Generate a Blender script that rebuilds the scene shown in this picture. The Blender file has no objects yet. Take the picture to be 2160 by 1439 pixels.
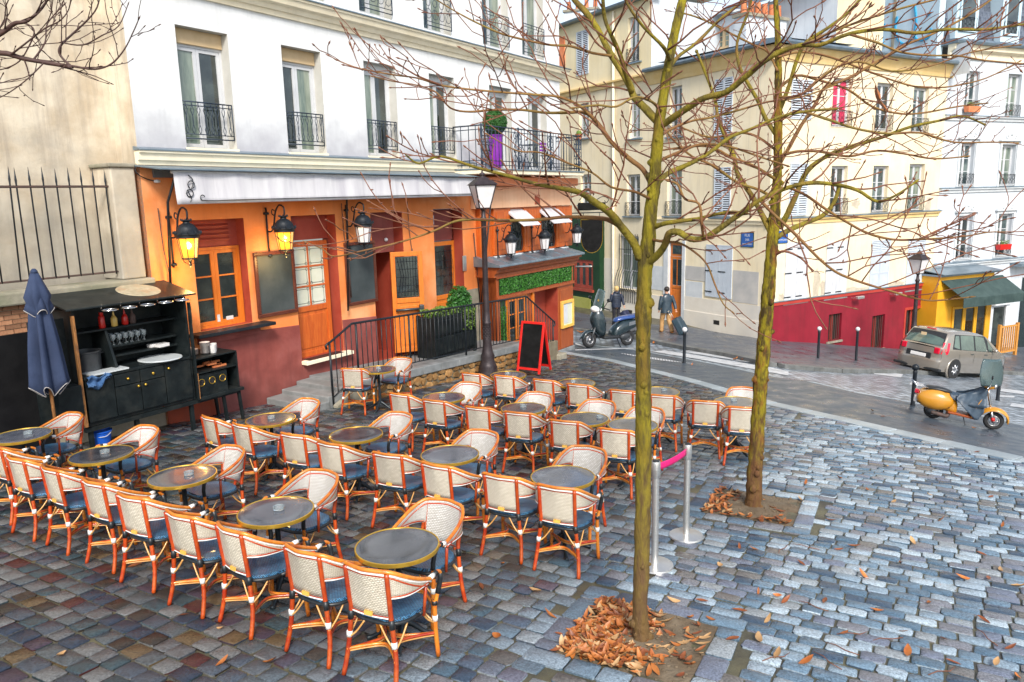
import bpy, bmesh, math, random
from mathutils import Vector, Matrix, noise
random.seed(11)
R_ = math.radians
S = bpy.context.scene
COL = S.collection

# ---------------------------------------------------------------- camera
CAM_H = 3.233
PITCH, ROLL, FPX = R_(10.7), R_(-1.4), 1600.0
cam = bpy.data.cameras.new('camera')
cam.sensor_width = 36.0
cam.lens = 36.0 * FPX / 2160.0
cam.clip_end = 1000
cam.clip_start = .05
cam_o = bpy.data.objects.new('camera', cam)
CAM_R = Matrix.Rotation(math.pi / 2 - PITCH, 3, 'X') @ Matrix.Rotation(ROLL, 3, 'Z')
cam_o.matrix_world = Matrix.Translation((0, 0, CAM_H)) @ CAM_R.to_4x4()
COL.objects.link(cam_o)
S.camera = cam_o

# ---------------------------------------------------------------- sky, sun, exposure
SUN_AZ, SUN_EL = R_(171), R_(41)          # azimuth clockwise from +Y
W = bpy.data.worlds.new('World')
S.world = W
W.use_nodes = True
wn = W.node_tree.nodes
bg = wn['Background']
sky = wn.new('ShaderNodeTexSky')
sky.sky_type = 'NISHITA'
sky.sun_disc = False
sky.sun_elevation = SUN_EL
sky.sun_rotation = SUN_AZ
sky.air_density = 1.0
sky.dust_density = 1.5
sky.ozone_density = 1.0
bg.inputs['Strength'].default_value = .125
hsv = wn.new('ShaderNodeHueSaturation')      # thin cloud: the blue is veiled
hsv.inputs['Saturation'].default_value = .65
W.node_tree.links.new(sky.outputs['Color'], hsv.inputs['Color'])
W.node_tree.links.new(hsv.outputs['Color'], bg.inputs['Color'])
sl = bpy.data.lights.new('sun', 'SUN')
sl.energy = 2.2
sl.angle = R_(14)
sl.color = (1.0, .95, .87)
so = bpy.data.objects.new('sun', sl)
sd = Vector((math.sin(SUN_AZ) * math.cos(SUN_EL), math.cos(SUN_AZ) * math.cos(SUN_EL), math.sin(SUN_EL)))
so.rotation_euler = sd.to_track_quat('Z', 'Y').to_euler()
so.location = (10, -10, 20)
COL.objects.link(so)
S.view_settings.view_transform = 'Standard'
S.view_settings.look = 'None'
S.view_settings.gamma = 1
S.view_settings.use_curve_mapping = False
S.view_settings.exposure = 1.0
S.render.engine = 'CYCLES'

# ---------------------------------------------------------------- terrain and picture-to-place helpers
def zg(X, Y):
    s = (X - 1.86) * .8813 + (Y - 22.56) * .4726
    return (-.0301 * X - .0618 * Y - .03 * min(max(0, Y - 18), 8) + .03 * max(0, Y - 26)
            - .13 * max(0, min(s, X - 7.2, 14)))
CO = Vector((0, 0, CAM_H))
def ray(px, py):
    return CAM_R @ Vector(((px - 1080) / FPX, -(py - 719.5) / FPX, -1))
def proj(p):
    q = CAM_R.transposed() @ (Vector(p) - CO)
    return 1080 + FPX * q.x / -q.z, 719.5 - FPX * q.y / -q.z, -q.z
def G(px, py, h=0.):
    """the place on the ground (or h above it) seen at a spot of the photograph"""
    d = ray(px, py)
    t = 1.
    while t < 150:
        p = CO + d * t
        if p.z - h < zg(p.x, p.y): break
        t += .1
    lo, hi = t - .1, t
    for _ in range(16):
        m = (lo + hi) / 2
        p = CO + d * m
        if p.z - h > zg(p.x, p.y): lo = m
        else: hi = m
    return CO + d * lo
def DP(px, py, Y):
    """a point at forward distance Y"""
    d = ray(px, py)
    return CO + d * (Y / d.y)
class Plane:
    """a facade: local x runs along it, local y into the wall, z up"""
    def __init__(s, x, y, az):
        a = R_(az)
        s.o = Vector((x, y, 0)); s.az = az
        s.u = Vector((math.sin(a), math.cos(a), 0)); s.n = Vector((math.cos(a), -math.sin(a), 0))
        s.rot = R_(90 - az)
    def __call__(s, px, py, off=0.):
        d = ray(px, py); o = s.o + s.n * off
        p = CO + d * ((o - CO).dot(s.n) / d.dot(s.n)) - o
        return p.dot(s.u), p.z
    def x(s, px, py, off=0.): return s(px, py, off)[0]
    def z(s, px, py, off=0.): return s(px, py, off)[1]
    def at(s, t, off, z): return s.o + s.u * t + s.n * off + Vector((0, 0, z))
    def local(s, p):
        q = Vector(p) - s.o
        return q.dot(s.u), -q.dot(s.n), q.z

# ---------------------------------------------------------------- mesh helpers
class M:
    def __init__(s): s.v = []; s.f = []
    def add(s, vs, fs):
        b = len(s.v); s.v += [tuple(v) for v in vs]; s.f += [tuple(i + b for i in f) for f in fs]; return s
    def box(s, x0, x1, y0, y1, z0, z1):
        return s.add([(x0,y0,z0),(x1,y0,z0),(x1,y1,z0),(x0,y1,z0),(x0,y0,z1),(x1,y0,z1),(x1,y1,z1),(x0,y1,z1)],
                     [(0,3,2,1),(4,5,6,7),(0,1,5,4),(1,2,6,5),(2,3,7,6),(3,0,4,7)])
    def hexa(s, p):     # eight corners, bottom four then top four
        return s.add(p, [(0,3,2,1),(4,5,6,7),(0,1,5,4),(1,2,6,5),(2,3,7,6),(3,0,4,7)])
    def quad(s, a, b, c, d): return s.add([a, b, c, d], [(0,1,2,3)])
    def tube(s, pts, r, n=8, cap=True):
        pts = [Vector(p) for p in pts]
        if not isinstance(r, (list, tuple)): r = [r] * len(pts)
        vs = []; fs = []; up = None
        for i, p in enumerate(pts):
            t = (pts[min(i+1, len(pts)-1)] - pts[max(i-1, 0)])
            if t.length < 1e-9: t = Vector((0,0,1))
            t.normalize()
            if up is None:
                up = Vector((0,0,1)) if abs(t.z) < .9 else Vector((1,0,0))
            a = up - t * up.dot(t)
            if a.length < 1e-6: a = t.orthogonal()
            a.normalize(); b = t.cross(a); up = a
            for k in range(n):
                w = 2 * math.pi * k / n
                vs.append(p + (a * math.cos(w) + b * math.sin(w)) * r[i])
        m = len(pts)
        for i in range(m - 1):
            for k in range(n):
                k2 = (k + 1) % n
                fs.append((i*n+k, i*n+k2, (i+1)*n+k2, (i+1)*n+k))
        if cap:
            fs.append(tuple(range(n))[::-1]); fs.append(tuple((m-1)*n + k for k in range(n)))
        return s.add(vs, fs)
    def lathe(s, prof, n=16, c=(0,0,0), cap=True):
        vs = []; fs = []
        for r, z in prof:
            for k in range(n):
                w = 2 * math.pi * k / n
                vs.append((c[0] + r * math.cos(w), c[1] + r * math.sin(w), c[2] + z))
        for i in range(len(prof) - 1):
            for k in range(n):
                k2 = (k+1) % n
                fs.append((i*n+k, i*n+k2, (i+1)*n+k2, (i+1)*n+k))
        if cap: fs.append(tuple(range(n))[::-1]); fs.append(tuple((len(prof)-1)*n + k for k in range(n)))
        return s.add(vs, fs)
    def ring(s, c, R, r, n=20, m=6, ax='z'):
        vs = []; fs = []
        for i in range(n):
            a = 2*math.pi*i/n
            for k in range(m):
                b = 2*math.pi*k/m
                q = ((R + r*math.cos(b))*math.cos(a), (R + r*math.cos(b))*math.sin(a), r*math.sin(b))
                if ax == 'x': q = (q[2], q[0], q[1])
                if ax == 'y': q = (q[0], q[2], q[1])
                vs.append((c[0]+q[0], c[1]+q[1], c[2]+q[2]))
                i2 = (i+1) % n; k2 = (k+1) % m
                fs.append((i*m+k, i2*m+k, i2*m+k2, i*m+k2))
        return s.add(vs, fs)
    def prism(s, poly, z0, z1):       # poly in xy
        n = len(poly)
        return s.add([(x,y,z0) for x,y in poly] + [(x,y,z1) for x,y in poly],
                     [tuple(range(n))[::-1], tuple(range(n, 2*n))] + [(i,(i+1)%n,n+(i+1)%n,n+i) for i in range(n)])
    def prismy(s, poly, y0, y1):      # poly in xz
        n = len(poly)
        return s.add([(x,y0,z) for x,z in poly] + [(x,y1,z) for x,z in poly],
                     [tuple(range(n)), tuple(range(n, 2*n))[::-1]] + [(i,n+i,n+(i+1)%n,(i+1)%n) for i in range(n)])
    def prismx(s, poly, x0, x1):      # poly in yz
        n = len(poly)
        return s.add([(x0,y,z) for y,z in poly] + [(x1,y,z) for y,z in poly],
                     [tuple(range(n))[::-1], tuple(range(n, 2*n))] + [(i,(i+1)%n,n+(i+1)%n,n+i) for i in range(n)])
    def grid(s, fn, nu, nv):
        return s.add([fn(i/(nu-1), j/(nv-1)) for i in range(nu) for j in range(nv)],
                     [(i*nv+j, (i+1)*nv+j, (i+1)*nv+j+1, i*nv+j+1) for i in range(nu-1) for j in range(nv-1)])
    def ball(s, c, rx, ry=None, rz=None, n=10, m=6):
        ry = ry or rx; rz = rz or rx
        vs = []; fs = []
        for i in range(m+1):
            a = math.pi*i/m
            for k in range(n):
                b = 2*math.pi*k/n
                vs.append((c[0]+rx*math.sin(a)*math.cos(b), c[1]+ry*math.sin(a)*math.sin(b), c[2]+rz*math.cos(a)))
        for i in range(m):
            for k in range(n):
                fs.append((i*n+k, (i+1)*n+k, (i+1)*n+(k+1)%n, i*n+(k+1)%n))
        return s.add(vs, fs)
    def mesh(s, name, mat, smooth=False, angle=None):
        me = bpy.data.meshes.new(name)
        me.from_pydata(s.v, [], s.f)
        if mat is not None:
            me.materials.append(MAT[mat] if isinstance(mat, str) else mat)
        if smooth:
            me.polygons.foreach_set('use_smooth', [True]*len(me.polygons))
            if angle: me.set_sharp_from_angle(angle=R_(angle))
        me.update()
        return me
    def build(s, name, mat, parent=None, smooth=False, angle=None, bevel=0, loc=None, rotz=0, solid=0):
        return put(name, s.mesh(name, mat, smooth, angle), parent, loc, rotz, bevel, solid)
def put(name, me, parent=None, loc=None, rotz=0, bevel=0, solid=0):
    o = bpy.data.objects.new(name, me)
    COL.objects.link(o)
    if parent: o.parent = parent
    if loc is not None: o.location = loc
    if rotz: o.rotation_euler = (0, 0, rotz)
    if solid:
        b = o.modifiers.new('solid', 'SOLIDIFY'); b.thickness = solid; b.offset = 0
    if bevel:
        b = o.modifiers.new('bevel', 'BEVEL'); b.width = bevel; b.segments = 2; b.limit_method = 'ANGLE'; b.angle_limit = R_(40)
    return o
def tag(o, label, cat, group=None):
    o['label'] = label; o['category'] = cat
    if group: o['group'] = group
    return o
def thing(name, label, cat, loc=(0,0,0), rotz=0, group=None):
    o = bpy.data.objects.new(name, None)
    o.empty_display_size = .1
    COL.objects.link(o)
    o.location = loc; o.rotation_euler = (0, 0, rotz)
    return tag(o, label, cat, group)
def struct(o): o['kind'] = 'structure'; return o
def stuff(o): o['kind'] = 'stuff'; return o
def dup(root, label=None, loc=None, rotz=None, group=None):
    def cp(o, par):
        c = o.copy(); COL.objects.link(c); c.parent = par
        for ch in KIDS.get(o, []): cp(ch, c)
        return c
    if root not in KIDS:
        st = [root]
        while st:
            o = st.pop(); KIDS[o] = list(o.children); st += KIDS[o]
    r = cp(root, None)
    if loc is not None: r.location = loc
    if rotz is not None: r.rotation_euler = (0, 0, rotz)
    if label: r['label'] = label
    if group: r['group'] = group
    return r
KIDS = {}
def frame(pl, name, label, cat):
    return thing(name, label, cat, pl.o, pl.rot)
def text(name, body, size, mat, parent, loc, rot=(math.pi/2, 0, 0), depth=.002):
    c = bpy.data.curves.new(name, 'FONT')
    c.body = body; c.size = size; c.align_x = 'CENTER'; c.align_y = 'CENTER'; c.extrude = depth
    t = bpy.data.objects.new('tmp', c)
    COL.objects.link(t)
    bpy.context.view_layer.update()
    me = bpy.data.meshes.new_from_object(t.evaluated_get(bpy.context.evaluated_depsgraph_get()))
    bpy.data.objects.remove(t)
    me.materials.clear(); me.materials.append(MAT[mat])
    o = put(name, me, parent, loc); o.rotation_euler = rot
    return o
def lerp(a, b, t): return a + (b - a) * t
def spl(pts, n=6):
    """smooth a list of points (Catmull-Rom)"""
    P = [Vector(p) for p in pts]; out = []
    for i in range(len(P) - 1):
        a = P[max(i-1, 0)]; b = P[i]; c = P[i+1]; d = P[min(i+2, len(P)-1)]
        for k in range(n):
            t = k / n
            out.append(.5*((2*b) + (c-a)*t + (2*a-5*b+4*c-d)*t*t + (3*b-a-3*c+d)*t**3))
    out.append(P[-1])
    return out
ORD = ['first', 'second', 'third', 'fourth', 'fifth', 'sixth', 'seventh', 'eighth', 'ninth', 'tenth']

# ---------------------------------------------------------------- materials
MAT = {}
def mk(name, c1, c2=None, sc=4., rough=.6, metal=0., bump=0., bsc=None, detail=6., spec=.5, stretch=None,
       rvar=0., c3=None, sc3=1., amt3=.5, coat=0., emit=None, estr=0., rand=0., lo=.35, hi=.65, trans=0., streak=None, grime=None):
    """colour noise between c1 and c2, a second broader stain c3, roughness variation, bump"""
    m = bpy.data.materials.new(name); m.use_nodes = True
    nt = m.node_tree; N = nt.nodes; L = nt.links.new
    b = N['Principled BSDF']
    b.inputs['Roughness'].default_value = rough
    b.inputs['Metallic'].default_value = metal
    b.inputs['Specular IOR Level'].default_value = spec
    b.inputs['Coat Weight'].default_value = coat
    b.inputs['Coat Roughness'].default_value = .08
    if trans: b.inputs['Transmission Weight'].default_value = trans
    tc = N.new('ShaderNodeTexCoord'); mp = N.new('ShaderNodeMapping')
    L(tc.outputs['Object'], mp.inputs['Vector'])
    if stretch: mp.inputs['Scale'].default_value = stretch
    def nz(scale, det=detail):
        n = N.new('ShaderNodeTexNoise'); n.inputs['Scale'].default_value = scale; n.inputs['Detail'].default_value = det
        n.inputs['Roughness'].default_value = .6
        L(mp.outputs['Vector'], n.inputs['Vector']); return n
    def ramp(src, a, z):
        r = N.new('ShaderNodeMapRange'); r.inputs['From Min'].default_value = a; r.inputs['From Max'].default_value = z
        L(src, r.inputs['Value']); return r.outputs['Result']
    def mix(f, a, c):
        x = N.new('ShaderNodeMix'); x.data_type = 'RGBA'
        if isinstance(f, float): x.inputs['Factor'].default_value = f
        else: L(f, x.inputs['Factor'])
        for sck, val in (('A', a), ('B', c)):
            i = [k for k in x.inputs if k.name == sck and k.type == 'RGBA'][0]
            if isinstance(val, tuple): i.default_value = val + (1,)
            else: L(val, i)
        return [k for k in x.outputs if k.type == 'RGBA'][0]
    col = c1
    if c2:
        n1 = nz(sc)
        col = mix(ramp(n1.outputs['Fac'], lo, hi), c1, c2)
        if rvar:
            r = N.new('ShaderNodeMapRange'); r.inputs['To Min'].default_value = rough; r.inputs['To Max'].default_value = min(1, rough + rvar)
            r.inputs['From Min'].default_value = .35; r.inputs['From Max'].default_value = .65
            L(n1.outputs['Fac'], r.inputs['Value']); L(r.outputs['Result'], b.inputs['Roughness'])
    if c3:
        n3 = nz(sc3, 8.)
        f = N.new('ShaderNodeMath'); f.operation = 'MULTIPLY'; f.inputs[1].default_value = amt3
        L(ramp(n3.outputs['Fac'], .5, .72), f.inputs[0])
        col = mix(f.outputs[0], col, c3)
    if streak:      # rain streaks: noise drawn out downwards
        sc_, sa_ = streak
        m2 = N.new('ShaderNodeMapping'); m2.inputs['Scale'].default_value = (5, 5, .35); L(tc.outputs['Object'], m2.inputs['Vector'])
        ns = N.new('ShaderNodeTexNoise'); ns.inputs['Scale'].default_value = 1.; ns.inputs['Detail'].default_value = 7; ns.inputs['Roughness'].default_value = .65; L(m2.outputs['Vector'], ns.inputs['Vector'])
        f = N.new('ShaderNodeMath'); f.operation = 'MULTIPLY'; f.inputs[1].default_value = sa_
        L(ramp(ns.outputs['Fac'], .50, .75), f.inputs[0]); col = mix(f.outputs[0], col, sc_)
    if grime:       # dirt band: (z where it is full, z where it ends, colour, amount, noise scale)
        z0_, z1_, gc_, ga_, gs_ = grime
        sx = N.new('ShaderNodeSeparateXYZ'); L(tc.outputs['Object'], sx.inputs[0])
        ng = nz(gs_, 8.)
        ad = N.new('ShaderNodeMath'); ad.operation = 'MULTIPLY_ADD'; ad.inputs[1].default_value = (z1_ - z0_)*1.6; L(ng.outputs['Fac'], ad.inputs[0])
        sb = N.new('ShaderNodeMath'); sb.operation = 'SUBTRACT'; L(sx.outputs['Z'], sb.inputs[0]); sb.inputs[1].default_value = (z1_ - z0_)*.8; L(sb.outputs[0], ad.inputs[2])
        f = N.new('ShaderNodeMapRange'); f.inputs['From Min'].default_value = z1_; f.inputs['From Max'].default_value = z0_; f.inputs['To Max'].default_value = ga_; L(ad.outputs[0], f.inputs['Value'])
        col = mix(f.outputs['Result'], col, gc_)
    if rand:
        oi = N.new('ShaderNodeObjectInfo'); h = N.new('ShaderNodeHueSaturation')
        r = N.new('ShaderNodeMapRange'); r.inputs['To Min'].default_value = 1 - rand; r.inputs['To Max'].default_value = 1 + rand
        L(oi.outputs['Random'], r.inputs['Value']); L(r.outputs['Result'], h.inputs['Value'])
        if isinstance(col, tuple): h.inputs['Color'].default_value = col + (1,)
        else: L(col, h.inputs['Color'])
        col = h.outputs['Color']
    if isinstance(col, tuple): b.inputs['Base Color'].default_value = col + (1,)
    else: L(col, b.inputs['Base Color'])
    if bump:
        nb = nz(bsc or sc * 4, 8.)
        bp = N.new('ShaderNodeBump'); bp.inputs['Strength'].default_value = bump; bp.inputs['Distance'].default_value = .02
        L(nb.outputs['Fac'], bp.inputs['Height']); L(bp.outputs['Normal'], b.inputs['Normal'])
    if emit:
        b.inputs['Emission Color'].default_value = emit + (1,); b.inputs['Emission Strength'].default_value = estr
    MAT[name] = m
    return m
# walls and stone
mk('white_plaster', (.66,.67,.67), (.77,.78,.775), 1.2, .85, bump=.15, bsc=14, c3=(.56,.56,.57), sc3=.55, amt3=.5, streak=((.46,.46,.46), .35), grime=(4.25,4.95,(.34,.33,.36),.75,1.6))
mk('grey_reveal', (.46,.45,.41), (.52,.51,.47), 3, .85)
mk('cream_trim', (.80,.70,.50), (.86,.77,.58), 2, .75, c3=(.66,.58,.44), sc3=1.5, amt3=.4, streak=((.55,.48,.36), .35))
mk('zinc', (.16,.22,.27), (.24,.30,.35), 3, .38, metal=.5, c3=(.12,.15,.17), sc3=2, amt3=.5)
mk('orange_wall', (.74,.205,.045), (.80,.27,.08), 1.0, .8, bump=.15, bsc=18, c3=(.82,.40,.19), sc3=.5, amt3=.9, streak=((.52,.15,.045), .4))
mk('plum_wall', (.20,.040,.032), (.27,.064,.050), 2, .75, bump=.2, bsc=16, c3=(.34,.11,.095), sc3=.9, amt3=.7, streak=((.13,.03,.024), .45), grime=(-1.0,.1,(.13,.045,.035),.5,2.))
mk('red_reveal', (.27,.035,.018), (.33,.055,.03), 3, .6)
mk('rust_base', (.42,.07,.025), (.30,.06,.03), 2, .75, c3=(.22,.14,.08), sc3=1.4, amt3=.7)
mk('stucco_wall', (.50,.41,.29), (.66,.58,.45), 1.6, .9, bump=.4, bsc=9, c3=(.26,.245,.215), sc3=.55, amt3=.95, lo=.36, hi=.62, streak=((.30,.25,.20), .75), grime=(2.0,4.4,(.25,.24,.21),.7,1.3))
mk('old_stone', (.22,.20,.15), (.33,.30,.23), 3, .9, bump=.5, bsc=12, c3=(.12,.14,.07), sc3=1.3, amt3=.6)
mk('step_stone', (.17,.18,.18), (.25,.26,.26), 4, .45, bump=.3, bsc=18, c3=(.10,.10,.09), sc3=1.6, amt3=.6, rvar=.25)
mk('rubble_stone', (.20,.095,.030), (.36,.21,.085), 7, .85, bump=1., bsc=14, c3=(.07,.055,.035), sc3=3.5, amt3=.85, rand=.45, spec=.2)
mk('rubble_mortar', (.14,.11,.07), (.20,.17,.11), 6, .9, bump=.5)
mk('brick', (.24,.10,.05), (.34,.17,.09), 9, .85, bump=.4, bsc=30, rand=.4)
mk('mortar', (.36,.31,.22), (.42,.37,.28), 8, .9, bump=.3)
mk('black_sheet', (.005,.005,.006), (.010,.010,.011), 3, .6, bump=.3, bsc=5, spec=.2)
mk('cream_wall', (.76,.64,.42), (.82,.72,.52), .8, .85, bump=.1, bsc=10, c3=(.62,.54,.40), sc3=.35, amt3=.6, streak=((.50,.43,.32), .45))
mk('cream_upper', (.72,.60,.36), (.77,.67,.45), .7, .85, bump=.1, bsc=10, c3=(.62,.52,.33), sc3=.4, amt3=.4, streak=((.52,.44,.30), .4))
mk('cream_base', (.66,.60,.51), (.74,.69,.60), 1.2, .85, bump=.15, bsc=8, c3=(.48,.45,.41), sc3=.6, amt3=.75)
mk('ochre_trim', (.72,.50,.20), (.78,.58,.28), 2, .8)
mk('crimson_wall', (.21,.004,.016), (.27,.008,.023), 1.2, .65, bump=.08, bsc=12, c3=(.17,.008,.016), sc3=.5, amt3=.7, streak=((.13,.008,.012), .45))
mk('crimson_trim', (.38,.03,.02), (.44,.045,.03), 2, .6)
mk('peel', (.42,.36,.27), (.54,.47,.36), 5, .95, bump=.4)
mk('white_far', (.51,.55,.59), (.59,.62,.65), .8, .85, bump=.06, bsc=10, c3=(.41,.45,.49), sc3=.5, amt3=.5, streak=((.35,.38,.42), .5))
mk('white_trim', (.52,.55,.57), (.62,.64,.65), 3, .7)
mk('pale_blue_wall', (.42,.56,.64), (.55,.66,.72), 1.2, .9, c3=(.34,.46,.54), sc3=.6, amt3=.6)
mk('blue_graffiti', (.03,.30,.52), None, 1, .7)
mk('slate', (.055,.07,.10), (.12,.14,.18), 8, .6, bump=.6, bsc=20, rand=.3)
mk('yellow_paint', (.68,.32,.010), (.75,.38,.018), 1.5, .55, c3=(.58,.28,.02), sc3=1, amt3=.5)
mk('green_paint', (.007,.034,.012), (.012,.050,.019), 1.5, .45, spec=.3)
mk('green_awning', (.022,.045,.042), (.04,.07,.065), 3, .75)
mk('terracotta', (.55,.16,.06), (.62,.22,.1), 5, .8, rand=.2)
mk('dark_opening', (.012,.010,.009), (.02,.016,.014), 3, .7)
# joinery
mk('orange_wood', (.56,.135,.012), (.68,.20,.022), 3, .38, stretch=(9,9,1), bump=.05, c3=(.42,.085,.010), sc3=1.5, amt3=.5)
mk('brown_wood', (.27,.055,.014), (.36,.09,.022), 3, .42, stretch=(9,9,1), c3=(.18,.035,.01), sc3=1.2, amt3=.7, bump=.05)
mk('worn_wood', (.48,.20,.05), (.20,.09,.035), 8, .7, stretch=(6,6,1), bump=.3)
mk('fence_wood', (.50,.20,.03), (.58,.28,.06), 3, .6, stretch=(6,6,1))
mk('black_wood', (.006,.009,.010), (.014,.019,.020), 5, .42, bump=.12, bsc=20, spec=.25, c3=(.06,.06,.05), sc3=3.5, amt3=.3)
mk('white_paint', (.52,.53,.55), (.60,.61,.62), 3, .5)
mk('grey_shutter', (.46,.51,.57), (.54,.59,.64), 4, .6, c3=(.37,.40,.45), sc3=2, amt3=.5)
mk('beige_box', (.56,.40,.22), (.64,.48,.28), 3, .6)
mk('glass', (.006,.010,.010), (.045,.058,.052), 1.3, .03, spec=.9, coat=.5, bump=.03, bsc=3, lo=.42, hi=.62)
mk('glass_pale', (.10,.14,.11), (.27,.31,.25), 1.1, .04, spec=.8, coat=.4, stretch=(3,3,.5), bump=.03, bsc=3, lo=.4, hi=.6)
mk('glass_far', (.02,.04,.045), (.14,.18,.17), 1.3, .05, spec=.8, bump=.03, bsc=3, lo=.4, hi=.62)
mk('frosted', (.55,.58,.46), (.64,.66,.55), 2, .25, spec=.6)
mk('curtain_red', (.55,.02,.08), (.62,.05,.12), 4, .8)
mk('curtain_cream', (.52,.52,.42), (.60,.60,.50), 5, .8, stretch=(8,8,.5))
mk('black_board', (.030,.040,.042), (.048,.060,.062), 2, .55, c3=(.075,.085,.088), sc3=1.6, amt3=.6)
mk('deep_board', (.006,.006,.006), (.012,.012,.012), 6, .8, spec=.1)
mk('board_frame', (.08,.016,.008), (.12,.03,.014), 6, .4)
mk('red_paint', (.55,.010,.008), (.62,.018,.012), 4, .4)
# metal
mk('iron', (.007,.010,.014), (.016,.021,.027), 8, .42, metal=.0, bump=.1, bsc=40, spec=.35)
mk('iron_blue', (.018,.030,.050), (.035,.052,.080), 8, .45, metal=.3)
mk('lamp_iron', (.030,.022,.024), (.055,.042,.045), 8, .45, metal=.4, bump=.15, bsc=40)
mk('rust_iron', (.09,.05,.04), (.05,.035,.03), 8, .7)
mk('steel', (.62,.61,.58), (.70,.69,.66), 5, .34, metal=.85, stretch=(1,1,12))
mk('chrome', (.7,.7,.7), None, 1, .12, metal=1.)
mk('brass', (.56,.33,.04), (.66,.42,.07), 6, .28, metal=.85)
mk('gold_rim', (.62,.36,.035), (.72,.46,.07), 10, .3, metal=.7)
# lanterns
mk('lit_glass', (1.0,.50,.06), None, 1, .35, emit=(1.0,.36,.015), estr=.55, trans=.65)
mk('bulb', (1,.9,.6), None, 1, .4, emit=(1.0,.80,.38), estr=40.)
mk('milk_glass', (.62,.60,.60), (.70,.68,.68), 4, .25)
# cloth and furniture
mk('awning_cloth', (.54,.53,.55), (.66,.65,.66), 2, .85, c3=(.40,.385,.43), sc3=1.0, amt3=.85, stretch=(3.5,1,.5), streak=((.36,.345,.38), .6))
mk('parasol_cloth', (.028,.042,.085), (.044,.062,.120), 4, .85, bump=.25, bsc=60, spec=.2, c3=(.018,.024,.05), sc3=2, amt3=.6)
mk('parasol_trim', (.45,.42,.40), None, 1, .8)
mk('rattan', (.50,.105,.008), (.70,.25,.022), 9, .28, bump=.2, bsc=50, coat=.35, rand=.14, c3=(.32,.045,.008), sc3=5, amt3=.6)
mk('rattan_dark', (.32,.020,.004), (.48,.070,.008), 9, .26, bump=.2, bsc=50, coat=.4, rand=.14, c3=(.58,.16,.02), sc3=5, amt3=.5)
mk('rattan_light', (.56,.27,.07), (.66,.36,.11), 8, .35, coat=.25)
mk('white_bind', (.72,.70,.66), (.8,.78,.74), 30, .5)
mk('black_bind', (.010,.013,.016), (.025,.028,.03), 30, .4)
mk('table_top', (.042,.048,.064), (.085,.095,.118), 3, .13, spec=.7, c3=(.12,.13,.15), sc3=5, amt3=.6, rvar=.16, rand=.5, coat=.6)
mk('cast_iron', (.010,.016,.020), (.022,.03,.036), 10, .35, metal=.3)
mk('clear_glass', (.75,.82,.84), None, 1, .06, trans=.85, spec=.6)
mk('blue_plastic', (.010,.09,.50), (.015,.12,.58), 4, .35)
mk('porcelain', (.72,.70,.68), None, 1, .2)
mk('pot_metal', (.06,.065,.07), (.09,.095,.10), 8, .4, metal=.6)
mk('ketchup', (.5,.015,.01), None, 1, .3)
mk('mustard', (.6,.4,.10), None, 1, .3)
mk('blue_rag', (.03,.09,.22), (.07,.15,.30), 8, .9)
mk('pizza_top', (.30,.26,.17), (.42,.36,.25), 9, .8, c3=(.3,.13,.04), sc3=4, amt3=.7)
mk('marble_disc', (.52,.56,.57), (.62,.65,.65), 4, .3)
mk('orange_paper', (.5,.13,.04), (.6,.2,.07), 8, .7)
mk('pink_belt', (.72,.005,.16), (.80,.01,.20), 4, .5)
mk('purple_pot', (.20,.015,.33), (.26,.025,.40), 4, .35)
mk('sign_blue', (.02,.09,.33), (.03,.12,.40), 6, .35)
mk('cream_menu', (.72,.40,.06), (.78,.47,.10), 4, .5)
mk('olive_sign', (.30,.30,.06), (.36,.35,.09), 4, .5)
# vegetation
mk('bark', (.080,.060,.016), (.26,.215,.014), 6, .8, bump=1., bsc=22, c3=(.14,.06,.02), sc3=3.0, amt3=.9, stretch=(3,3,.7), lo=.40, hi=.60, spec=.2, grime=(.3,1.9,(.13,.072,.036),.85,3.))
mk('bark_scarred', (.060,.040,.012), (.24,.19,.012), 6, .8, bump=1., bsc=22, c3=(.20,.060,.018), sc3=4.0, amt3=1., stretch=(3,3,.9), lo=.42, hi=.58, spec=.2, grime=(.3,1.3,(.13,.062,.030),.85,3.))
mk('bark_mossy', (.12,.090,.022), (.25,.20,.022), 6, .8, bump=1., bsc=22, c3=(.17,.085,.035), sc3=3.0, amt3=.9, stretch=(2,2,1), lo=.38, hi=.6, spec=.2)
mk('bark_brown', (.17,.075,.030), (.24,.13,.035), 4, .65, bump=.6, bsc=30, c3=(.22,.20,.03), sc3=1.2, amt3=.8, spec=.3)
mk('twig', (.15,.052,.030), (.22,.095,.05), 6, .55, spec=.3)
mk('twig_dark', (.045,.020,.016), (.075,.035,.025), 6, .6)
mk('box_leaf', (.016,.085,.010), (.035,.15,.018), 8, .5, rand=.2)
mk('ivy_leaf', (.03,.12,.012), (.05,.20,.02), 8, .45)
mk('plant_leaf', (.07,.14,.015), (.14,.22,.03), 5, .5)
mk('dead_leaf', (.42,.12,.022), (.55,.24,.06), 7, .55, rand=.45, c3=(.24,.06,.015), sc3=5, amt3=.7)
mk('earth', (.10,.07,.04), (.16,.115,.07), 7, .9, bump=.9, bsc=22, c3=(.24,.20,.14), sc3=2, amt3=.6)
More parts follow.
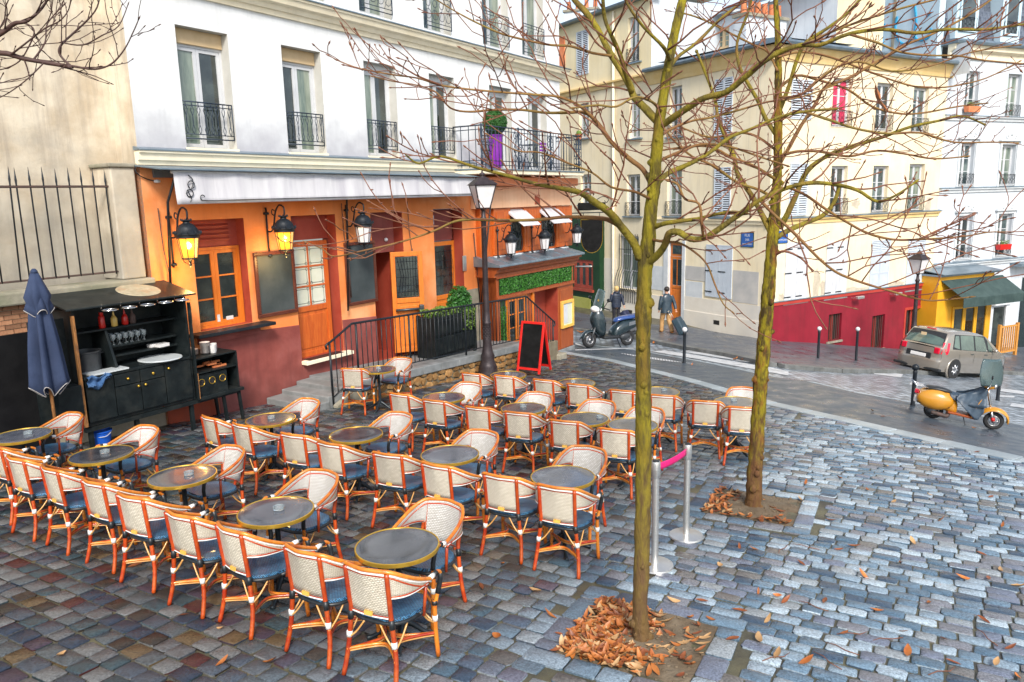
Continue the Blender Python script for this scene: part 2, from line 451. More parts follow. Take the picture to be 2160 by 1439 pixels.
# vehicles and people
mk('car_paint', (.31,.275,.23), (.33,.29,.245), 2, .25, metal=.5, coat=1.)
mk('car_glass', (.05,.08,.075), (.10,.15,.12), 1.5, .03, spec=.9, coat=.5)
mk('black_plastic', (.014,.015,.017), (.022,.024,.026), 8, .45)
mk('tyre', (.012,.012,.013), (.022,.022,.023), 12, .8)
mk('alloy', (.42,.42,.43), None, 1, .3, metal=.8)
mk('tail_red', (.60,.006,.03), None, 1, .15, coat=.6)
mk('plate_white', (.72,.70,.68), None, 1, .4)
mk('vespa_paint', (.50,.21,.012), (.56,.26,.02), 3, .28, coat=.7, c3=(.40,.15,.01), sc3=3, amt3=.5)
mk('apron', (.020,.038,.060), (.050,.080,.115), 5, .45, bump=.5, bsc=7)
mk('moto_teal', (.012,.024,.030), (.022,.036,.042), 3, .25, coat=.4)
mk('moto_blue', (.02,.055,.20), (.03,.075,.25), 3, .3, coat=.4)
mk('windscreen', (.10,.16,.17), (.14,.2,.2), 2, .08, trans=.5)
mk('case_teal', (.015,.035,.050), (.028,.055,.075), 6, .6)
mk('case_navy', (.012,.016,.05), (.02,.028,.07), 6, .6)
mk('puffer', (.010,.016,.034), (.022,.032,.060), 6, .5)
mk('leather', (.018,.032,.046), (.040,.062,.080), 6, .32, bump=.2, bsc=12)
mk('trousers_tan', (.42,.23,.085), (.50,.30,.13), 5, .85)
mk('trousers_black', (.010,.010,.014), (.02,.02,.026), 5, .8)
mk('skin', (.55,.30,.20), None, 1, .55)
mk('hair_blonde', (.50,.32,.10), (.60,.42,.18), 12, .6, bump=.5, bsc=40)
mk('hair_dark', (.014,.009,.007), (.03,.02,.014), 12, .5, bump=.5, bsc=40)
mk('shoe_tan', (.35,.13,.03), None, 1, .5)
mk('asphalt', (.040,.056,.075), (.065,.085,.108), 2.5, .24, bump=.10, bsc=120, c3=(.10,.12,.145), sc3=.4, amt3=.6, rvar=.3)
mk('kerb_stone', (.25,.30,.33), (.34,.39,.41), 2, .35, bump=.2, bsc=20, rand=.12)
mk('road_paint', (.48,.50,.51), (.58,.59,.60), 3, .45, c3=(.22,.23,.25), sc3=2.2, amt3=.85)
mk('far_pave', (.055,.062,.078), (.09,.10,.118), 1.5, .24, bump=.1, bsc=60, c3=(.14,.15,.165), sc3=.5, amt3=.5, rvar=.3)
mk('grey_render', (.40,.39,.375), (.50,.48,.45), 1.5, .9, bump=.15, bsc=9, c3=(.58,.54,.48), sc3=.8, amt3=.6)
mk('kerb_dark', (.10,.105,.10), (.17,.175,.17), 3, .5, bump=.3, bsc=20, c3=(.06,.055,.04), sc3=2, amt3=.7)
mk('redwood', (.46,.080,.012), (.57,.135,.020), 3, .4, stretch=(9,9,1), c3=(.32,.05,.01), sc3=1.4, amt3=.6, bump=.05)
mk('salmon_wall', (.76,.42,.24), (.80,.49,.30), 1.5, .8, streak=((.55,.27,.14), .4))

def weave_mat(name, ca, cb, sc, dark, coord='UV', outer=None):
    """small basket weave: two crossed wave bands give colour and relief"""
    m = bpy.data.materials.new(name); m.use_nodes = True
    N = m.node_tree.nodes; L = m.node_tree.links.new
    b = N['Principled BSDF']; b.inputs['Roughness'].default_value = .42; b.inputs['Coat Weight'].default_value = .2
    tc = N.new('ShaderNodeTexCoord'); mp = N.new('ShaderNodeMapping')
    mp.inputs['Scale'].default_value = (sc, sc, sc)
    L(tc.outputs[coord], mp.inputs['Vector'])
    br = N.new('ShaderNodeTexBrick')
    br.offset = .5; br.inputs['Scale'].default_value = 1.
    br.inputs['Mortar Size'].default_value = .035; br.inputs['Mortar Smooth'].default_value = .6
    br.inputs['Brick Width'].default_value = .36; br.inputs['Row Height'].default_value = .16
    oi = N.new('ShaderNodeObjectInfo')
    br.inputs['Color1'].default_value = ca + (1,); br.inputs['Color2'].default_value = cb + (1,); br.inputs['Mortar'].default_value = dark + (1,)
    L(mp.outputs['Vector'], br.inputs['Vector'])
    if outer:      # the outside of the back is woven in a more tan strand
        vm = N.new('ShaderNodeVectorMath'); vm.operation = 'MULTIPLY'; vm.inputs[1].default_value = (1, 1, 0); L(tc.outputs['Object'], vm.inputs[0])
        dp_ = N.new('ShaderNodeVectorMath'); dp_.operation = 'DOT_PRODUCT'; L(vm.outputs['Vector'], dp_.inputs[0]); L(tc.outputs['Normal'], dp_.inputs[1])
        gt = N.new('ShaderNodeMath'); gt.operation = 'GREATER_THAN'; gt.inputs[1].default_value = 0; L(dp_.outputs['Value'], gt.inputs[0])
        mu = N.new('ShaderNodeMix'); mu.data_type = 'RGBA'; mu.blend_type = 'MULTIPLY'; L(gt.outputs[0], mu.inputs['Factor']); L(br.outputs['Color'], mu.inputs[6]); mu.inputs[7].default_value = outer + (1,)
        fin = mu.outputs[2]
    else: fin = br.outputs['Color']
    hv = N.new('ShaderNodeHueSaturation'); rg = N.new('ShaderNodeMapRange'); rg.inputs['To Min'].default_value = .80; rg.inputs['To Max'].default_value = 1.06
    L(oi.outputs['Random'], rg.inputs['Value']); L(rg.outputs['Result'], hv.inputs['Value']); L(fin, hv.inputs['Color']); L(hv.outputs['Color'], b.inputs['Base Color'])
    bp = N.new('ShaderNodeBump'); bp.inputs['Strength'].default_value = .7; bp.inputs['Distance'].default_value = .006; bp.invert = True
    L(br.outputs['Fac'], bp.inputs['Height']); L(bp.outputs['Normal'], b.inputs['Normal'])
    MAT[name] = m
weave_mat('white_weave', (.88,.87,.84), (.70,.68,.63), 11., (.30,.26,.20), outer=(.97,.91,.79))
weave_mat('blue_weave', (.035,.14,.29), (.08,.26,.45), 11., (.006,.015,.03))

def sett_mat():
    """wet setts: every stone its own tone; dull brown and purple ones mixed in on the café side"""
    m = bpy.data.materials.new('sett'); m.use_nodes = True
    N = m.node_tree.nodes; L = m.node_tree.links.new
    b = N['Principled BSDF']
    ge = N.new('ShaderNodeNewGeometry'); oi = N.new('ShaderNodeObjectInfo')
    ad = N.new('ShaderNodeMath'); ad.operation = 'ADD'; L(ge.outputs['Random Per Island'], ad.inputs[0]); L(oi.outputs['Random'], ad.inputs[1])
    fr = N.new('ShaderNodeMath'); fr.operation = 'FRACT'; L(ad.outputs[0], fr.inputs[0])
    def cr(stops):
        r = N.new('ShaderNodeValToRGB'); r.color_ramp.interpolation = 'CONSTANT'
        e = r.color_ramp.elements
        while len(e) < len(stops): e.new(.5)
        for k, (p, c) in enumerate(stops): e[k].position = p; e[k].color = c + (1,)
        L(fr.outputs[0], r.inputs['Fac']); return r.outputs['Color']
    cool = cr([(0,(0.117,0.180,0.242)),(.10,(0.234,0.310,0.374)),(.20,(0.050,0.080,0.121)),(.30,(0.315,0.390,0.451)),(.42,(0.140,0.215,0.286)),(.52,(0.153,0.175,0.231)),(.60,(0.378,0.455,0.506)),(.70,(0.086,0.145,0.204)),(.80,(0.180,0.185,0.209)),(.88,(0.270,0.300,0.319)),(.94,(0.153,0.145,0.138))])  # street-side tones, with the blue of the reflected sky put into the colour
    warm = cr([(0,(0.054,0.065,0.083)),(.12,(0.101,0.104,0.108)),(.24,(0.025,0.036,0.058)),(.36,(0.101,0.068,0.036)),(.43,(0.072,0.083,0.090)),(.56,(0.061,0.019,0.019)),(.61,(0.036,0.058,0.068)),(.74,(0.050,0.035,0.050)),(.79,(0.130,0.133,0.133)),(.91,(0.032,0.026,0.022))])  # café-side tones, darkened in the colour for the shade under the chairs
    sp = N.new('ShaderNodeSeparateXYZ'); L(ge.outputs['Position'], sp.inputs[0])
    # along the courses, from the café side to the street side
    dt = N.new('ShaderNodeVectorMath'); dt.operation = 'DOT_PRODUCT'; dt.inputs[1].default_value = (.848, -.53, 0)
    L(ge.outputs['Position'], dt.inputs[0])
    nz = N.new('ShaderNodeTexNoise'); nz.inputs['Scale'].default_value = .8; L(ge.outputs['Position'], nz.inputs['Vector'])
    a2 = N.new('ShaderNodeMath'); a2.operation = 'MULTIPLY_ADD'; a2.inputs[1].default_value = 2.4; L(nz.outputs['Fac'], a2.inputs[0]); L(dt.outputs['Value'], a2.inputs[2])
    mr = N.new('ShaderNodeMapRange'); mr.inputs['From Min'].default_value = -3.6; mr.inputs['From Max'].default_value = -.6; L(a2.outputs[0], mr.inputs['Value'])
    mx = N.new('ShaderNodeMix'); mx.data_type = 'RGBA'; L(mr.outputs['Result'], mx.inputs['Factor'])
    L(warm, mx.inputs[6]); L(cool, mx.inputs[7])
    # grain of the stone
    gn = N.new('ShaderNodeTexNoise'); gn.inputs['Scale'].default_value = 55; gn.inputs['Detail'].default_value = 8; gn.inputs['Roughness'].default_value = .7
    L(ge.outputs['Position'], gn.inputs['Vector'])
    gr = N.new('ShaderNodeMapRange'); gr.inputs['From Min'].default_value = .3; gr.inputs['From Max'].default_value = .7; gr.inputs['To Min'].default_value = .30; gr.inputs['To Max'].default_value = 1.55
    L(gn.outputs['Fac'], gr.inputs['Value'])
    ml = N.new('ShaderNodeMix'); ml.data_type = 'RGBA'; ml.blend_type = 'MULTIPLY'; ml.inputs['Factor'].default_value = 1
    L(mx.outputs[2], ml.inputs[6]); L(gr.outputs['Result'], ml.inputs[7])
    L(ml.outputs[2], b.inputs['Base Color'])
    w = N.new('ShaderNodeTexNoise'); w.inputs['Scale'].default_value = 1.3; w.inputs['Detail'].default_value = 4; L(ge.outputs['Position'], w.inputs['Vector'])
    wr = N.new('ShaderNodeMapRange'); wr.inputs['From Min'].default_value = .35; wr.inputs['From Max'].default_value = .65; wr.inputs['To Min'].default_value = .14; wr.inputs['To Max'].default_value = .46
    L(w.outputs['Fac'], wr.inputs['Value']); L(wr.outputs['Result'], b.inputs['Roughness'])
    bp = N.new('ShaderNodeBump'); bp.inputs['Strength'].default_value = .45; bp.inputs['Distance'].default_value = .01
    L(gn.outputs['Fac'], bp.inputs['Height']); L(bp.outputs['Normal'], b.inputs['Normal'])
    MAT['sett'] = m
sett_mat()
mk('joint', (.05,.044,.032), (.12,.11,.06), 3, .45, bump=.5, bsc=60, c3=(.15,.14,.10), sc3=1.1, amt3=.5)

def road_sett_mat():
    """setts of the street, too far off to tell apart one by one"""
    m = bpy.data.materials.new('road_sett'); m.use_nodes = True
    N = m.node_tree.nodes; L = m.node_tree.links.new
    b = N['Principled BSDF']; b.inputs['Roughness'].default_value = .32
    tc = N.new('ShaderNodeTexCoord'); mp = N.new('ShaderNodeMapping'); mp.inputs['Rotation'].default_value = (0, 0, R_(-30)); mp.inputs['Scale'].default_value = (1, 1, 0)
    L(tc.outputs['Object'], mp.inputs['Vector'])
    br = N.new('ShaderNodeTexBrick'); br.inputs['Scale'].default_value = 1; br.inputs['Brick Width'].default_value = .26; br.inputs['Row Height'].default_value = .19
    br.inputs['Mortar Size'].default_value = .022; br.inputs['Mortar Smooth'].default_value = .3; br.inputs['Bias'].default_value = 0
    br.inputs['Color1'].default_value = (.11,.14,.175,1); br.inputs['Color2'].default_value = (.42,.48,.54,1); br.inputs['Mortar'].default_value = (.03,.03,.03,1)
    L(mp.outputs['Vector'], br.inputs['Vector']); L(br.outputs['Color'], b.inputs['Base Color'])
    bp = N.new('ShaderNodeBump'); bp.inputs['Strength'].default_value = .8; bp.inputs['Distance'].default_value = .02; bp.invert = True
    L(br.outputs['Fac'], bp.inputs['Height']); L(bp.outputs['Normal'], b.inputs['Normal'])
    MAT['road_sett'] = m
road_sett_mat()

# ================================================================ THE GROUND
A = Plane(-5.3, 14.6, 33)                 # the café front
Kc = G(1612, 724)
B = Plane(Kc.x, Kc.y, 149)                # cream house, face along the street to the left
C = Plane(Kc.x, Kc.y, 59)                 # cream house, face with the crimson base
Dp = C.at(11.2, -.02, 0)
D = Plane(Dp.x, Dp.y, 66)                 # white house on the right

def sheet(name, p, q, off, mat, nu=40, nv=8, parent=None, world=False):
    """a strip laid on the terrain between two lines"""
    def res(line):
        w = [Vector(x).to_2d() if world else G(*x).to_2d() for x in line]
        d = [0]
        for i in range(1, len(w)): d.append(d[-1] + (w[i] - w[i-1]).length)
        out = []
        for k in range(nu):
            s = d[-1] * k / (nu - 1)
            i = max(j for j in range(len(w)) if d[j] <= s + 1e-6)
            if i >= len(w) - 1: out.append(w[-1]); continue
            out.append(w[i].lerp(w[i+1], (s - d[i]) / max(1e-6, d[i+1] - d[i])))
        return out
    a, b = res(p), res(q)
    def fn(u, v):
        x = a[round(u*(nu-1))].lerp(b[round(u*(nu-1))], v)
        return (x.x, x.y, zg(x.x, x.y) + off)
    m = M().grid(fn, nu, nv)
    if m.v:   # keep faces upward
        f = m.f[0]; v = [Vector(m.v[i]) for i in f]
        if (v[1]-v[0]).cross(v[2]-v[0]).z < 0: m.f = [t[::-1] for t in m.f]
    return m.build(name, mat, parent)
gm = M()
xs = [-120, -80, -50, -30, -20] + [-14 + .5*i for i in range(85)] + [32, 40, 55, 80, 120]
ys = [-60, -30, -15, -6] + [.5*i for i in range(95)] + [52, 60, 80, 110, 150]
gm.v = [(x, y, zg(x, y) - (.019 if y < 17.4 and x < 7 else .055)) for x in xs for y in ys]
gm.f = [(i*len(ys)+j, (i+1)*len(ys)+j, (i+1)*len(ys)+j+1, i*len(ys)+j+1) for i in range(len(xs)-1) for j in range(len(ys)-1)]
struct(gm.build('ground', 'joint'))

E1 = [(1190,741),(1210,745),(1300,760),(1480,805),(1640,850),(1800,885),(2000,930),(2160,965),(2420,1022)]
E2 = [(1180,716),(1215,722),(1340,738),(1480,762),(1640,795),(1800,826),(2000,862),(2160,897),(2420,952)]
E3 = [(1150,686),(1213,697),(1370,718),(1540,752),(1640,775),(1760,784),(1900,786),(2100,786),(2230,786),(2420,790)]
E4 = [(1150,655),(1213,664),(1370,690),(1540,712),(1625,722),(1800,736),(1900,742),(2100,738),(2230,736),(2420,740)]
E1b = [(x, y + 11 + (y - 745)*.03) for x, y in E1]
struct(sheet('asphalt_strip', E1, E2, .002, 'asphalt', 60, 10))
struct(sheet('road', E2, E3, .0, 'road_sett', 60, 24))
# far pavement, a real step above the road
pv = sheet('pavement', E3, E4, .12, 'far_pave', 60, 8)
struct(pv)
def kerb_run(line, w, h, L, name, parent, off0=0., mat='kerb_stone'):
    """kerb stones one after another along a line, each a stone of its own"""
    pts = [G(*q).to_2d() for q in line]
    seg = []
    for a, b in zip(pts, pts[1:]):
        n = max(1, round((b-a).length / L))
        seg += [(a.lerp(b, k/n), a.lerp(b, (k+1)/n)) for k in range(n)]
    for a, b in seg:
        d = (b-a).normalized(); nn = Vector((-d.y, d.x))
        a2 = a + d*.006; b2 = b - d*.006
        j = random.uniform(-.004, .004)
        P = [a2 - nn*w, b2 - nn*w, b2, a2]
        m = M().hexa([(p.x, p.y, zg(p.x, p.y) - .05) for p in P] + [(p.x, p.y, zg(p.x, p.y) + h + j + off0) for p in P])
        m.build('kerb_stone', mat, parent, bevel=.012)
kerb_run(E3[1:-1], .26, .128, 1.0, 'kerb_stone', pv, 0., 'kerb_dark')
as_ = bpy.data.objects['asphalt_strip']
kerb_run(E1, .34, .012, .95, 'kerb_stone', as_)
kerb_run(E2, .10, .008, 1.2, 'kerb_stone', as_)

# painted markings of the crossing
def zz(pts): return [(1180 + x/6, 560 + y/6) for x, y in pts]
rd = bpy.data.objects['road']
def paint(p, q, n=10): sheet('painted_marking', p, q, .012, 'road_paint', n, 3, rd)
for p, q in [
    ([(1180,1095),(1700,1180),(2300,1290),(2900,1400)], [(1330,1080),(1800,1150),(2300,1235),(2900,1345)]),
    ([(1510,1090),(2300,1215),(2900,1320)], [(1650,1078),(2300,1170),(2900,1262)]),
    ([(1850,1105),(2300,1170),(2800,1255)], [(1960,1100),(2300,1140),(2800,1215)]),
    ([(200,1000),(260,1020),(330,1045)], [(200,985),(270,1005),(350,1035)]),
    ([(200,1080),(500,1070),(940,1058)], [(200,1068),(500,1059),(940,1047)])]:
    paint(zz(p), zz(q))
for k in range(26):     # dotted line
    t = k / 26
    x = lerp(780, 1690, t); y = lerp(1117, 1250, t); h = 8 + 26*math.sin(math.pi*min(1, t*1.15))
    paint(zz([(x, y - h*.2), (x+26, y - h*.2 + 3)]), zz([(x+6, y + h*.55), (x+32, y + h*.55 + 3)]), 2)
for p, q in [([(1843,790),(1900,797)],[(1850,784),(1905,790)]), ([(1918,812),(1948,817)],[(1922,806),(1950,810)]),
             ([(2110,826),(2160,833)],[(2112,820),(2160,826)]), ([(2100,838),(2140,840)],[(2104,834),(2140,836)]),
             ([(2130,858),(2180,864)],[(2134,851),(2180,857)])]:
    paint(p, q, 4)

# ---------------------------------------------------------------- setts of the square
CD = Vector((math.sin(R_(121)), math.cos(R_(121)))); PD = Vector((-CD.y, CD.x))
PITS = [(Vector((1.0, 5.72)), 28), (Vector((2.98, 8.98)), 27)]
PH = .53
def in_pit(p, mrg):
    for c, az in PITS:
        u = Vector((math.sin(R_(az)), math.cos(R_(az)))); q = p - c
        if abs(q.dot(u)) < PH + mrg and abs(q.dot(Vector((u.y, -u.x)))) < PH + mrg: return True
    return False
e1w = [G(*q).to_2d() for q in E1]
def beyond_edge(p):
    for a, b in zip(e1w, e1w[1:]):
        d = b - a
        if p.y <= a.y + .01 and p.y >= b.y - .01:
            x = a.x + d.x * (p.y - a.y) / d.y
            return p.x > x - .32
    return p.y > e1w[0].y or (p.y < e1w[-1].y and p.x > e1w[-1].x)
def sett_shape(w, l, j):
    """one dressed stone: eight-sided outline, worn rim, slightly domed top (w along x, l along y)"""
    c = .012 + random.random()*.016
    o = [(-w+c,-l),(w-c,-l),(w,-l+c),(w,l-c),(w-c,l),(-w+c,l),(-w,l-c),(-w,-l+c)]
    o = [(x + random.uniform(-j,j), y + random.uniform(-j,j)) for x, y in o]
    vs = [(x, y, -.06) for x, y in o] + [(x, y, -.0075) for x, y in o] + [(x*.925, y*.90, random.uniform(-.0025,.001)) for x, y in o] + [(random.uniform(-.02,.02),random.uniform(-.01,.01),random.uniform(-.001,.004))]
    fs = []
    for k in range(8):
        q = (k+1) % 8
        fs += [(k,q,8+q,8+k), (8+k,8+q,16+q,16+k), (16+k,16+q,24)]
    return vs, fs
setts = []
BOUND = -2.62
def lay(c0, c1, pitch, lmin, lmax, p0=1.2, p1=25.):
    k = 0
    p = p0
    while p < p1:
        c = c0 + random.uniform(0, lmax)
        drift = random.uniform(-.006, .006)
        while c < c1:
            l = random.uniform(lmin, lmax)
            wob = .035*math.sin(c*.8 + p*.35)
            q = CD*(c + l/2) + PD*(p + pitch/2 + wob + drift)
            if q.y > 1.2:
                x, y, dz = proj((q.x, q.y, zg(q.x, q.y)))
                lx, ly, _ = A.local((q.x, q.y, 0))
                if -560 < x < 2720 and y < 1760 and ly < -.03 and not (lx > 1.4 and ly > -1.42 and lx < 9) \
                   and not beyond_edge(q) and not in_pit(q, .24):
                    setts.append((q, l, pitch, dz, x, y))
            c += l
        p += pitch
lay(-16, BOUND, .185, .165, .25)
lay(BOUND, 12, .150, .17, .27)
square = M()
for c, az in PITS: pass
sq = M().quad((-2,2,zg(-2,2)-.015),(2,2,zg(2,2)-.015),(2,4,zg(2,4)-.015),(-2,4,zg(-2,4)-.015)).build('cobbled_square', 'joint')
struct(sq)
setts.sort(key=lambda s: (not (-30 < s[4] < 2190 and s[5] < 1470), s[3]))
vari = []
for k in range(14):
    vs, fs = sett_shape(.5*.93, .5*.93, 0)
    w, l = .105, .072
    c = M().add(*sett_shape(w, l, .007))
    vari.append(c.mesh('cobblestone', 'sett', True, 40))
rz = math.atan2(CD.y, CD.x)
SL = Matrix.Rotation(0, 3, 'X')
def tilt(p):
    e = .15
    n = Vector((-(zg(p.x+e,p.y)-zg(p.x-e,p.y))/(2*e), -(zg(p.x,p.y+e)-zg(p.x,p.y-e))/(2*e), 1)).normalized()
    return n
for i, (q, l, pitch, dz, x, y) in enumerate(setts):
    h = random.uniform(-.007, .007)
    if i < 300:
        o = put('cobblestone', vari[i % 14], sq, (q.x, q.y, zg(q.x, q.y) + h))
        n = tilt(q)
        mx = Matrix.Rotation(rz + random.uniform(-.03,.03), 3, 'Z')
        tq = Vector((0,0,1)).rotation_difference(n).to_matrix()
        o.rotation_euler = (tq @ mx).to_euler()
        o.scale = ((l - .016)/.21, (pitch - .015)/.144, 1)
    else:
        vs, fs = sett_shape((l-.015)/2, (pitch-.014)/2, .006)
        a = random.uniform(-.03,.03); ca, sa = math.cos(rz+a), math.sin(rz+a)
        tx, ty = random.uniform(-.02,.02), random.uniform(-.02,.02)
        out = []
        for vx, vy, vz in vs:
            X = q.x + vx*ca - vy*sa; Y = q.y + vx*sa + vy*ca
            out.append((X, Y, zg(X, Y) + vz + h + vx*tx + vy*ty))
        square.add(out, fs)
stuff(square.build('cobblestones', 'sett', sq, True, 40))
# tree pits: border stones, earth
for (c, az) in PITS:
    u = Vector((math.sin(R_(az)), math.cos(R_(az)))); w = Vector((u.y, -u.x))
    pit = M()
    n = 14
    def pf(a, b):
        p = c + u*(a-.5)*2*PH + w*(b-.5)*2*PH
        d = (p - c).length
        return (p.x, p.y, zg(p.x, p.y) - .012 + .05*max(0, 1 - d/.45) + .025*noise.noise((p.x*4, p.y*4, 0)))
    pit.grid(pf, n, n)
    pit.f = [f[::-1] for f in pit.f]
    po = struct(pit.build('tree_pit', 'earth', smooth=True))
    cl = M()
    for _ in range(260):
        a, b = random.random(), random.random(); x, y, z = pf(a, b); r = random.uniform(.004,.016)
        cl.ball((x, y, z+r*.3), r*random.uniform(.7,1.4), r, r*.7, 6, 4)
    stuff(cl.build('clods', 'earth', po, True))
    for sgn, (d1, d2) in enumerate(((u,w),(w,u),(-u,w),(-w,u))):
        k = 0; t = -PH - .21
        while t < PH + .20:
            L = min(random.uniform(.25,.42), PH + .21 - t)
            if PH + .21 - t - L < .12: L = PH + .21 - t
            if sgn % 2 == 0: t0, t1 = t, t + L
            else: t0, t1 = max(t, -PH), min(t + L, PH)
            if t1 - t0 > .05:
                ctr = c + d1*(PH + .105) + d2*((t0+t1)/2)
                vs, fs = sett_shape((t1-t0-.016)/2, .098, .005)
                ang = math.atan2(d2.y, d2.x); ca, sa = math.cos(ang), math.sin(ang)
                out = [(vx*ca - vy*sa, vx*sa + vy*ca, vz) for vx, vy, vz in vs]
                out = [(x, y, z + zg(ctr.x+x, ctr.y+y) - zg(ctr.x, ctr.y)) for x, y, z in out]
                M().add(out, fs).build('border_stone', 'sett', po, True, 40, loc=(ctr.x, ctr.y, zg(ctr.x, ctr.y) + .006))
            t += L

# ================================================================ CAFÉ FURNITURE
def uvgrid(fn, nu, nv, uv, name, mat):
    m = M().grid(fn, nu, nv); me = m.mesh(name, mat, True)
    l = me.uv_layers.new(name='uv')
    for p in me.polygons:
        for li in p.loop_indices:
            vi = me.loops[li].vertex_index
            l.data[li].uv = uv(vi // nv / (nu-1), (vi % nv) / (nv-1))
    return me
# plan of the curved back from the left arm round to the right arm; height of its top and bottom edge
PLAN = [Vector(p) for p in spl([(-.285,.13,0),(-.285,-.03,0),(-.262,-.15,0),(-.20,-.225,0),(-.10,-.25,0),(0,-.257,0),(.10,-.25,0),(.20,-.225,0),(.262,-.15,0),(.285,-.03,0),(.285,.13,0)], 6)]
def plan(u):
    f = u * (len(PLAN)-1); i = min(int(f), len(PLAN)-2)
    return PLAN[i].lerp(PLAN[i+1], f - i)
def top_z(u):
    a = abs(u - .5)*2
    if a < .40: return .905 - .012*(a/.4)**2
    t = (a - .40)/.60
    return lerp(.893, .705, t**1.25*(1.25 - .25*t))
def bot_z(u):
    a = abs(u - .5)*2
    if a < .345: return .530
    if a < .37: return lerp(.530, .70, (a-.345)/.025)
    return lerp(.70, .695, (a-.37)/.63)
def back_pt(u, z):
    p = plan(u); o = Vector((p.x*.55, p.y - .02, 0))
    k = max(0, 1 - abs(u-.5)*2*.9)
    return Vector((p.x*(1 + (z-.5)*.06), p.y - (z - .5)*.22*k, z))
def make_chair():
    t = thing('rattan_armchair', 'x', 'chair')
    def bk(u, v):
        uu = .03 + .94*u
        return back_pt(uu, lerp(bot_z(uu), top_z(uu), v))
    me = uvgrid(bk, 61, 7, lambda u, v: (u*1.25, v*.36), 'backrest', 'white_weave')
    put('backrest', me, t, solid=.012)
    # seat
    pol = []
    for k in range(40):
        a = 2*math.pi*k/40; e = .62
        x = .245*math.copysign(abs(math.cos(a))**e, math.cos(a)); y = .235*math.copysign(abs(math.sin(a))**e, math.sin(a))
        if y < 0: x *= 1 - .12*(-y/.235)
        pol.append((x, y + .01))
    m = M(); vs = [(x*s, y*s, z) for s, z in ((1,.455),(1.02,.475),(.985,.497),(.6,.492),(.25,.487)) for x, y in pol]
    fs = [(i*40+k, i*40+(k+1)%40, (i+1)*40+(k+1)%40, (i+1)*40+k) for i in range(4) for k in range(40)]
    m.add(vs, fs); m.f.append(tuple(160+k for k in range(40)))
    me = m.mesh('seat', 'blue_weave', True, 50)
    l = me.uv_layers.new(name='uv')
    for lp in me.loops:
        co = me.vertices[lp.vertex_index].co; l.data[lp.index].uv = (co.x, co.y + co.z*.6)
    s = put('seat', me, t)
    M().tube([(x*1.015, y*1.015, .458) for x, y in pol + pol[:1]], .017, 6).build('seat_rim', 'black_bind', s, True)
    # top rail running into both arms, white piping along it
    rail = [back_pt(.0 + k/40, top_z(k/40)) for k in range(41)]
    arm = [(.288,.175,.722),(.290,.225,.722),(.287,.262,.685),(.275,.270,.60),(.262,.255,.52),(.255,.240,.45)]
    lft = [Vector((-x, y, z)) for x, y, z in arm][::-1]; rgt = [Vector(q) for q in arm]
    r = M().tube(spl(lft + rail[::4] + rgt, 3), .0165, 7).build('top_rail', 'rattan', t, True)
    M().tube([p + Vector((0, -.004, -.024)) for p in rail], .0085, 5).build('piping', 'white_bind', r, True)
    M().tube([back_pt(.03+.94*k/40, top_z(k/40) - .040) for k in range(41)], .010, 5).build('inner_rail', 'rattan_dark', r, True)
    for sx in (-1, 1):
        M().tube([(sx*.2885,.252,.702),(sx*.284,.268,.65),(sx*.273,.269,.59),(sx*.263,.257,.525)], .0205, 7).build('arm_wrap', 'black_bind', r, True)
        b = back_pt(.5 + sx*.475, .715)
        M().tube([(sx*.2855,.11,.711),(sx*.287,.16,.717)], .0205, 7).build('arm_binding', 'white_bind', r, True)
        M().tube([(sx*.287,.163,.718),(sx*.289,.20,.724)], .0208, 7).build('arm_binding', 'black_bind', r, True)
    # lower edge of the back with piping
    lo = []
    for k in range(57):
        u = .03 + .94*k/56
        lo.append(back_pt(u, bot_z(u)))
    M().tube(lo, .0095, 5).build('lower_rail', 'rattan_dark', r, True)
    M().tube([p + (p.normalized()*.004) + Vector((0,-.006,-.014)) for p in lo], .0065, 5).build('piping', 'white_bind', r, True)
    # rear posts: from the floor up to the rail, outside the weave
    for sx in (-1, 1):
        u = .5 + sx*.172
        up = [back_pt(u, z) + (back_pt(u, z) - Vector((0,.1,z))).normalized()*.012 for z in (.52,.62,.75,.885)]
        lp = [Vector((sx*.236,-.285,0)), Vector((sx*.215,-.245,.22))] + up
        leg = M().tube(spl(lp, 4), .0195, 8).build('leg', 'rattan_dark', t, True)
        bnd = lambda z0, z1, mt, n: M().tube([lp[0].lerp(lp[1], z0/.22) if z0 < .22 else lp[1].lerp(up[0], (z0-.22)/.30), lp[0].lerp(lp[1], z1/.22) if z1 < .22 else lp[1].lerp(up[0], (z1-.22)/.30)], .0235, 8).build(n, mt, leg, True)
        bnd(.30,.345,'white_bind','leg_band'); bnd(.445,.515,'black_bind','leg_wrap')
        for q in (.70,.73,.76,.79):
            pass
        # front leg
        fl = [Vector((sx*.262,.265,0)), Vector((sx*.252,.24,.25)), Vector((sx*.25,.232,.47))]
        leg = M().tube(spl(fl, 4), .0195, 8).build('leg', 'rattan', t, True)
        M().tube([fl[1].lerp(fl[2], .25), fl[1].lerp(fl[2], .45)], .0235, 8).build('leg_band', 'white_bind', leg, True)
        M().tube([fl[1].lerp(fl[2], .85), fl[2]], .0235, 8).build('leg_wrap', 'black_bind', leg, True)
        # arm post set back from the front leg
        M().tube([(sx*.262,.06,.43),(sx*.278,.07,.70)], .014, 7).build('arm_post', 'rattan_dark', t, True)
    # stretchers bowed to the middle, with a lighter cane below
    crn = [Vector((-.222,-.262,.20)), Vector((.222,-.262,.20)), Vector((.254,.245,.20)), Vector((-.254,.245,.20))]
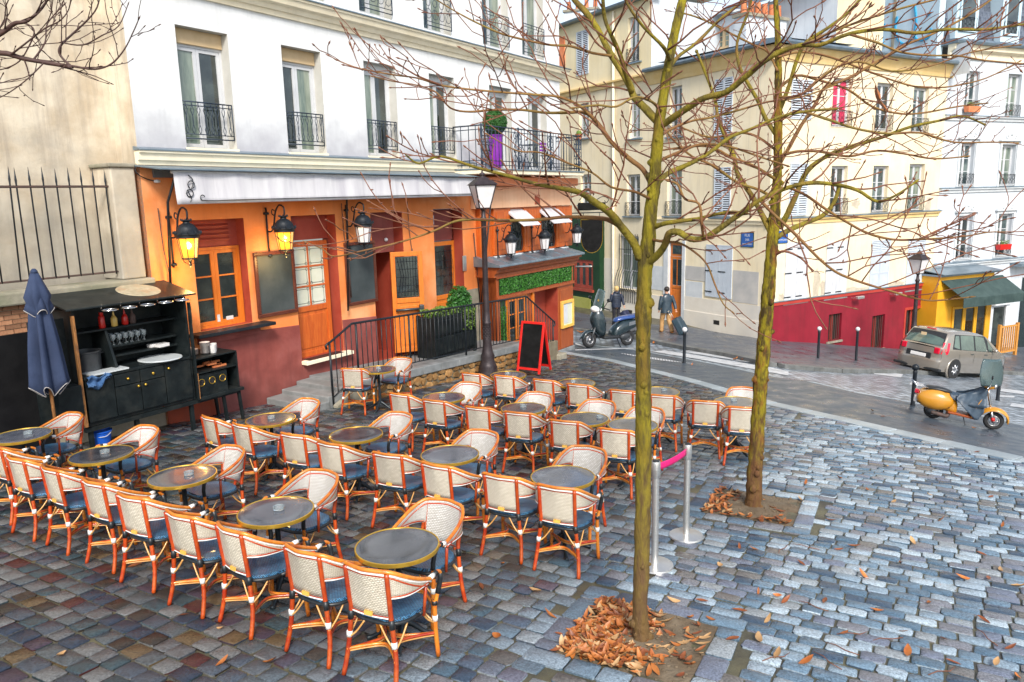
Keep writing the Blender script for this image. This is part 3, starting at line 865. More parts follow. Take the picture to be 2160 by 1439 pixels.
    for k in range(4):
        a, b = crn[k], crn[(k+1) % 4]; mid = (a+b)/2; c = mid*.30; c.z = .205
        st = M().tube(spl([a, a.lerp(c, .55) + (a-mid)*.10, c, b.lerp(c, .55) + (b-mid)*.10, b], 4), .0125, 6).build('stretcher', 'rattan_dark' if k % 2 else 'rattan', t, True)
        M().tube([p + Vector((0,0,-.02)) for p in spl([a, a.lerp(c, .55) + (a-mid)*.10, c, b.lerp(c, .55) + (b-mid)*.10, b], 4)], .006, 5).build('cane', 'rattan_light', st, True)
        for a_, d_ in ((a, b), (b, a)):
            s0 = Vector((a_.x*.98, a_.y*.97, .285)); s1 = a_.lerp(d_, .33); s1.z = .45; s1.x *= .93; s1.y *= .9
            M().tube(spl([s0, s0.lerp(s1, .5) + Vector((0,0,-.02)), s1], 4), .008, 5).build('brace', 'rattan_light', st, True)
    M().box(-.035,.035,-.010,.004,-.008,.022).build('tag', 'cream_menu', t, loc=back_pt(.5,.541) + Vector((0,-.012,-.004)))
    return t
chair0 = make_chair()
nchair = 0
def chair(x, y, az, label, group):
    global nchair
    az += random.gauss(0, 2.5); loc = (x, y, zg(x, y)); rz_ = R_(-az)
    if nchair == 0:
        chair0.location = loc; chair0.rotation_euler = (0,0,rz_); tag(chair0, label, 'chair', group); o = chair0
    else: o = dup(chair0, label, loc, rz_, group)
    n = tilt(Vector((x, y)))
    o.rotation_euler = (Vector((0,0,1)).rotation_difference(n).to_matrix() @ Matrix.Rotation(rz_, 3, 'Z')).to_euler()
    nchair += 1
    return o
def fr(az): return Vector((math.sin(R_(az)), math.cos(R_(az)))), Vector((math.cos(R_(az)), -math.sin(R_(az))))
GRP = 'rattan armchairs on the café square'
def by_feet(a, b, az, lab):
    m = (G(*a).to_2d() + G(*b).to_2d())/2; f, r = fr(az); p = m + f*.285
    return chair(p.x, p.y, az, lab, GRP)
def by_corner(px, py, az, lab):
    f, r = fr(az); p = G(px, py, .90).to_2d() + f*.30 + r*.225
    return chair(p.x, p.y, az, lab, GRP)
def by_top(px, py, az, lab):      # white side towards us
    f, r = fr(az); p = G(px, py, .90).to_2d() + f*.34
    return chair(p.x, p.y, az, lab, GRP)
FEET = [((26,1124),(72,1142),33),((99,1150),(144,1173),35),((182,1187),(239,1211),33),((258,1224),(312,1252),35),((358,1275),(423,1305),34),((463,1315),(537,1349),34),((606,1375),(693,1409),31),((730,1429),(832,1452),25)]
f_, r_ = fr(33)
p0 = (G(26,1124).to_2d() + G(72,1142).to_2d())/2 + f_*.285 - r_*.72 + f_*.10
chair(p0.x, p0.y, 33, 'rattan armchair with its back to us cut by the left edge of the picture', GRP)
for i, (a, b, az) in enumerate(FEET):
    last = ', at its right end' if i == 7 else ''
    by_feet(a, b, az, f'rattan armchair seen from behind, {ORD[i+1]} from the left in the nearest row')
ROW2 = [(414,879,33),(479,894,33),(580,914,30),(658,932,33),(774,955,27),(879,978,29),(1009,1001,27),(1124,1025,24)]
for i, (x, y, az) in enumerate(ROW2):
    by_corner(x, y, az, f'rattan armchair seen from behind, {ORD[i]} from the left in the second row of chairs')
ROW3 = [(814,830,32),(885,844,27),(973,858,29),(1056,869,25),(1153,887,23),(1258,905,23)]
for i, (x, y, az) in enumerate(ROW3):
    by_corner(x, y, az, f'rattan armchair seen from behind, {ORD[i]} from the left in the third row of chairs')
ROW4 = [(968,787,30),(1038,793,24),(1120,801,28),(1193,811,24),(1281,823,26),(1366,834,18),(1453,846,18),(1534,860,12)]
for i, (x, y, az) in enumerate(ROW4):
    by_corner(x, y, az, f'rattan armchair seen from behind, {ORD[i]} from the left in the farthest row of chairs')
by_corner(711, 778, 14, 'rattan armchair seen from behind at the lone table by the iron railing')
# tables
TH, TR = .827, .34
def make_table():
    t = thing('bistro_table', 'x', 'table')
    tp = M().lathe([(0.02,TH-.022),(TR-.012,TH-.022),(TR-.010,TH-.002),(TR-.02,TH),(.2,TH),(.05,TH)], 44).build('tabletop', 'table_top', t, True, 30)
    M().lathe([(TR-.012,TH-.030),(TR-.001,TH-.030),(TR,TH-.026),(TR,TH+.001),(TR-.003,TH+.003),(TR-.011,TH+.003),(TR-.0125,TH-.004)], 44, cap=False).build('rim', 'gold_rim', tp, True, 30)
    M().lathe([(.035,.12),(.055,.13),(.04,.16),(.028,.20),(.030,.36),(.024,.40),(.024,.72),(.06,.775),(.10,.795),(.10,.803)], 14).build('column', 'cast_iron', t, True, 40)
    for k in range(4):
        a = math.pi/4 + k*math.pi/2; c, s = math.cos(a), math.sin(a)
        M().tube(spl([(c*.02,s*.02,.17),(c*.09,s*.09,.13),(c*.18,s*.18,.065),(c*.25,s*.25,.03),(c*.29,s*.29,.022)], 4), [.035,.033,.03,.028,.026,.024,.022,.022,.02,.02,.02,.02,.02,.022,.024,.024,.022], 7).build('foot', 'cast_iron', t, True)
    return t
tab0 = make_table(); ntab = 0
TABS = [  # x, y in the photograph, ashtray offset or None, name of the place, chair at far side (x, y, az)
    (45,918,(.06,.04),'leftmost round table of the nearest row, beside the folded parasol',(157,874,213)),
    (214,958,(.02,.04),'second round table from the left in the nearest row',(314,902,213)),
    (385,1003,(.06,.02),'third round table from the left in the nearest row, brown top',(491,945,213)),
    (582,1077,(.02,.02),'fourth round table from the left in the nearest row',(683,998,213)),
    (838,1150,None,'nearest round table, right end of the nearest row, scuffed bare top',(936,1061,210)),
    (571,884,(0,.03),'round table closest to the stone steps, left end of the second row',(653,844,213)),
    (751,916,None,'bare round table, second from the left in the second row',(845,873,213)),
    (949,958,None,'bare round table, third from the left in the second row',(1020,911,210)),
    (1187,1005,None,'bare round table at the right end of the second row, next to the near tree',(1242,946,210)),
    (936,838,(-.03,.05),'round table at the left end of the third row',(995,809,213)),
    (1104,861,(0,.06),'second round table from the left in the third row',(1139,830,208)),
    (1233,883,(.22,.02),'third round table from the left in the third row, ashtray near its rim',(1267,846,206)),
    (1335,896,None,'bare round table in the third row half behind the near tree trunk',(1367,861,206)),
    (1072,791,(-.01,.05),'round table in the farthest row below the red sandwich board',None),
    (1215,808,(-.04,.05),'round table in the farthest row right of the red sandwich board',None),
    (1390,826,(.1,.05),'round table in the farthest row just right of the near trunk',None),
    (1553,848,(-.02,.06),'round table at the right end of the farthest row, by the far trunk',(1570,819,198)),
    (798,779,(0,.04),'lone round table beside the iron railing',(849,756,205))]
AT = M().lathe([(.045,0),(.05,.004),(.052,.034),(.045,.034),(.040,.012),(.01,.010)], 12).mesh('ashtray', 'clear_glass', True, 35)
WL = ['beside the folded parasol at the left end of the nearest row', 'second of the nearest row, white side to us', 'third of the nearest row, white side to us', 'fourth of the nearest row, white side to us', 'large in front, at the nearest table, white side to us',
      'at the table by the stone steps, white side to us', 'second of the second row, white side to us', 'third of the second row, white side to us', 'right end of the second row, white side to us by the near tree',
      'left end of the third row, white side to us', 'second of the third row, white side to us', 'third of the third row, white side to us', 'half behind the near trunk, white side to us', '', '', '', 'at the far right table behind the far trunk, white side to us', 'at the lone table by the railing, white side to us']
for i, (px, py, ash, lab, ch) in enumerate(TABS):
    g = G(px, py, TH); z = zg(g.x, g.y)
    az_ = random.uniform(0, 1.5)
    if i == 0: o = tab0; tag(o, lab, 'table', 'round bistro tables'); o.location = (g.x, g.y, z); o.rotation_euler = (0,0,az_)
    else: o = dup(tab0, lab, (g.x, g.y, z), az_, 'round bistro tables')
    if ash:
        a = put('ashtray', AT, None, (g.x + ash[0], g.y + ash[1], z + TH + .0015))
        tag(a, 'glass ashtray on the ' + lab.split(',')[0], 'ashtray', 'glass ashtrays on the tables')
    if ch: by_top(ch[0], ch[1], ch[2], 'rattan armchair ' + WL[i])

# ================================================================ BUILDING HELPERS (all in a facade's own frame)
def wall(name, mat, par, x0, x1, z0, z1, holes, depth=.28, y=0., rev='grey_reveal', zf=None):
    """wall face with real openings and their reveals"""
    xs_ = sorted({x0, x1} | {h[k] for h in holes for k in (0, 1)}); zs_ = sorted({z0, z1} | {h[k] for h in holes for k in (2, 3)})
    m = M()
    for a, b in zip(xs_, xs_[1:]):
        for c, d in zip(zs_, zs_[1:]):
            cx, cz = (a+b)/2, (c+d)/2
            if any(h[0] < cx < h[1] and h[2] < cz < h[3] for h in holes): continue
            m.quad((a,y,c),(b,y,c),(b,y,d),(a,y,d))
    bm = bmesh.new()
    me = m.mesh(name, mat)
    bm.from_mesh(me); bmesh.ops.remove_doubles(bm, verts=bm.verts, dist=1e-4); bm.to_mesh(me); bm.free()
    w = put(name, me, par)
    for h in holes:
        r = M()
        a, b, c, d = h[:4]
        dp = h[4] if len(h) > 4 else depth
        r.quad((a,y,c),(a,y,d),(a,y+dp,d),(a,y+dp,c)); r.quad((b,y,d),(b,y,c),(b,y+dp,c),(b,y+dp,d))
        r.quad((a,y,d),(b,y,d),(b,y+dp,d),(a,y+dp,d)); r.quad((b,y,c),(a,y,c),(a,y+dp,c),(b,y+dp,c))
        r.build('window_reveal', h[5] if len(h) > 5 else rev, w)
    return w
def bars(m, x0, x1, z0, z1, y, t, d=.05):
    m.box(x0, x1, y-d, y, z0, z0+t); m.box(x0, x1, y-d, y, z1-t, z1)
    m.box(x0, x0+t, y-d, y, z0+t, z1-t); m.box(x1-t, x1, y-d, y, z0+t, z1-t)
def window(par, x0, x1, z0, z1, y, fm='white_paint', gm_='glass', rows=1, t=.055, leaves=2, curtain=None, box=None, bt=.28):
    """casement: outer frame, leaves with their own panes and glazing bars; y is the depth of the glass"""
    w = M()
    if box:
        M().box(x0, x1, y-.12, y+.02, z1-bt, z1).build('shutter_box', box, par, bevel=.01); z1 -= bt
    bars(w, x0, x1, z0, z1, y, t*.7, .07)
    w = w.build('window', fm, par)
    lw = (x1 - x0 - 1.4*t) / leaves
    for k in range(leaves):
        a = x0 + .7*t + k*lw; b = a + lw
        f = M(); bars(f, a+.003, b-.003, z0+.7*t+.003, z1-.7*t-.003, y-.012, t, .045)
        zz0, zz1 = z0+1.7*t, z1-1.7*t
        for q in range(1, rows):
            zc = lerp(zz0, zz1, q/rows)
            f.box(a+t, b-t, y-.05, y-.014, zc-.014, zc+.014)
        f.build('casement', fm, w)
        for q in range(rows):
            p = M().box(a+t*.8, b-t*.8, y-.03, y-.022, lerp(zz0, zz1, q/rows)-.01, lerp(zz0, zz1, (q+1)/rows)+.01)
            p.build('pane', gm_ if not isinstance(gm_, (list, tuple)) else gm_[(k+q) % len(gm_)], w)
    return w
def balustrade(par, x0, x1, z0, z1, y, n=9, mat='iron_blue', kind=0, name='balustrade'):
    """cast-iron guard: rails, lancet bars with loops"""
    m = M(); h = z1 - z0; r = .011
    for z in (z0, z0+h*.12, z1-h*.1, z1): m.tube([(x0,y,z),(x1,y,z)], r*1.15 if z in (z0,z1) else r*.8, 6)
    m.tube([(x0,y,z0),(x0,y,z1)], r, 6); m.tube([(x1,y,z0),(x1,y,z1)], r, 6)
    st = (x1-x0)/n
    for k in range(n):
        c = x0 + st*(k+.5)
        if kind == 0:
            m.tube(spl([(c,y,z0+h*.12),(c-st*.22,y,z0+h*.25),(c,y,z0+h*.38),(c,y,z0+h*.62),(c-st*.25,y,z0+h*.78),(c,y,z1-h*.1)], 2), r*.62, 5)
            m.tube(spl([(c,y,z0+h*.12),(c+st*.22,y,z0+h*.25),(c,y,z0+h*.38),(c,y,z0+h*.62),(c+st*.25,y,z0+h*.78),(c,y,z1-h*.1)], 2), r*.62, 5)
        else:
            m.ring((c,y,z0+h*.35), st*.42, r*.7, 12, 4, 'y'); m.ring((c,y,z0+h*.68), st*.33, r*.7, 12, 4, 'y')
            m.tube(spl([(c-st*.5,y,z0+h*.12),(c,y,z0+h*.5),(c+st*.5,y,z1-h*.1)], 3), r*.6, 4)
        m.tube([(c,y,z1-h*.1),(c,y,z1)], r*.8, 5)
    return m.build(name, mat, par, True)
def shutter(par, x0, x1, z0, z1, y, mat='grey_shutter', slats=True, solid_from=0., name='shutter'):
    """leaf with frame and real slats"""
    m = M(); t = .045
    bars(m, x0, x1, z0, z1, y, t, .04)
    lf = m.build(name, mat, par)
    if slats:
        zs = lerp(z0, z1, solid_from) if solid_from else z0 + t
        n = max(6, int((z1 - zs - t)/.085)); s = M()
        for k in range(n):
            zc = zs + (z1 - t - zs)*(k+.5)/n
            sl = M().hexa([(x0+t,y-.034,zc-.030),(x1-t,y-.034,zc-.030),(x1-t,y-.006,zc+.012),(x0+t,y-.006,zc+.012),
                    (x0+t,y-.034,zc-.018),(x1-t,y-.034,zc-.018),(x1-t,y-.006,zc+.024),(x0+t,y-.006,zc+.024)])
            sl.build('slat', mat, lf)
        M().box(x0+t*.5, x1-t*.5, y-.003, y+.002, zs, z1-t*.5).build('backing', 'dark_opening', lf)
        if solid_from:
            M().box(x0+t, x1-t, y-.025, y-.004, z0+t, zs-.03).build('panel', mat, lf); M().box(x0+t*.9, x1-t*.9, y-.04, y-.002, zs-.03, zs+.03).build('mid_rail', mat, lf)
            zc = lerp(z0, zs, .45); M().box(x0+t*.9, x1-t*.9, y-.039, y-.002, zc-.03, zc+.03).build('mid_rail', mat, lf)
    else:
        n = 3
        for k in range(n):
            a = lerp(x0, x1, k/n); b = lerp(x0, x1, (k+1)/n)
            M().box(a+.004, b-.004, y-.036, y-.004, z0+.005, z1-.005).build('plank', mat, lf)
        for q in (.1,.5,.9):
            zc = lerp(z0, z1, q)
            M().box(x0-.03, x1*.35+x0*.65+.12, y-.052, y-.040, zc-.022, zc+.022).build('strap_hinge', 'iron', lf)
    return lf
def cornice(par, x0, x1, prof, mat, name='cornice'):
    """prof: (y, z) outline run along the wall"""
    return M().prismx(prof, x0, x1).build(name, mat, par)

# ================================================================ THE CAFÉ BUILDING
cafe = frame(A, 'cafe_building', 'white plastered café house with orange ground floor and lanterns on the left', 'building')
XL, XR = -1.70, 12.9
XW = [(A.x(382,190), A.x(490,195)), (A.x(601,210), A.x(682,212)), (A.x(772,230), A.x(838,232)), (A.x(908,245), A.x(960,247)), (A.x(1033,230), A.x(1079,232)), (A.x(1114,235), A.x(1153,237))]
ZC, ZU = 4.20, 7.22
h1 = [(a, b, 4.24 if i < 4 else 4.05, 6.33) for i, (a, b) in enumerate(XW)]
wall('upper_wall', 'white_plaster', cafe, XL, XR, 4.0, 7.0, h1, .30)
XU = [(A.x(390,5)-.05, A.x(490,5)), (A.x(593,5), A.x(683,5)), (A.x(757,5), A.x(825,10)), (A.x(893,30), A.x(950,30)), (A.x(1018,60), A.x(1072,60)), (A.x(1101,70), A.x(1146,70))]
h2 = [(a, b, 7.36, 9.5) for a, b in XU]
wall('top_wall', 'white_plaster', cafe, XL, XR, 7.2, 10.9, h2, .30)
M().quad((XR,0,-2.2),(XR,9,-2.2),(XR,9,10.9),(XR,0,10.9)).build('side_wall', 'white_plaster', cafe)
M().quad((XL,0,10.9),(XR,0,10.9),(XR,9,12.2),(XL,9,12.2)).build('roof', 'zinc', cafe)
M().quad((XL,9,-2),(XL,0,-2),(XL,0,10.9),(XL,9,10.9)).build('side_wall', 'stucco_wall', cafe)
for i, (a, b) in enumerate(XW):
    z0 = h1[i][2]
    w = window(cafe, a, b, z0, 6.33, .30, 'white_paint', ['glass_pale', 'glass'] if i != 1 else ['glass','glass_pale'], 1, .06, 2, None, 'beige_box' if i < 2 else 'white_paint', .26 if i < 2 else .14)
    if i < 4:
        balustrade(cafe, a+.015, b-.015, 4.42, 5.06, .04, 8)
        M().box(a-.01, b+.01, -.05, .30, 4.19, 4.255).build('sill', 'cream_trim', cafe)
for i, (a, b) in enumerate(XU):
    window(cafe, a, b, 7.36, 9.5, .30, 'white_paint', ['glass_far', 'glass_pale'], 1, .06, 2)
    balustrade(cafe, a+.02, b-.02, 7.46, 8.25, -.04, 4, kind=1)
# mouldings between the floors
cornice(cafe, XL-.06, XR+.22, [(.02,6.84),(-.05,6.84),(-.07,6.93),(-.11,6.94),(-.14,7.02),(-.22,7.05),(-.25,7.14),(-.28,7.16),(-.28,7.20),(.02,7.20)], 'cream_trim')
cornice(cafe, XL-.08, XR+.26, [(.02,7.203),(-.31,7.203),(-.31,7.225),(.02,7.29)], 'zinc', 'zinc_flashing')
cornice(cafe, XL-.05, 7.9, [(.02,3.93),(-.05,3.93),(-.06,4.0),(-.10,4.01),(-.11,4.12),(-.15,4.13),(-.15,4.165),(.02,4.165)], 'cream_trim')
cornice(cafe, XL-.07, 7.9, [(.02,4.168),(-.17,4.168),(-.17,4.185),(.02,4.235)], 'zinc', 'zinc_flashing')
# ground floor: orange render, openings with red reveals
def rx(px, py, px2, py2): return A.x(px, py), A.x(px2, py2)
gw = rx(410,560,522,560); d1 = rx(624,600,716,600); d2 = rx(787,560,853,560); d3 = rx(918,560,978,560)
ZT = 2.97
SH = 8.1
hg = [(gw[0], gw[1], .93, ZT, .30, 'red_reveal'), (d1[0], d1[1], -.08, ZT, .34, 'red_reveal'), (d2[0], d2[1], -.55, ZT, 1.6, 'red_reveal'), (d3[0], d3[1], -.62, ZT+.02, .40, 'red_reveal')]
wall('orange_wall', 'orange_wall', cafe, XL, SH, -1.8, 3.95, hg, .3)
M().quad((XL,.001,3.9),(XL,.4,3.9),(XL,.4,-1),(XL,.001,-1)).build('wall_end', 'orange_wall', cafe)
# plum coloured dado, in pieces between the doors
def dado(x0, x1, za, zb, zl=-1.6): M().hexa([(x0,-.03,zl),(x1,-.03,zl),(x1,.0,zl),(x0,.0,zl),(x0,-.03,za),(x1,-.03,zb),(x1,0,zb),(x0,0,za)]).build('dado', 'plum_wall', cafe, bevel=.01)
dado(-.62, d1[0]-.005, .80, .70)
dado(d1[0], d1[1], -.09, -.09)
dado(d1[1]+.005, d2[0]-.005, .62, .55); dado(d2[1]+.005, d3[0]-.005, .28, .25); dado(d3[1]+.01, SH-.35, -.1, -.1)
M().hexa([(XL,-.035,-1.4),(-.63,-.035,-1.4),(-.63,0,-1.4),(XL,0,-1.4),(XL,-.035,-.02),(-.63,-.035,-.02),(-.63,0,-.02),(XL,0,-.02)]).build('wall_base', 'rust_base', cafe)
M().box(gw[0]-.28, gw[1]+.30, -.34, .02, .86, .925).build('window_ledge', 'iron', cafe, bevel=.01)
M().box(gw[0]-.1, gw[1]+.1, -.10, .0, .70, .858).build('ledge_apron', 'plum_wall', cafe)
# window of the ground floor with a louvred head
lz = 2.45
M().box(gw[0], gw[1], .24, .29, lz, ZT).build('louvre_panel', 'red_reveal', cafe)
for k in range(4): M().hexa([(gw[0]+.12,.20,lz+.12+k*.085),(gw[1]-.2,.20,lz+.12+k*.085),(gw[1]-.2,.24,lz+.16+k*.085),(gw[0]+.12,.24,lz+.16+k*.085),(gw[0]+.12,.20,lz+.14+k*.085),(gw[1]-.2,.20,lz+.14+k*.085),(gw[1]-.2,.24,lz+.18+k*.085),(gw[0]+.12,.24,lz+.18+k*.085)]).build('louvre', 'red_reveal', cafe)
window(cafe, gw[0], gw[1]-.02, .93, lz, .26, 'orange_wood', 'glass', 3, .07, 2)
M().box(gw[0]+.52, gw[0]+.58, .20, .212, 1.02, 1.16).build('sticker', 'white_paint', cafe)
M().box(gw[0]+.72, gw[0]+.88, .20, .212, 1.03, 1.10).build('sticker', 'white_paint', cafe)
# doors
def panelled(par, x0, x1, z0, z1, y, mat='orange_wood', glass='frosted', gz=.42, cols=2, rows=3, name='door', bead='red_reveal', scroll=True):
    m = M(); bars(m, x0, x1, z0, z1, y, .11, .055)
    zm = lerp(z0, z1, gz); m.box(x0+.11, x1-.11, y-.053, y, zm-.06, zm+.06)
    d = m.build(name, mat, par, bevel=.006)
    M().box(x0+.11, x1-.11, y-.03, y-.006, z0+.11, zm-.06).build('panel', mat, d)
    M().box(x0+.18, x1-.18, y-.045, y-.028, z0+.18, zm-.14).build('raised_panel', mat, d, bevel=.012)
    a, b, c, e = x0+.11, x1-.11, zm+.06, z1-.11
    for i in range(cols):
        for j in range(rows):
            p = M().box(lerp(a,b,i/cols)+.012, lerp(a,b,(i+1)/cols)-.012, y-.030, y-.022, lerp(c,e,j/rows)+.012, lerp(c,e,(j+1)/rows)-.012)
            p.build('pane', glass, d)
            if scroll:
                q = M(); x_0, x_1, z_0, z_1 = lerp(a,b,i/cols)+.06, lerp(a,b,(i+1)/cols)-.06, lerp(c,e,j/rows)+.06, lerp(c,e,(j+1)/rows)-.06
                q.tube([(x_0,y-.034,z_0),(x_0,y-.034,z_1),(x_1,y-.034,z_1),(x_1,y-.034,z_0),(x_0,y-.034,z_0)], .005, 4)
                for cx_, cz_ in ((x_0,z_0),(x_1,z_1),(x_0,z_1),(x_1,z_0)): q.ring((cx_,y-.034,cz_), .03, .004, 10, 4, 'y')
                q.build('etched_line', 'iron', d)
    g = M()
    for i in range(1, cols): x = lerp(a,b,i/cols); g.box(x-.018, x+.018, y-.045, y-.01, c, e)
    for j in range(1, rows): z = lerp(c,e,j/rows); g.box(a, b, y-.044, y-.011, z-.018, z+.018)
    if cols*rows > 1: g.build('glazing_bar', mat, d)
    return d
M().box(d1[0], d1[1], .27, .33, 2.45, ZT).build('door_head', 'red_reveal', cafe)
panelled(cafe, d1[0]+.02, d1[1]-.10, -.08, 2.42, .26, 'redwood')
M().box(d1[0]-.03, d1[1]+.12, -.20, .26, -.16, -.083).build('threshold', 'cream_trim', cafe, bevel=.008)
M().box(d1[0]+.1, d1[1]-.12, -.15, .1, -.082, -.078).build('doormat', 'iron', cafe)
# second doorway: passage with tiled side, the leaf stands open towards us
zb2 = -.50
M().box(d2[0]-.01, d2[0]+.005, .02, 1.6, zb2, 2.1).build('passage_wall', 'orange_wall', cafe)
M().box(d2[0], d2[1]+.3, 1.58, 1.62, zb2, ZT).build('passage_back', 'orange_wall', cafe)
for k in range(5):
    for j in range(4): M().box(d2[0]+.006, d2[0]+.016, .06+k*.3, .35+k*.3, -.45+j*.28, -.18+j*.28).build('tile', 'terracotta' if 0 else 'rust_base', cafe)
M().box(d2[0], d2[1], .30, .36, 2.0, ZT).build('door_head', 'plum_wall', cafe)
M().ball(((d2[0]+d2[1])/2+.25, .28, 2.3), .05).build('door_lamp', 'milk_glass', cafe, True)
hx = A.x(826,620,.04)
ex = A.x(893,620,.50)
lwid = math.hypot(ex-hx, .46)
leaf = panelled(cafe, 0, lwid, zb2+.06, 2.02, .02, 'orange_wood', 'glass', .52, 1, 1, 'open_door', scroll=False)
leaf.location = (hx, -.05, 0); leaf.rotation_euler = (0, 0, -math.atan2(.46, ex-hx))
gr = M()
for k in range(7): gr.tube([(.16+k*(lwid-.32)/6, -.02, .95),(.16+(k+1.5)*(lwid-.32)/8, -.02, 1.45),(.16+k*(lwid-.32)/6, -.02, 1.88)], .006, 4)
for z in (1.05,1.2,1.4,1.6,1.78): gr.tube([(.13,-.02,z),(lwid-.13,-.02,z)], .005, 4)
gr.build('leaded_grille', 'iron', leaf)
M().tube([(.06,-.10,.62),(lwid-.06,-.10,.62)], .032, 8).build('push_bar', 'pot_metal', leaf, True)
M().box(lwid-.14, lwid-.03, -.13, -.02, .50,.72).build('push_bar_box', 'pot_metal', leaf, bevel=.02)
# third door
M().box(d3[0], d3[1]-.02, .34, .40, 2.15, ZT).build('door_head', 'plum_wall', cafe)
d3x = A.x(960,560,-.3)
panelled(cafe, d3[0]+.01, d3x+.02, -.60, 2.12, .36, 'orange_wood', 'glass', .45, 1, 1, 'door', scroll=False)
g3 = M()
for k in range(5):
    x = lerp(d3[0]+.14, d3x-.12, k/4); g3.tube([(x,.30,.85),(x+.05,.30,1.3),(x-.04,.30,1.9)], .006, 4)
for z in (.95,1.2,1.4,1.6,1.85): g3.tube([(d3[0]+.13,.30,z),(d3x-.1,.30,z)], .005, 4)
g3.build('leaded_grille', 'iron', cafe)
M().box(d3x+.02, d3[1], .30, .40, -.7, ZT).build('door_side', 'plum_wall', cafe)
M().box(d3x-.30, d3x-.15, .285, .31, .55, .59).build('letter_slot', 'brass', cafe)
xn = A.x(930,463); zn = A.z(930,463)
M().box(xn-.11, xn+.11, .318, .338, zn-.13, zn+.10).build('number_plate', 'white_paint', cafe)
text('house_number', '13', .20, 'sign_blue', cafe, (xn, .316, zn-.015))
xi, zi = A(978,555,-.0)
M().box(xi-.06, xi+.10, -.03, 0, zi-.22, zi+.20).build('intercom', 'steel', cafe, bevel=.01)
# bare patch of plaster at the foot of the wall near the shop
M().box(SH-.62, SH-.02, -.02, .0, -1.2, .75).build('bare_plaster', 'old_stone', cafe)
# awning: cover box, front board with printed scrolls, arms
y0 = -.62
ax0, ax1 = A.x(369,400,.62), A.x(1003,400,.62)
aw = M().hexa([(ax0,-.08,3.72),(ax1,-.08,3.72),(ax1,-.03,3.72),(ax0,-.03,3.72),(ax0,-.08,3.9),(ax1,-.08,3.9),(ax1,-.03,3.9),(ax0,-.03,3.9)]).build('awning', 'zinc', cafe)
M().hexa([(ax0-.3,-.72,3.82),(ax1+.05,-.72,3.78),(ax1+.05,.0,3.90),(ax0-.3,.0,3.90),(ax0-.3,-.72,3.845),(ax1+.05,-.72,3.805),(ax1+.05,.0,3.925),(ax0-.3,.0,3.925)]).build('awning_cover', 'zinc', aw, bevel=.006)
def va(u, v):
    return (lerp(ax0, ax1, u), y0 - .012*math.sin(u*55) - .03*v*v, lerp(3.79-.06*u, 3.255+.05*u, v))
M().grid(va, 90, 6).build('valance', 'awning_cloth', aw, True, solid=.012)
M().tube([(ax0-.02,y0+.02,3.80),(ax1+.02,y0+.02,3.735)], .035, 8).build('front_bar', 'white_paint', aw, True)
sc = M(); sx_ = ax0 + .26; yy = y0 - .052
def arc(cx, cz, r, a0, a1, n=10): return [(cx + r*math.cos(lerp(a0,a1,k/n)), yy, cz + r*math.sin(lerp(a0,a1,k/n))) for k in range(n+1)]
sc.tube(arc(sx_+.02,3.58,.065,-1.2,4.2), .010, 4); sc.tube(arc(sx_-.02,3.44,.065,2.0,7.4), .010, 4)
sc.tube(spl([(sx_-.02,yy,3.74),(sx_+.06,yy,3.66),(sx_+.02,yy,3.52),(sx_-.05,yy,3.48),(sx_,yy,3.36),(sx_-.03,yy,3.29)],4), .010, 4)
sc.tube(arc(sx_+.22,3.36,.045,.3,4.6), .009, 4)
sc.tube(spl([(sx_+.20,yy,3.32),(sx_+.45,yy-.005,3.305),(sx_+1.2,yy-.005,3.315),(lerp(ax0,ax1,.6),yy-.005,3.335),(ax1-.1,yy-.005,3.355)],6), .008, 4)
sc.build('printed_scroll', 'iron', aw)
for px, pb in ((364,600),(738,655),(1147,0)):
    if pb == 0:
        xa = A.x(1012,470,.10); M().tube([(xa+.1,-.45,3.3),(xa,-.07,.35)], .022, 6).build('awning_arm', 'iron', aw, True); M().tube([(xa-.25,-.06,2.3),(xa-.05,-.06,.3)], .015, 6).build('awning_crank', 'iron', aw, True); continue
    xa = A.x(px, 520, .30)
    M().tube([(xa,-.58,3.72),(xa,-.30,3.3),(xa,-.12,A.z(px,pb,.12))], .022, 6).build('awning_arm', 'iron', aw, True)
for px in (337,722,860):
    xa = A.x(px, 500); M().tube([(xa,-.04,3.2),(xa+.02,-.04,2.5),(xa+.08,-.04,2.05)], .010, 5).build('chain', 'rust_iron', aw)
    M().tube([(xa+.08,-.05,2.05),(xa+.11,-.05,1.1)], .018, 6).build('crank_rod', 'rust_iron', aw, True)
M().lathe([(.01,-.03),(.05,-.02),(.055,.0),(.05,.02),(.01,.03)], 10, (A.x(327,383), -.06, A.z(327,383))).build('junction_box', 'white_paint', cafe, True)
M().tube(spl([(A.x(283,348),-.02,A.z(283,348)),(A.x(286,365),-.03,A.z(286,365)),(A.x(305,377),-.03,A.z(305,377)),(A.x(325,382),-.04,A.z(325,382))],5), .010, 5).build('cable', 'iron', cafe)

# ---------------------------------------------------------------- upper panelled part and shop front (under the balcony)
Y6 = -.6
sx0, sx1 = A.x(1047,600,.6), A.x(1209,600,.6)
M().quad((SH,0,-2.2),(XR,0,-2.2),(XR,0,4.0),(SH,0,4.0)).build('ground_wall', 'orange_wall', cafe)
# pale salmon band with its moulding, under the balcony
bz0, bz1 = 2.95, 3.55
M().box(SH-.3, XR+.1, -.30, 0, bz0, bz1).build('fascia', 'salmon_wall', cafe, bevel=.01)
M().box(SH-.2, XR, -.66, -.01, 3.56, 3.80).build('balcony_corbel', 'terracotta', cafe, bevel=.04)
M().box(A.x(1133,417,.3)-.14, A.x(1133,417,.3)+.14, -.32, -.29, 3.02, 3.3).build('vent', 'rust_base', cafe)
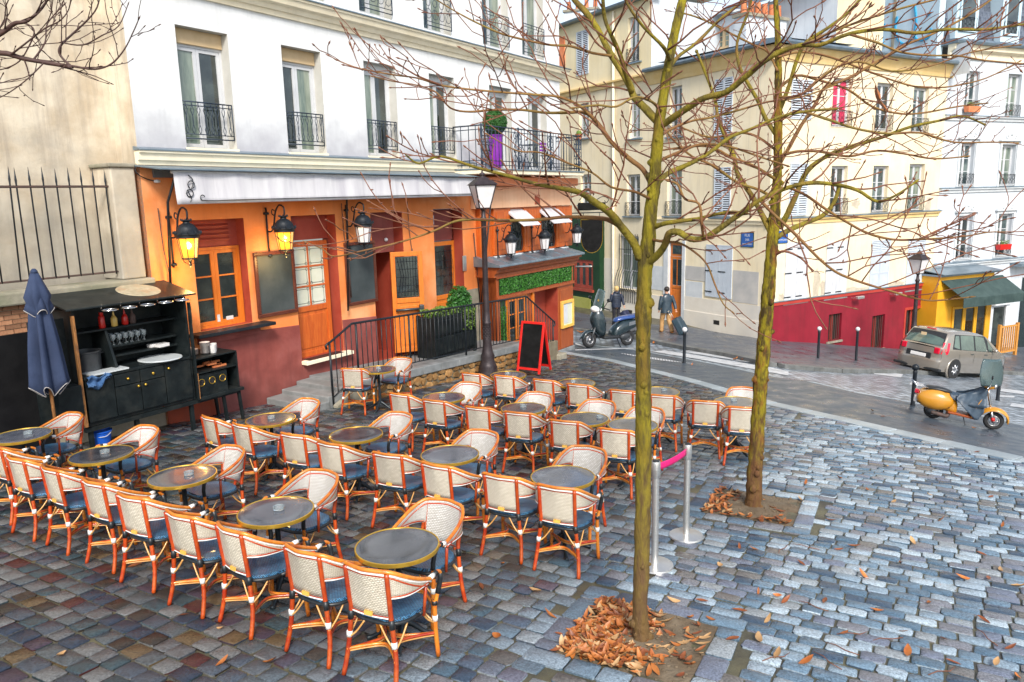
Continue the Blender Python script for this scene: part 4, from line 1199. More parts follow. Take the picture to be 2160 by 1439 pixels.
# panelled first part: piers and little windows with white hoods
pz0, pz1 = 1.62, 2.96
upper = M().box(SH-.08, XR-.25, -.16, -.005, pz0-.2, pz1).build('panelled_front', 'redwood', cafe)
edges = [A.x(p, 480, .2) for p in (1040, 1075, 1104, 1140, 1172, 1205)]
for k in (0, 2, 4):
    a, b = edges[k], edges[k+1]
    M().box(a, b, -.24, -.161, pz0, pz1-.02).build('pier', 'redwood', upper, bevel=.012)
    M().box(a+.12, b-.12, -.258, -.24, pz0+.15, pz1-.5).build('raised_panel', 'redwood', upper, bevel=.015)
    M().box(a+.12, b-.12, -.258, -.24, pz1-.40, pz1-.12).build('raised_panel', 'redwood', upper, bevel=.015)
for k in (1, 3):
    a, b = edges[k], edges[k+1]
    M().box(a+.05, b-.05, -.172, -.160, pz0+.05, pz1-.3).build('pane', 'glass', upper)
    g = M()
    for q in range(4):
        x = lerp(a+.12, b-.12, q/3)
        g.tube(spl([(x,-.20,pz0+.05),(x+.06,-.20,pz0+.35),(x-.06,-.20,pz0+.65),(x,-.20,pz1-.35)],3), .012, 5)
    g.ring(((a+b)/2,-.20,pz0+.5), .13, .010, 14, 4, 'y')
    g.build('window_grille', 'iron', upper, True)
    hd = M().hexa([(a-.1,-.75,2.42),(b+.1,-.75,2.42),(b+.1,-.17,2.82),(a-.1,-.17,2.82),(a-.1,-.75,2.44),(b+.1,-.75,2.44),(b+.1,-.17,2.90),(a-.1,-.17,2.90)])
    hd.build('hood', 'awning_cloth', upper)
# the zinc covered cornice
zc0 = 1.36
cornice(cafe, sx0-.22, sx1+.30, [(0,zc0+.28),(-.86,zc0+.06),(-.88,zc0+.03),(-.88,zc0),(0,zc0)], 'zinc', 'cornice_cover')
for k in range(6):
    x = lerp(sx0-.1, sx1+.2, (k+.5)/6); M().hexa([(x-.012,-.86,zc0+.06),(x+.012,-.86,zc0+.06),(x+.012,0,zc0+.275),(x-.012,0,zc0+.275),(x-.012,-.86,zc0+.085),(x+.012,-.86,zc0+.085),(x+.012,0,zc0+.30),(x-.012,0,zc0+.30)]).build('zinc_seam', 'zinc', cafe)
for k, px in enumerate((1060,1090,1120,1150,1180)): M().box(edges[0]+k*.95, edges[0]+k*.95+.5, -.28, -.165, pz0-.22, pz0-.02).build('pier_base', 'white_trim', cafe, bevel=.01)
cornice(cafe, sx0-.14, sx1+.22, [(0,zc0-.003),(-.82,zc0-.003),(-.80,zc0-.07),(-.72,zc0-.10),(-.70,zc0-.18),(-.63,zc0-.22),(-.63,zc0-.30),(0,zc0-.30)], 'brown_wood', 'shop_cornice')
# fascia with the artificial hedge panel
gz0, gz1 = .55, 1.02
shop = M().box(sx0, sx1, Y6, -.01, gz0-.12, 1.055).build('shop_front', 'brown_wood', cafe)
M().box(sx0-.02, sx1+.02, Y6-.05, Y6, gz1, 1.06).build('moulding', 'brown_wood', shop); M().box(sx0-.02, sx1+.02, Y6-.05, Y6, gz0-.12, gz0-.04).build('moulding', 'brown_wood', shop)
def leafy(name, par, pts_fn, n, size, mats='ivy_leaf'):
    m = M()
    for _ in range(n):
        p, nrm = pts_fn(); p = Vector(p); nrm = Vector(nrm).normalized()
        a = (nrm + Vector((random.gauss(0,.6), random.gauss(0,.6), random.gauss(0,.6)))).normalized()
        t = a.orthogonal().normalized(); b = a.cross(t); s = size*random.uniform(.6,1.3)
        th = random.random()*6.28; t2 = t*math.cos(th)+b*math.sin(th); b2 = a.cross(t2)
        m.quad(p - t2*s, p - b2*s*.5 + a*s*.2, p + t2*s, p + b2*s*.5 + a*s*.2)
    return stuff(m.build(name, mats, par))
leafy('hedge_panel', shop, lambda: ((random.uniform(sx0+.14,sx1-.14), Y6-.005-random.random()*.03, random.uniform(gz0,gz1-.02)), (0,-1,0)), 3800, .030)
M().box(sx0+.12, sx1-.12, Y6-.012, Y6, gz0-.01, gz1-.01).build('hedge_backing', 'green_paint', shop)
zb = -2.1
pl0 = A.x(1178,650,.6)
# right pier with the menu case
pier = M().box(pl0, sx1, Y6+.005, -.01, zb, gz0-.12).build('pier', 'brown_wood', shop, bevel=.01)
M().box(pl0+.10, sx1-.10, Y6-.02, Y6+.005, -.15, gz0-.25).build('raised_panel', 'brown_wood', pier, bevel=.015)
M().box(pl0+.10, sx1-.10, Y6-.02, Y6+.005, -1.62, -.98).build('raised_panel', 'brown_wood', pier, bevel=.015)
mz0, mz1 = A.z(1195,690,.62), A.z(1195,633,.62)
mcx = M(); bars(mcx, pl0+.10, sx1-.10, mz0, mz1, Y6-.01, .09, .08)
mo = mcx.build('menu_case', 'cream_menu', pier, bevel=.008)
M().box(pl0+.19, sx1-.19, Y6-.05, Y6-.02, mz0+.09, mz1-.09).build('menu_glass', 'frosted', mo)
M().box(pl0+.22, (pl0+sx1)/2, Y6-.056, Y6-.051, mz0+.16, mz1-.13).build('menu_sheet', 'white_paint', mo)
M().box(pl0-.02, sx1+.02, Y6-.04, -.01, zb-.3, -1.62-.02).build('pier_base', 'step_stone', pier, bevel=.02)
# left part: shop window behind hedge strip, then the deep red entrance
M().box(sx0, sx0+.16, Y6+.005, -.01, zb, gz0-.12).build('pier', 'brown_wood', shop)
leafy('hedge_panel', shop, lambda: ((random.uniform(sx0+.20,A.x(1068,660,.6)), Y6+.02-random.random()*.03, random.uniform(-.95,gz0-.35)), (0,-1,0)), 900, .030)
M().box(sx0+.17, A.x(1068,660,.6), Y6+.03, Y6+.06, -1.6, gz0-.12).build('hedge_backing', 'green_paint', shop)
xw0, xw1 = A.x(1070,660,.6), A.x(1112,660,.6)
window(shop, xw0, xw1, -1.0, gz0-.13, Y6+.06, 'orange_wood', 'glass', 3, .07, 2)
M().box(xw0, xw1, Y6+.01, Y6+.06, -1.7, -1.01).build('stall_riser', 'brown_wood', shop)
M().box(A.x(1126,650,.6)-.05, A.x(1126,650,.6)+.05, Y6, -.01, -1.8, gz0-.121).build('post', 'orange_wood', shop)
M().box(xw1+.02, pl0-.01, -.14, -.011, zb, gz0-.13).build('entrance_back', 'red_reveal', shop)
M().box(pl0-.03, pl0-.003, Y6+.02, -.15, zb, gz0-.13).build('entrance_side', 'red_reveal', shop)
M().box(xw1, A.x(1126,650,.6)-.055, Y6+.05, Y6+.09, -1.8, gz0-.13).build('side_panel', 'brown_wood', shop)
M().quad((sx0,Y6+.01,1.0),(sx0,-.01,1.0),(sx0,-.01,-2),(sx0,Y6+.01,-2)).build('shop_side', 'brown_wood', shop)
# balcony
bx0, bx1, BY = A.x(1016,315,.9), A.x(1226,315,.9), -.9
M().box(bx0-.05, bx1+.05, BY-.06, -.005, 3.86, 3.965).build('balcony_slab', 'cream_trim', cafe, bevel=.01)
M().box(bx0-.07, bx1+.07, BY-.09, -.005, 3.968, 4.0).build('balcony_edge', 'zinc', cafe)
bal = M()
for z in (4.09, 4.2, 4.98, 5.08): bal.tube([(bx0,0,z),(bx0,BY,z),(bx1,BY,z),(bx1,0,z)], .018 if z > 5 else .011, 6)
bo = bal.build('balcony_railing', 'iron_blue', cafe, True)
n = 34
for k in range(n+1):
    x = lerp(bx0, bx1, k/n)
    if k % 11 in (0,):
        M().lathe([(.03,4.0),(.035,4.3),(.02,4.35),(.03,4.5),(.02,4.7),(.035,4.9),(.02,5.08),(.03,5.12)], 8, (x,BY,0)).build('baluster', 'iron_blue', bo, True)
    else: M().tube([(x,BY,4.02),(x,BY,5.08)], .010, 5).build('bar', 'iron_blue', bo, True)
for k in (0.5,1.5,2.5,10,11.5,21.3,22.5,31.5,32.5,33.4):
    x = lerp(bx0, bx1, k/n); m = M()
    for z in (4.30,4.52,4.74,4.90): m.ring((x,BY,z), .085, .011, 12, 4, 'y')
    m.tube(spl([(x-.06,BY,4.1),(x+.07,BY,4.3),(x-.07,BY,4.55),(x+.07,BY,4.8),(x-.06,BY,5.0)],3), .011, 4)
    m.build('scroll_panel', 'iron_blue', bo, True)
for yb in (-.25,-.5,-.72): M().tube([(bx0,yb,4.02),(bx0,yb,5.08)], .011, 5).build('bar', 'iron_blue', bo); M().tube([(bx1,yb,4.02),(bx1,yb,5.08)], .011, 5).build('bar', 'iron_blue', bo)
# things on the balcony
def inA(x, y, z): return A.at(x, -y, z)
tp = thing('topiary_pot', 'clipped green box ball in a tall purple pot on the balcony', 'plant', inA(A.x(1045,315,.62), -.62, 4.003), A.rot)
M().lathe([(.12,0),(.16,.03),(.21,.85),(.23,.87),(.23,.90),(.19,.90),(.18,.82)], 20).build('pot', 'purple_pot', tp, True, 40)
M().tube([(0,0,.8),(0,0,1.15)], .03, 6).build('stem', 'bark_brown', tp)
def ballpt():
    v = Vector((random.gauss(0,1),random.gauss(0,1),random.gauss(0,1))).normalized(); r = .33*(1 - .12*random.random()) * (1+.05*noise.noise(v*3))
    return (v*r + Vector((0,0,1.22)), v)
leafy('foliage', tp, ballpt, 5200, .026, 'box_leaf')
M().ball((0,0,1.22), .28, n=14, m=9).build('foliage_core', 'box_leaf', tp, True)
for k, px in enumerate((1160,1120)):
    t = thing('balcony_chair', ['small folding metal chair on the balcony, right one', 'small folding metal table on the balcony between chair and purple pot'][k], ['chair','table'][k], inA(A.x(px,330,.5), -.45, 4.003), A.rot)
    m = M()
    for s in (-1,1): m.tube([(s*.2,-.2,0),(s*.2,.15,.75 if k else .5)], .012, 5); m.tube([(s*.2,.2,0),(s*.2,-.15,.75 if k else .5)], .012, 5)
    m.build('frame', 'iron_blue', t)
    M().box(-.22,.22,-.2,.2,.72 if k else .45,.74 if k else .47).build('top' if k else 'seat', 'iron_blue', t)
    if k == 0:
        for q in range(3): M().box(-.2,.2,.19,.205,.6+q*.1,.66+q*.1).build('slat', 'purple_pot', t)

# ---------------------------------------------------------------- wall lanterns
def lantern(px, py, lit, lab, wall_off=0., k=1.):
    """bracket, gallows scroll, crowned lantern; (px, py) is the middle of the glass"""
    off = wall_off + .52*k
    x, z = A(px, py, off)
    t = thing('wall_lantern', lab, 'lantern', A.at(x, wall_off, z), A.rot, 'iron wall lanterns on the café front')
    Y = -.52*k
    br = M()
    br.tube([(0,-.03,-.38*k),(0,-.03,.62*k)], .018*k, 6)
    for zz_ in (-.33,.50): br.lathe([(.055*k,-.02),(.06*k,0),(.05*k,.03)], 10, (0,-.03,zz_*k))
    br.tube(spl([(0,-.03,.15*k),(0,-.16*k,.16*k),(0,-.24*k,.30*k),(0,-.30*k,.52*k),(0,-.42*k,.66*k),(0,-.55*k,.62*k),(0,-.56*k,.50*k),(0,Y,.44*k)],5), .017*k, 6)
    br.tube(spl([(0,-.30*k,.45*k),(0,-.20*k,.50*k),(0,-.22*k,.58*k),(0,-.28*k,.55*k)],5), .011*k, 5)
    br.build('bracket', 'iron', t, True)
    c = (0, Y, 0)
    cp = M().lathe([(.02,.46),(.07,.455),(.09,.44),(.055,.42),(.06,.40),(.12,.37),(.17,.31),(.195,.24),(.225,.225),(.225,.20),(.20,.185),(.20,.15),(.185,.14)], 16, c)
    cp.v = [(x_*k, Y + (y_-Y)*k, z_*k) for x_, y_, z_ in cp.v]
    cap = cp.build('cap', 'iron', t, True, 45)
    cr = M()
    for q in range(12):
        a = 2*math.pi*q/12; cr.lathe([(.018*k,.215*k),(.02*k,.24*k),(.003*k,.275*k)], 5, (math.cos(a)*.222*k, Y+math.sin(a)*.222*k, 0))
    for q in range(8):
        a = 2*math.pi*q/8; cr.lathe([(.012*k,.44*k),(.013*k,.455*k),(.003*k,.48*k)], 5, (math.cos(a)*.085*k, Y+math.sin(a)*.085*k, 0))
    cr.build('crown', 'iron', cap)
    gl = M().lathe([(.175*k,.14*k),(.125*k,-.20*k)], 8, c, cap=False).build('glass', 'lit_glass' if lit else 'milk_glass', t)
    ca = M()
    for q in range(8):
        a = 2*math.pi*(q)/8; ca.tube([(math.cos(a)*.178*k, Y+math.sin(a)*.178*k, .14*k),(math.cos(a)*.127*k, Y+math.sin(a)*.127*k, -.205*k)], .008*k, 4)
    ca.ring((0,Y,-.205*k), .125*k, .013*k, 16, 5)
    ca.build('cage', 'iron', t)
    b2 = M().lathe([(.125*k,-.205*k),(.08*k,-.225*k),(.03*k,-.235*k),(.02*k,-.30*k),(.03*k,-.32*k),(.004*k,-.36*k)], 10, c)
    for q in range(4):
        a = math.pi/4 + math.pi/2*q; b2.tube(spl([(math.cos(a)*.12*k,Y+math.sin(a)*.12*k,-.21*k),(math.cos(a)*.09*k,Y+math.sin(a)*.09*k,-.27*k),(math.cos(a)*.02*k,Y+math.sin(a)*.02*k,-.31*k)],3), .008*k, 4)
    b2.build('finial', 'iron', t, True)
    if lit:
        M().ball((0,Y,.0), .055*k).build('bulb', 'bulb', t, True)
        l = bpy.data.lights.new('lantern_light', 'POINT'); l.energy = 14; l.color = (1,.62,.2); l.shadow_soft_size = .1
        lo_ = bpy.data.objects.new('lantern_light', l); COL.objects.link(lo_); lo_.parent = t; lo_.location = (0, Y-.0, -.45)
    return t
lantern(398, 520, True, 'lit iron wall lantern left of the orange ground floor window')
lantern(601, 505, True, 'lit iron wall lantern above the left blackboard')
lantern(767, 492, False, 'unlit iron wall lantern above the right blackboard')
lantern(1078, 521, False, 'unlit iron lantern on the shop, leftmost of the three', .25, .92)
lantern(1149, 512, False, 'unlit iron lantern on the shop, middle of the three', .25, .92)
lantern(1217, 500, False, 'unlit iron lantern on the shop corner, rightmost of the three', .20, .92)
# blackboards
def board(p4, lab):
    xs4 = [A(*q, .04) for q in p4]
    x0 = (xs4[0][0]+xs4[3][0])/2; x1 = (xs4[1][0]+xs4[2][0])/2; z1 = (xs4[0][1]+xs4[1][1])/2; z0 = (xs4[2][1]+xs4[3][1])/2
    t = thing('blackboard', lab, 'blackboard', A.at(x0, .03, z0), A.rot, 'framed blackboards on the café wall')
    w, h = x1-x0, z1-z0
    M().box(.05, w-.05, -.012, .01, .05, h-.05).build('slate_panel', 'black_board', t)
    f = M(); bars(f, 0, w, 0, h, .012, .075, .045); f.build('frame', 'board_frame', t, bevel=.012)
    bd = M()
    for k in range(int(h/.05)):
        for x in (.06, w-.06): bd.ball((x, -.036, .05+k*.05), .012, n=6, m=4)
    for k in range(int(w/.05)):
        for z in (.06, h-.06): bd.ball((.05+k*.05, -.036, z), .012, n=6, m=4)
    bd.build('beading', 'board_frame', t, True)
board([(530,536),(616,524),(631,656),(549,673)], 'framed empty blackboard left of the frosted glass door')
board([(722,513),(788,507),(799,636),(737,645)], 'framed empty blackboard right of the frosted glass door')

# ================================================================ TERRACE, STEPS, RAILING
def zl(t): return -.42 - .05*(t - 1.6)          # level of the raised landing along the front
TY = -1.5
ter = frame(A, 'terrace', 'raised stone landing with rubble retaining wall and steps along the orange front', 'terrace')
t0, t1 = 1.62, 8.35
m = M()
for k in range(10):
    a, b = lerp(t0, t1, k/10), lerp(t0, t1, (k+1)/10)
    M().hexa([(a+.004,TY+.36,zl(a)-.2),(b-.004,TY+.36,zl(b)-.2),(b-.004,-.034,zl(b)-.2),(a+.004,-.034,zl(a)-.2),(a+.004,TY+.36,zl(a)),(b-.004,TY+.36,zl(b)),(b-.004,-.034,zl(b)),(a+.004,-.034,zl(a))]).build('paving_slab', 'step_stone', ter, bevel=.006)
    M().hexa([(a+.006,TY-.05,zl(a)-.15),(b-.006,TY-.05,zl(b)-.15),(b-.006,TY+.355,zl(b)-.15),(a+.006,TY+.355,zl(a)-.15),(a+.006,TY-.05,zl(a)+.03),(b-.006,TY-.05,zl(b)+.03),(b-.006,TY+.355,zl(b)+.03),(a+.006,TY+.355,zl(a)+.03)]).build('coping_stone', 'step_stone', ter, bevel=.015)
M().box(t0, t1+1.6, TY+.02, -.04, -2.4, zl(t1)-.21).build('terrace_core', 'rubble_mortar', ter)
M().hexa([(t0,TY+.02,-1.5),(t1,TY+.02,-2),(t1,TY+.3,-2),(t0,TY+.3,-1.5),(t0,TY+.02,zl(t0)-.14),(t1,TY+.02,zl(t1)-.14),(t1,TY+.3,zl(t1)-.14),(t0,TY+.3,zl(t0)-.14)]).build('wall_core', 'rubble_mortar', ter)
# rubble stones, each its own
def rubble(x0, x1, zbot, ztop, par, y):
    x = x0
    while x < x1:
        w = random.uniform(.16,.34); z = zbot(x) - .1
        while z < ztop(x) - .17:
            h = random.uniform(.12,.24); h = min(h, ztop(x) - .15 - z)
            c = (x + w/2 + random.uniform(-.03,.03), z + h/2)
            n = random.choice((5,6,7)); out = []
            for k in range(n):
                a = 2*math.pi*(k + random.uniform(-.2,.2))/n
                out.append((c[0] + math.cos(a)*w*.53, c[1] + math.sin(a)*h*.54))
            d = random.uniform(.01,.04)
            vs = [(p[0], y+.03, p[1]) for p in out] + [(lerp(c[0],p[0],.86), y-d+random.uniform(-.008,.008), lerp(c[1],p[1],.86)) for p in out] + [(c[0], y-d-.006, c[1])]
            fs = [(k,(k+1)%n,n+(k+1)%n,n+k) for k in range(n)] + [(n+k,n+(k+1)%n,2*n) for k in range(n)]
            M().add(vs, fs).build('rubble_stone', 'rubble_stone', par)
            z += h + .01
        x += w
def gz_(x, y=TY): p = A.at(x, -y, 0); return zg(p.x, p.y)
rubble(t0+.2, t1, lambda x: gz_(x), lambda x: zl(x), ter, TY)
# three steps up from the left, with a cheek
for k in range(3):
    a = .45 + k*.40; z = gz_(a, -.7) + .03 + (k+1)*.115 - .02
    M().box(a, t0+.02 if k == 2 else a+.46, -1.40, -.036, z-.40, z).build('step', 'step_stone', ter, bevel=.02)
M().hexa([(.95,TY-.04,-1.2),(t0+.2,TY-.04,-1.2),(t0+.2,-1.41,-1.2),(.95,-1.41,-1.2),(.95,TY-.04,-.74),(t0+.2,TY-.04,zl(t0)+.02),(t0+.2,-1.41,zl(t0)+.02),(.95,-1.41,-.74)]).build('cheek', 'old_stone', ter, bevel=.02)
for k in range(5):     # steps down at the far end
    a = t1 + k*.34; z = lerp(zl(t1), gz_(t1+1.7), (k+.6)/5)
    M().box(a+.003, a+.36, TY+.05, -.65, z-.5, z).build('step', 'step_stone', ter, bevel=.02)
M().box(t1+1.52, t1+1.95, TY-.1, TY+.35, gz_(t1+1.7)-.3, gz_(t1+1.7)+.16).build('end_block', 'old_stone', ter, bevel=.03)
# railing
rail_o = frame(A, 'railing', 'black iron handrail with upright bars along the stone landing', 'railing')
ry = TY + .10
pts = [(.98,-.75,.46),(1.06,-.75,.62),(1.62,zl(1.62)+.05,.80),(t1,zl(t1)+.05,.545),(t1+1.48,gz_(t1+1.6)+.05,-.36)]
top = [(.90,ry,.40),(.88,ry,.47),(.94,ry,.51),(1.02,ry,.53)] + [(p[0],ry,p[2]) for p in pts[2:]] + [(t1+1.56,ry,-.40),(t1+1.58,ry,-.50),(t1+1.52,ry,-.52)]
M().tube(top[:4] + [top[4]] + [top[5]] + top[6:], .024, 8).build('handrail', 'iron', rail_o, True)
def rail_z(x):
    L = [(.94,.51),(1.62,.80),(t1,.545),(t1+1.48,-.36)]
    for (a, za), (b, zb_) in zip(L, L[1:]):
        if a <= x <= b: return lerp(za, zb_, (x-a)/(b-a))
    return L[-1][1]
def base_z(x):
    if x < 1.62: return lerp(-.76, zl(1.62)+.03, (x-.94)/.68)
    if x <= t1: return zl(x) + .03
    return lerp(zl(t1)+.03, gz_(t1+1.48), (x-t1)/1.48)
M().tube([(.98,ry,-.60),(1.62,ry,zl(1.62)+.14),(t1,ry,zl(t1)+.14),(t1+1.4,ry,base_z(t1+1.4)+.14)], .014, 6).build('bottom_rail', 'iron', rail_o, True)
x = .98; k = 0
while x < t1 + 1.45:
    post = k in (0,) or any(abs(x - q) < .075 for q in (1.68, 3.32, 5.55, 8.3))
    M().tube([(x,ry,base_z(x) - .02 if post or k == 0 else base_z(x)+.12),(x,ry,rail_z(x)-.01)], .024 if post else .0105, 6).build('post' if post else 'bar', 'iron', rail_o, True)
    x += .15; k += 1
M().tube([(t1+1.46,ry,base_z(t1+1.46)-.1),(t1+1.46,ry,-.37)], .024, 6).build('post', 'iron', rail_o, True)
# planter
px0, px1 = A.x(912,700,.75), A.x(990,700,1.1)
pt = thing('planter', 'tall black wooden planter with green shrubs beside the open door', 'planter', A.at((px0+px1)/2, .80, zl(5.8)), A.rot)
hw = .84
M().hexa([(-hw,-.22,.04),(hw,-.22,.04),(hw,.22,.04),(-hw,.22,.04),(-hw,-.27,1.05),(hw,-.27,1.05),(hw,.27,1.05),(-hw,.27,1.05)]).build('box', 'black_wood', pt, bevel=.01)
for k in range(2):
    for q in range(2): M().box(lerp(-hw+.08,hw-.96,q), lerp(-.06,hw-.08,q), -.285, -.255, .15+k*.46, .55+k*.42).build('panel', 'black_wood', pt, bevel=.015)
for s in (-1,1):
    for q in (-1,1): M().box(s*hw-.06*(s>0)-.0*(s<0), s*hw+.06*(s<0), q*.25-.04, q*.25+.04, -.02, 1.1).build('corner_post', 'black_wood', pt)
fin = M()
for k in range(14): fin.lathe([(.012,1.05),(.012,1.14),(.02,1.15),(.003,1.19)], 5, (lerp(-hw,hw,k/13), -.26, 0))
fin.build('finials', 'iron', pt)
def plantpt():
    x = random.uniform(-.78,.78); y = random.uniform(-.22,.22)
    return ((x, y, 1.06 + random.random()*(.16+.12*noise.noise((x*2,y*2,1)))), (random.gauss(0,1),random.gauss(0,1)-.4,1))
leafy('low_foliage', pt, plantpt, 1500, .045, 'plant_leaf')
def shrubpt():
    v = Vector((random.gauss(0,1),random.gauss(0,1),abs(random.gauss(0,1)))).normalized(); r = random.random()**.4
    return (Vector((.55+v.x*.42*r, v.y*.30*r, 1.06+v.z*.66*r)), v)
leafy('shrub', pt, shrubpt, 2300, .045, 'box_leaf')
leafy('hanging_foliage', pt, lambda: ((.25+random.random()*.55, -.30-random.random()*.05, 1.1-random.random()**1.7*.5), (0,-1,.3)), 220, .04, 'plant_leaf')

# ================================================================ STREET LAMPS
def street_lamp(loc, H, lab, rot=0.):
    t = thing('street_lamp', lab, 'street lamp', loc, rot, 'cast-iron street lamps')
    M().lathe([(.24,-.05),(.25,.10),(.22,.16),(.235,.22),(.20,.30),(.16,.42),(.175,.50),(.14,.60),(.12,.70),(.105,.85),(.115,.90),(.10,.95),(.098,1.30),(.11,1.33),(.11,1.36),(.09,1.40),(.075,1.7),(.07,2.2),(.062,H-1.15),(.08,H-1.12),(.085,H-1.07),(.055,H-1.02),(.045,H-.88),(.07,H-.86),(.07,H-.83),(.03,H-.80)], 18).build('post', 'lamp_iron', t, True, 45)
    rl = M()
    for k in range(7):
        for q in range(8):
            a = 2*math.pi*(q+.5*(k%2))/8; rl.ball((math.cos(a)*.10, math.sin(a)*.10, .98+k*.045), .018, n=6, m=4)
    rl.build('relief', 'lamp_iron', t, True)
    z0, z1 = H-.82, H-.27; b, w = .13, .255
    pn = M(); P0 = [(-b,-b,z0),(b,-b,z0),(b,b,z0),(-b,b,z0)]; P1 = [(-w,-w,z1),(w,-w,z1),(w,w,z1),(-w,w,z1)]
    hd = M()
    for i in range(4):
        hd.tube([P0[i], P1[i]], .018, 5); hd.tube([P0[i], P0[(i+1)%4]], .018, 5); hd.tube([P1[i], P1[(i+1)%4]], .024, 5)
    ho = hd.build('lantern_frame', 'lamp_iron', t)
    for i in range(4): M().quad(P0[i], P0[(i+1)%4], P1[(i+1)%4], P1[i]).build('pane', 'milk_glass', ho)
    rf = M(); e = w + .05; R1 = [(-e,-e,z1),(e,-e,z1),(e,e,z1),(-e,e,z1)]; r2 = .12; R2 = [(-r2,-r2,z1+.17),(r2,-r2,z1+.17),(r2,r2,z1+.17),(-r2,r2,z1+.17)]
    for i in range(4): rf.quad(R1[i], R1[(i+1)%4], R2[(i+1)%4], R2[i])
    rf.quad(*R2)
    ro = rf.build('lantern_roof', 'lamp_iron', ho)
    M().lathe([(.12,z1+.17),(.10,z1+.19),(.05,z1+.20),(.05,z1+.22),(.08,z1+.24),(.07,z1+.27),(.02,z1+.30),(.025,z1+.32),(.004,z1+.36)], 10).build('finial', 'lamp_iron', ro, True)
    return t
g = G(1030, 792)
hh = (DP(1020, 366, g.y).z - g.z)
street_lamp(g, hh, 'brown cast-iron street lamp in front of the café railing', R_(20))
g = G(1922, 768)
street_lamp(g + Vector((0,0,.12)), DP(1936, 531, g.y).z - g.z - .12, 'dark street lamp in front of the crimson wall', R_(30))

# sandwich board
a0, a1, b0, b1 = G(1092,779), G(1150,800), G(1163,800), G(1163,795)
ab = thing('sandwich_board', 'red framed black folding sandwich board on the cobbles by the lamp post', 'sandwich board', (G(1127,790).x, G(1127,790).y, G(1127,790).z), R_(-32))
H_ = 1.36
for s in (-1, 1):
    tl = math.atan2(.36, H_)
    mm = Matrix.Rotation(s*tl*.9, 4, 'X')
    f = M(); bars(f, -.34, .34, .0, H_, .02, .06, .04); f.v = [tuple(mm @ Vector((x_, y_, z_ - H_)) + Vector((0, 0, H_))) for x_, y_, z_ in f.v]
    q = M().box(-.285, .285, -.006, .010, .20, H_-.055); q.v = [tuple(mm @ Vector((x_, y_, z_ - H_)) + Vector((0, 0, H_))) for x_, y_, z_ in q.v]
    q2 = M().box(-.285, .285, -.015, .019, .14, .20); q2.v = [tuple(mm @ Vector((x_, y_, z_ - H_)) + Vector((0, 0, H_))) for x_, y_, z_ in q2.v]
    # leave the legs free below the panel: drop the floor-level bar
    f.v = f.v[8:]; f.f = [tuple(i-8 for i in ff) for ff in f.f[6:]]
    fo = f.build('frame', 'red_paint', ab, bevel=.006); q.build('panel', 'deep_board', fo); q2.build('rail', 'red_paint', fo)

# ================================================================ LEFT: GARDEN WALL, FENCE, OUTDOOR BAR
gwl = frame(A, 'garden_wall', 'low brick wall with stone cap and stucco wall behind on the far left', 'wall')
WX0 = -11.
M().box(WX0, XL, .62, .9, -1.5, 11.5).build('stucco_wall', 'stucco_wall', gwl)
M().box(WX0, -1.70, -.12, .42, 1.83, 2.03).build('stone_cap', 'old_stone', gwl, bevel=.03)
M().box(-2.20, -1.78, .02, .60, 2.035, 3.88).build('pillar', 'stucco_wall', gwl, bevel=.02)
M().box(-2.24, -1.74, -.02, .60, 3.882, 3.95).build('pillar_cap', 'old_stone', gwl, bevel=.02)
M().box(WX0, XL-.01, .03, .40, -1.4, 1.828).build('wall_core', 'mortar', gwl)
M().box(WX0, -3.62, -.03, .025, -1.4, 1.40).build('black_sheet', 'black_sheet', gwl)
BRK = M().box(0,.21,-.025,.0,0,.062).mesh('brick', 'brick')
for j in range(6):
    x = -6.2 + (.11 if j % 2 else 0)
    while x < -3.3:
        put('brick', BRK, gwl, (x, .03, 1.405 + j*.072)); x += .222
fen = frame(A, 'iron_fence', 'rusty iron fence of spiked bars on the stone cap at far left', 'fence')
fy = .14
M().tube([(WX0,fy,2.15),(-2.15,fy,2.17)], .016, 6).build('rail', 'rust_iron', fen); M().tube([(WX0,fy,3.56),(-1.95,fy,3.575)], .020, 6).build('rail', 'rust_iron', fen)
SPK = M().tube([(0,0,2.14),(0,0,3.62),(0,0,3.67),(0,0,3.86)], [.013,.013,.018,.002], 6).mesh('bar', 'iron', True)
k = 0; x = -2.24
while x > -7.5:
    b_ = put('bar', SPK, fen, (x, fy-.005, random.uniform(-.02,.02)));
    if k == 8: b_.rotation_euler = (0, .03, 0)
    x -= .195; k += 1
# ---- the outdoor bar
SO = .80
def sxp(px, py): return A.x(px, py, SO)
bar = frame(A, 'bar_stall', 'black wooden outdoor bar cupboard with shelves, drawers and worn doors by the parasol', 'stall')
s0, s1 = -3.52, -1.62
zb0, zt = -.08, 1.72; F = -SO
M().box(s0, s1, -.08, -.045, zb0, zt).build('back_panel', 'black_wood', bar)
M().box(s0, s0+.04, F+.02, -.081, zb0, zt).build('side_panel', 'black_wood', bar); M().box(s1-.04, s1, F+.02, -.081, zb0, zt).build('side_panel', 'black_wood', bar)
M().hexa([(s0-.14,F-.12,1.74),(s1+.12,F-.12,1.74),(s1+.12,.0-.04,1.93),(s0-.14,-.04,1.93),(s0-.14,F-.12,1.77),(s1+.12,F-.12,1.77),(s1+.12,-.04,1.96),(s0-.14,-.04,1.96)]).build('roof_board', 'black_wood', bar, bevel=.01)
M().box(s0+.041, s1-.041, F+.03, -.085, zb0, zb0+.05).build('bottom_board', 'black_wood', bar)
zc = .70                                             # counter level
M().box(s0+.041, s1-.041, F-.02, -.085, zc-.05, zc).build('counter', 'black_wood', bar, bevel=.008)
for z in (1.32,): M().box(s0+.041, s1-.041, F+.28, -.085, z, z+.03).build('shelf', 'black_wood', bar, bevel=.005)
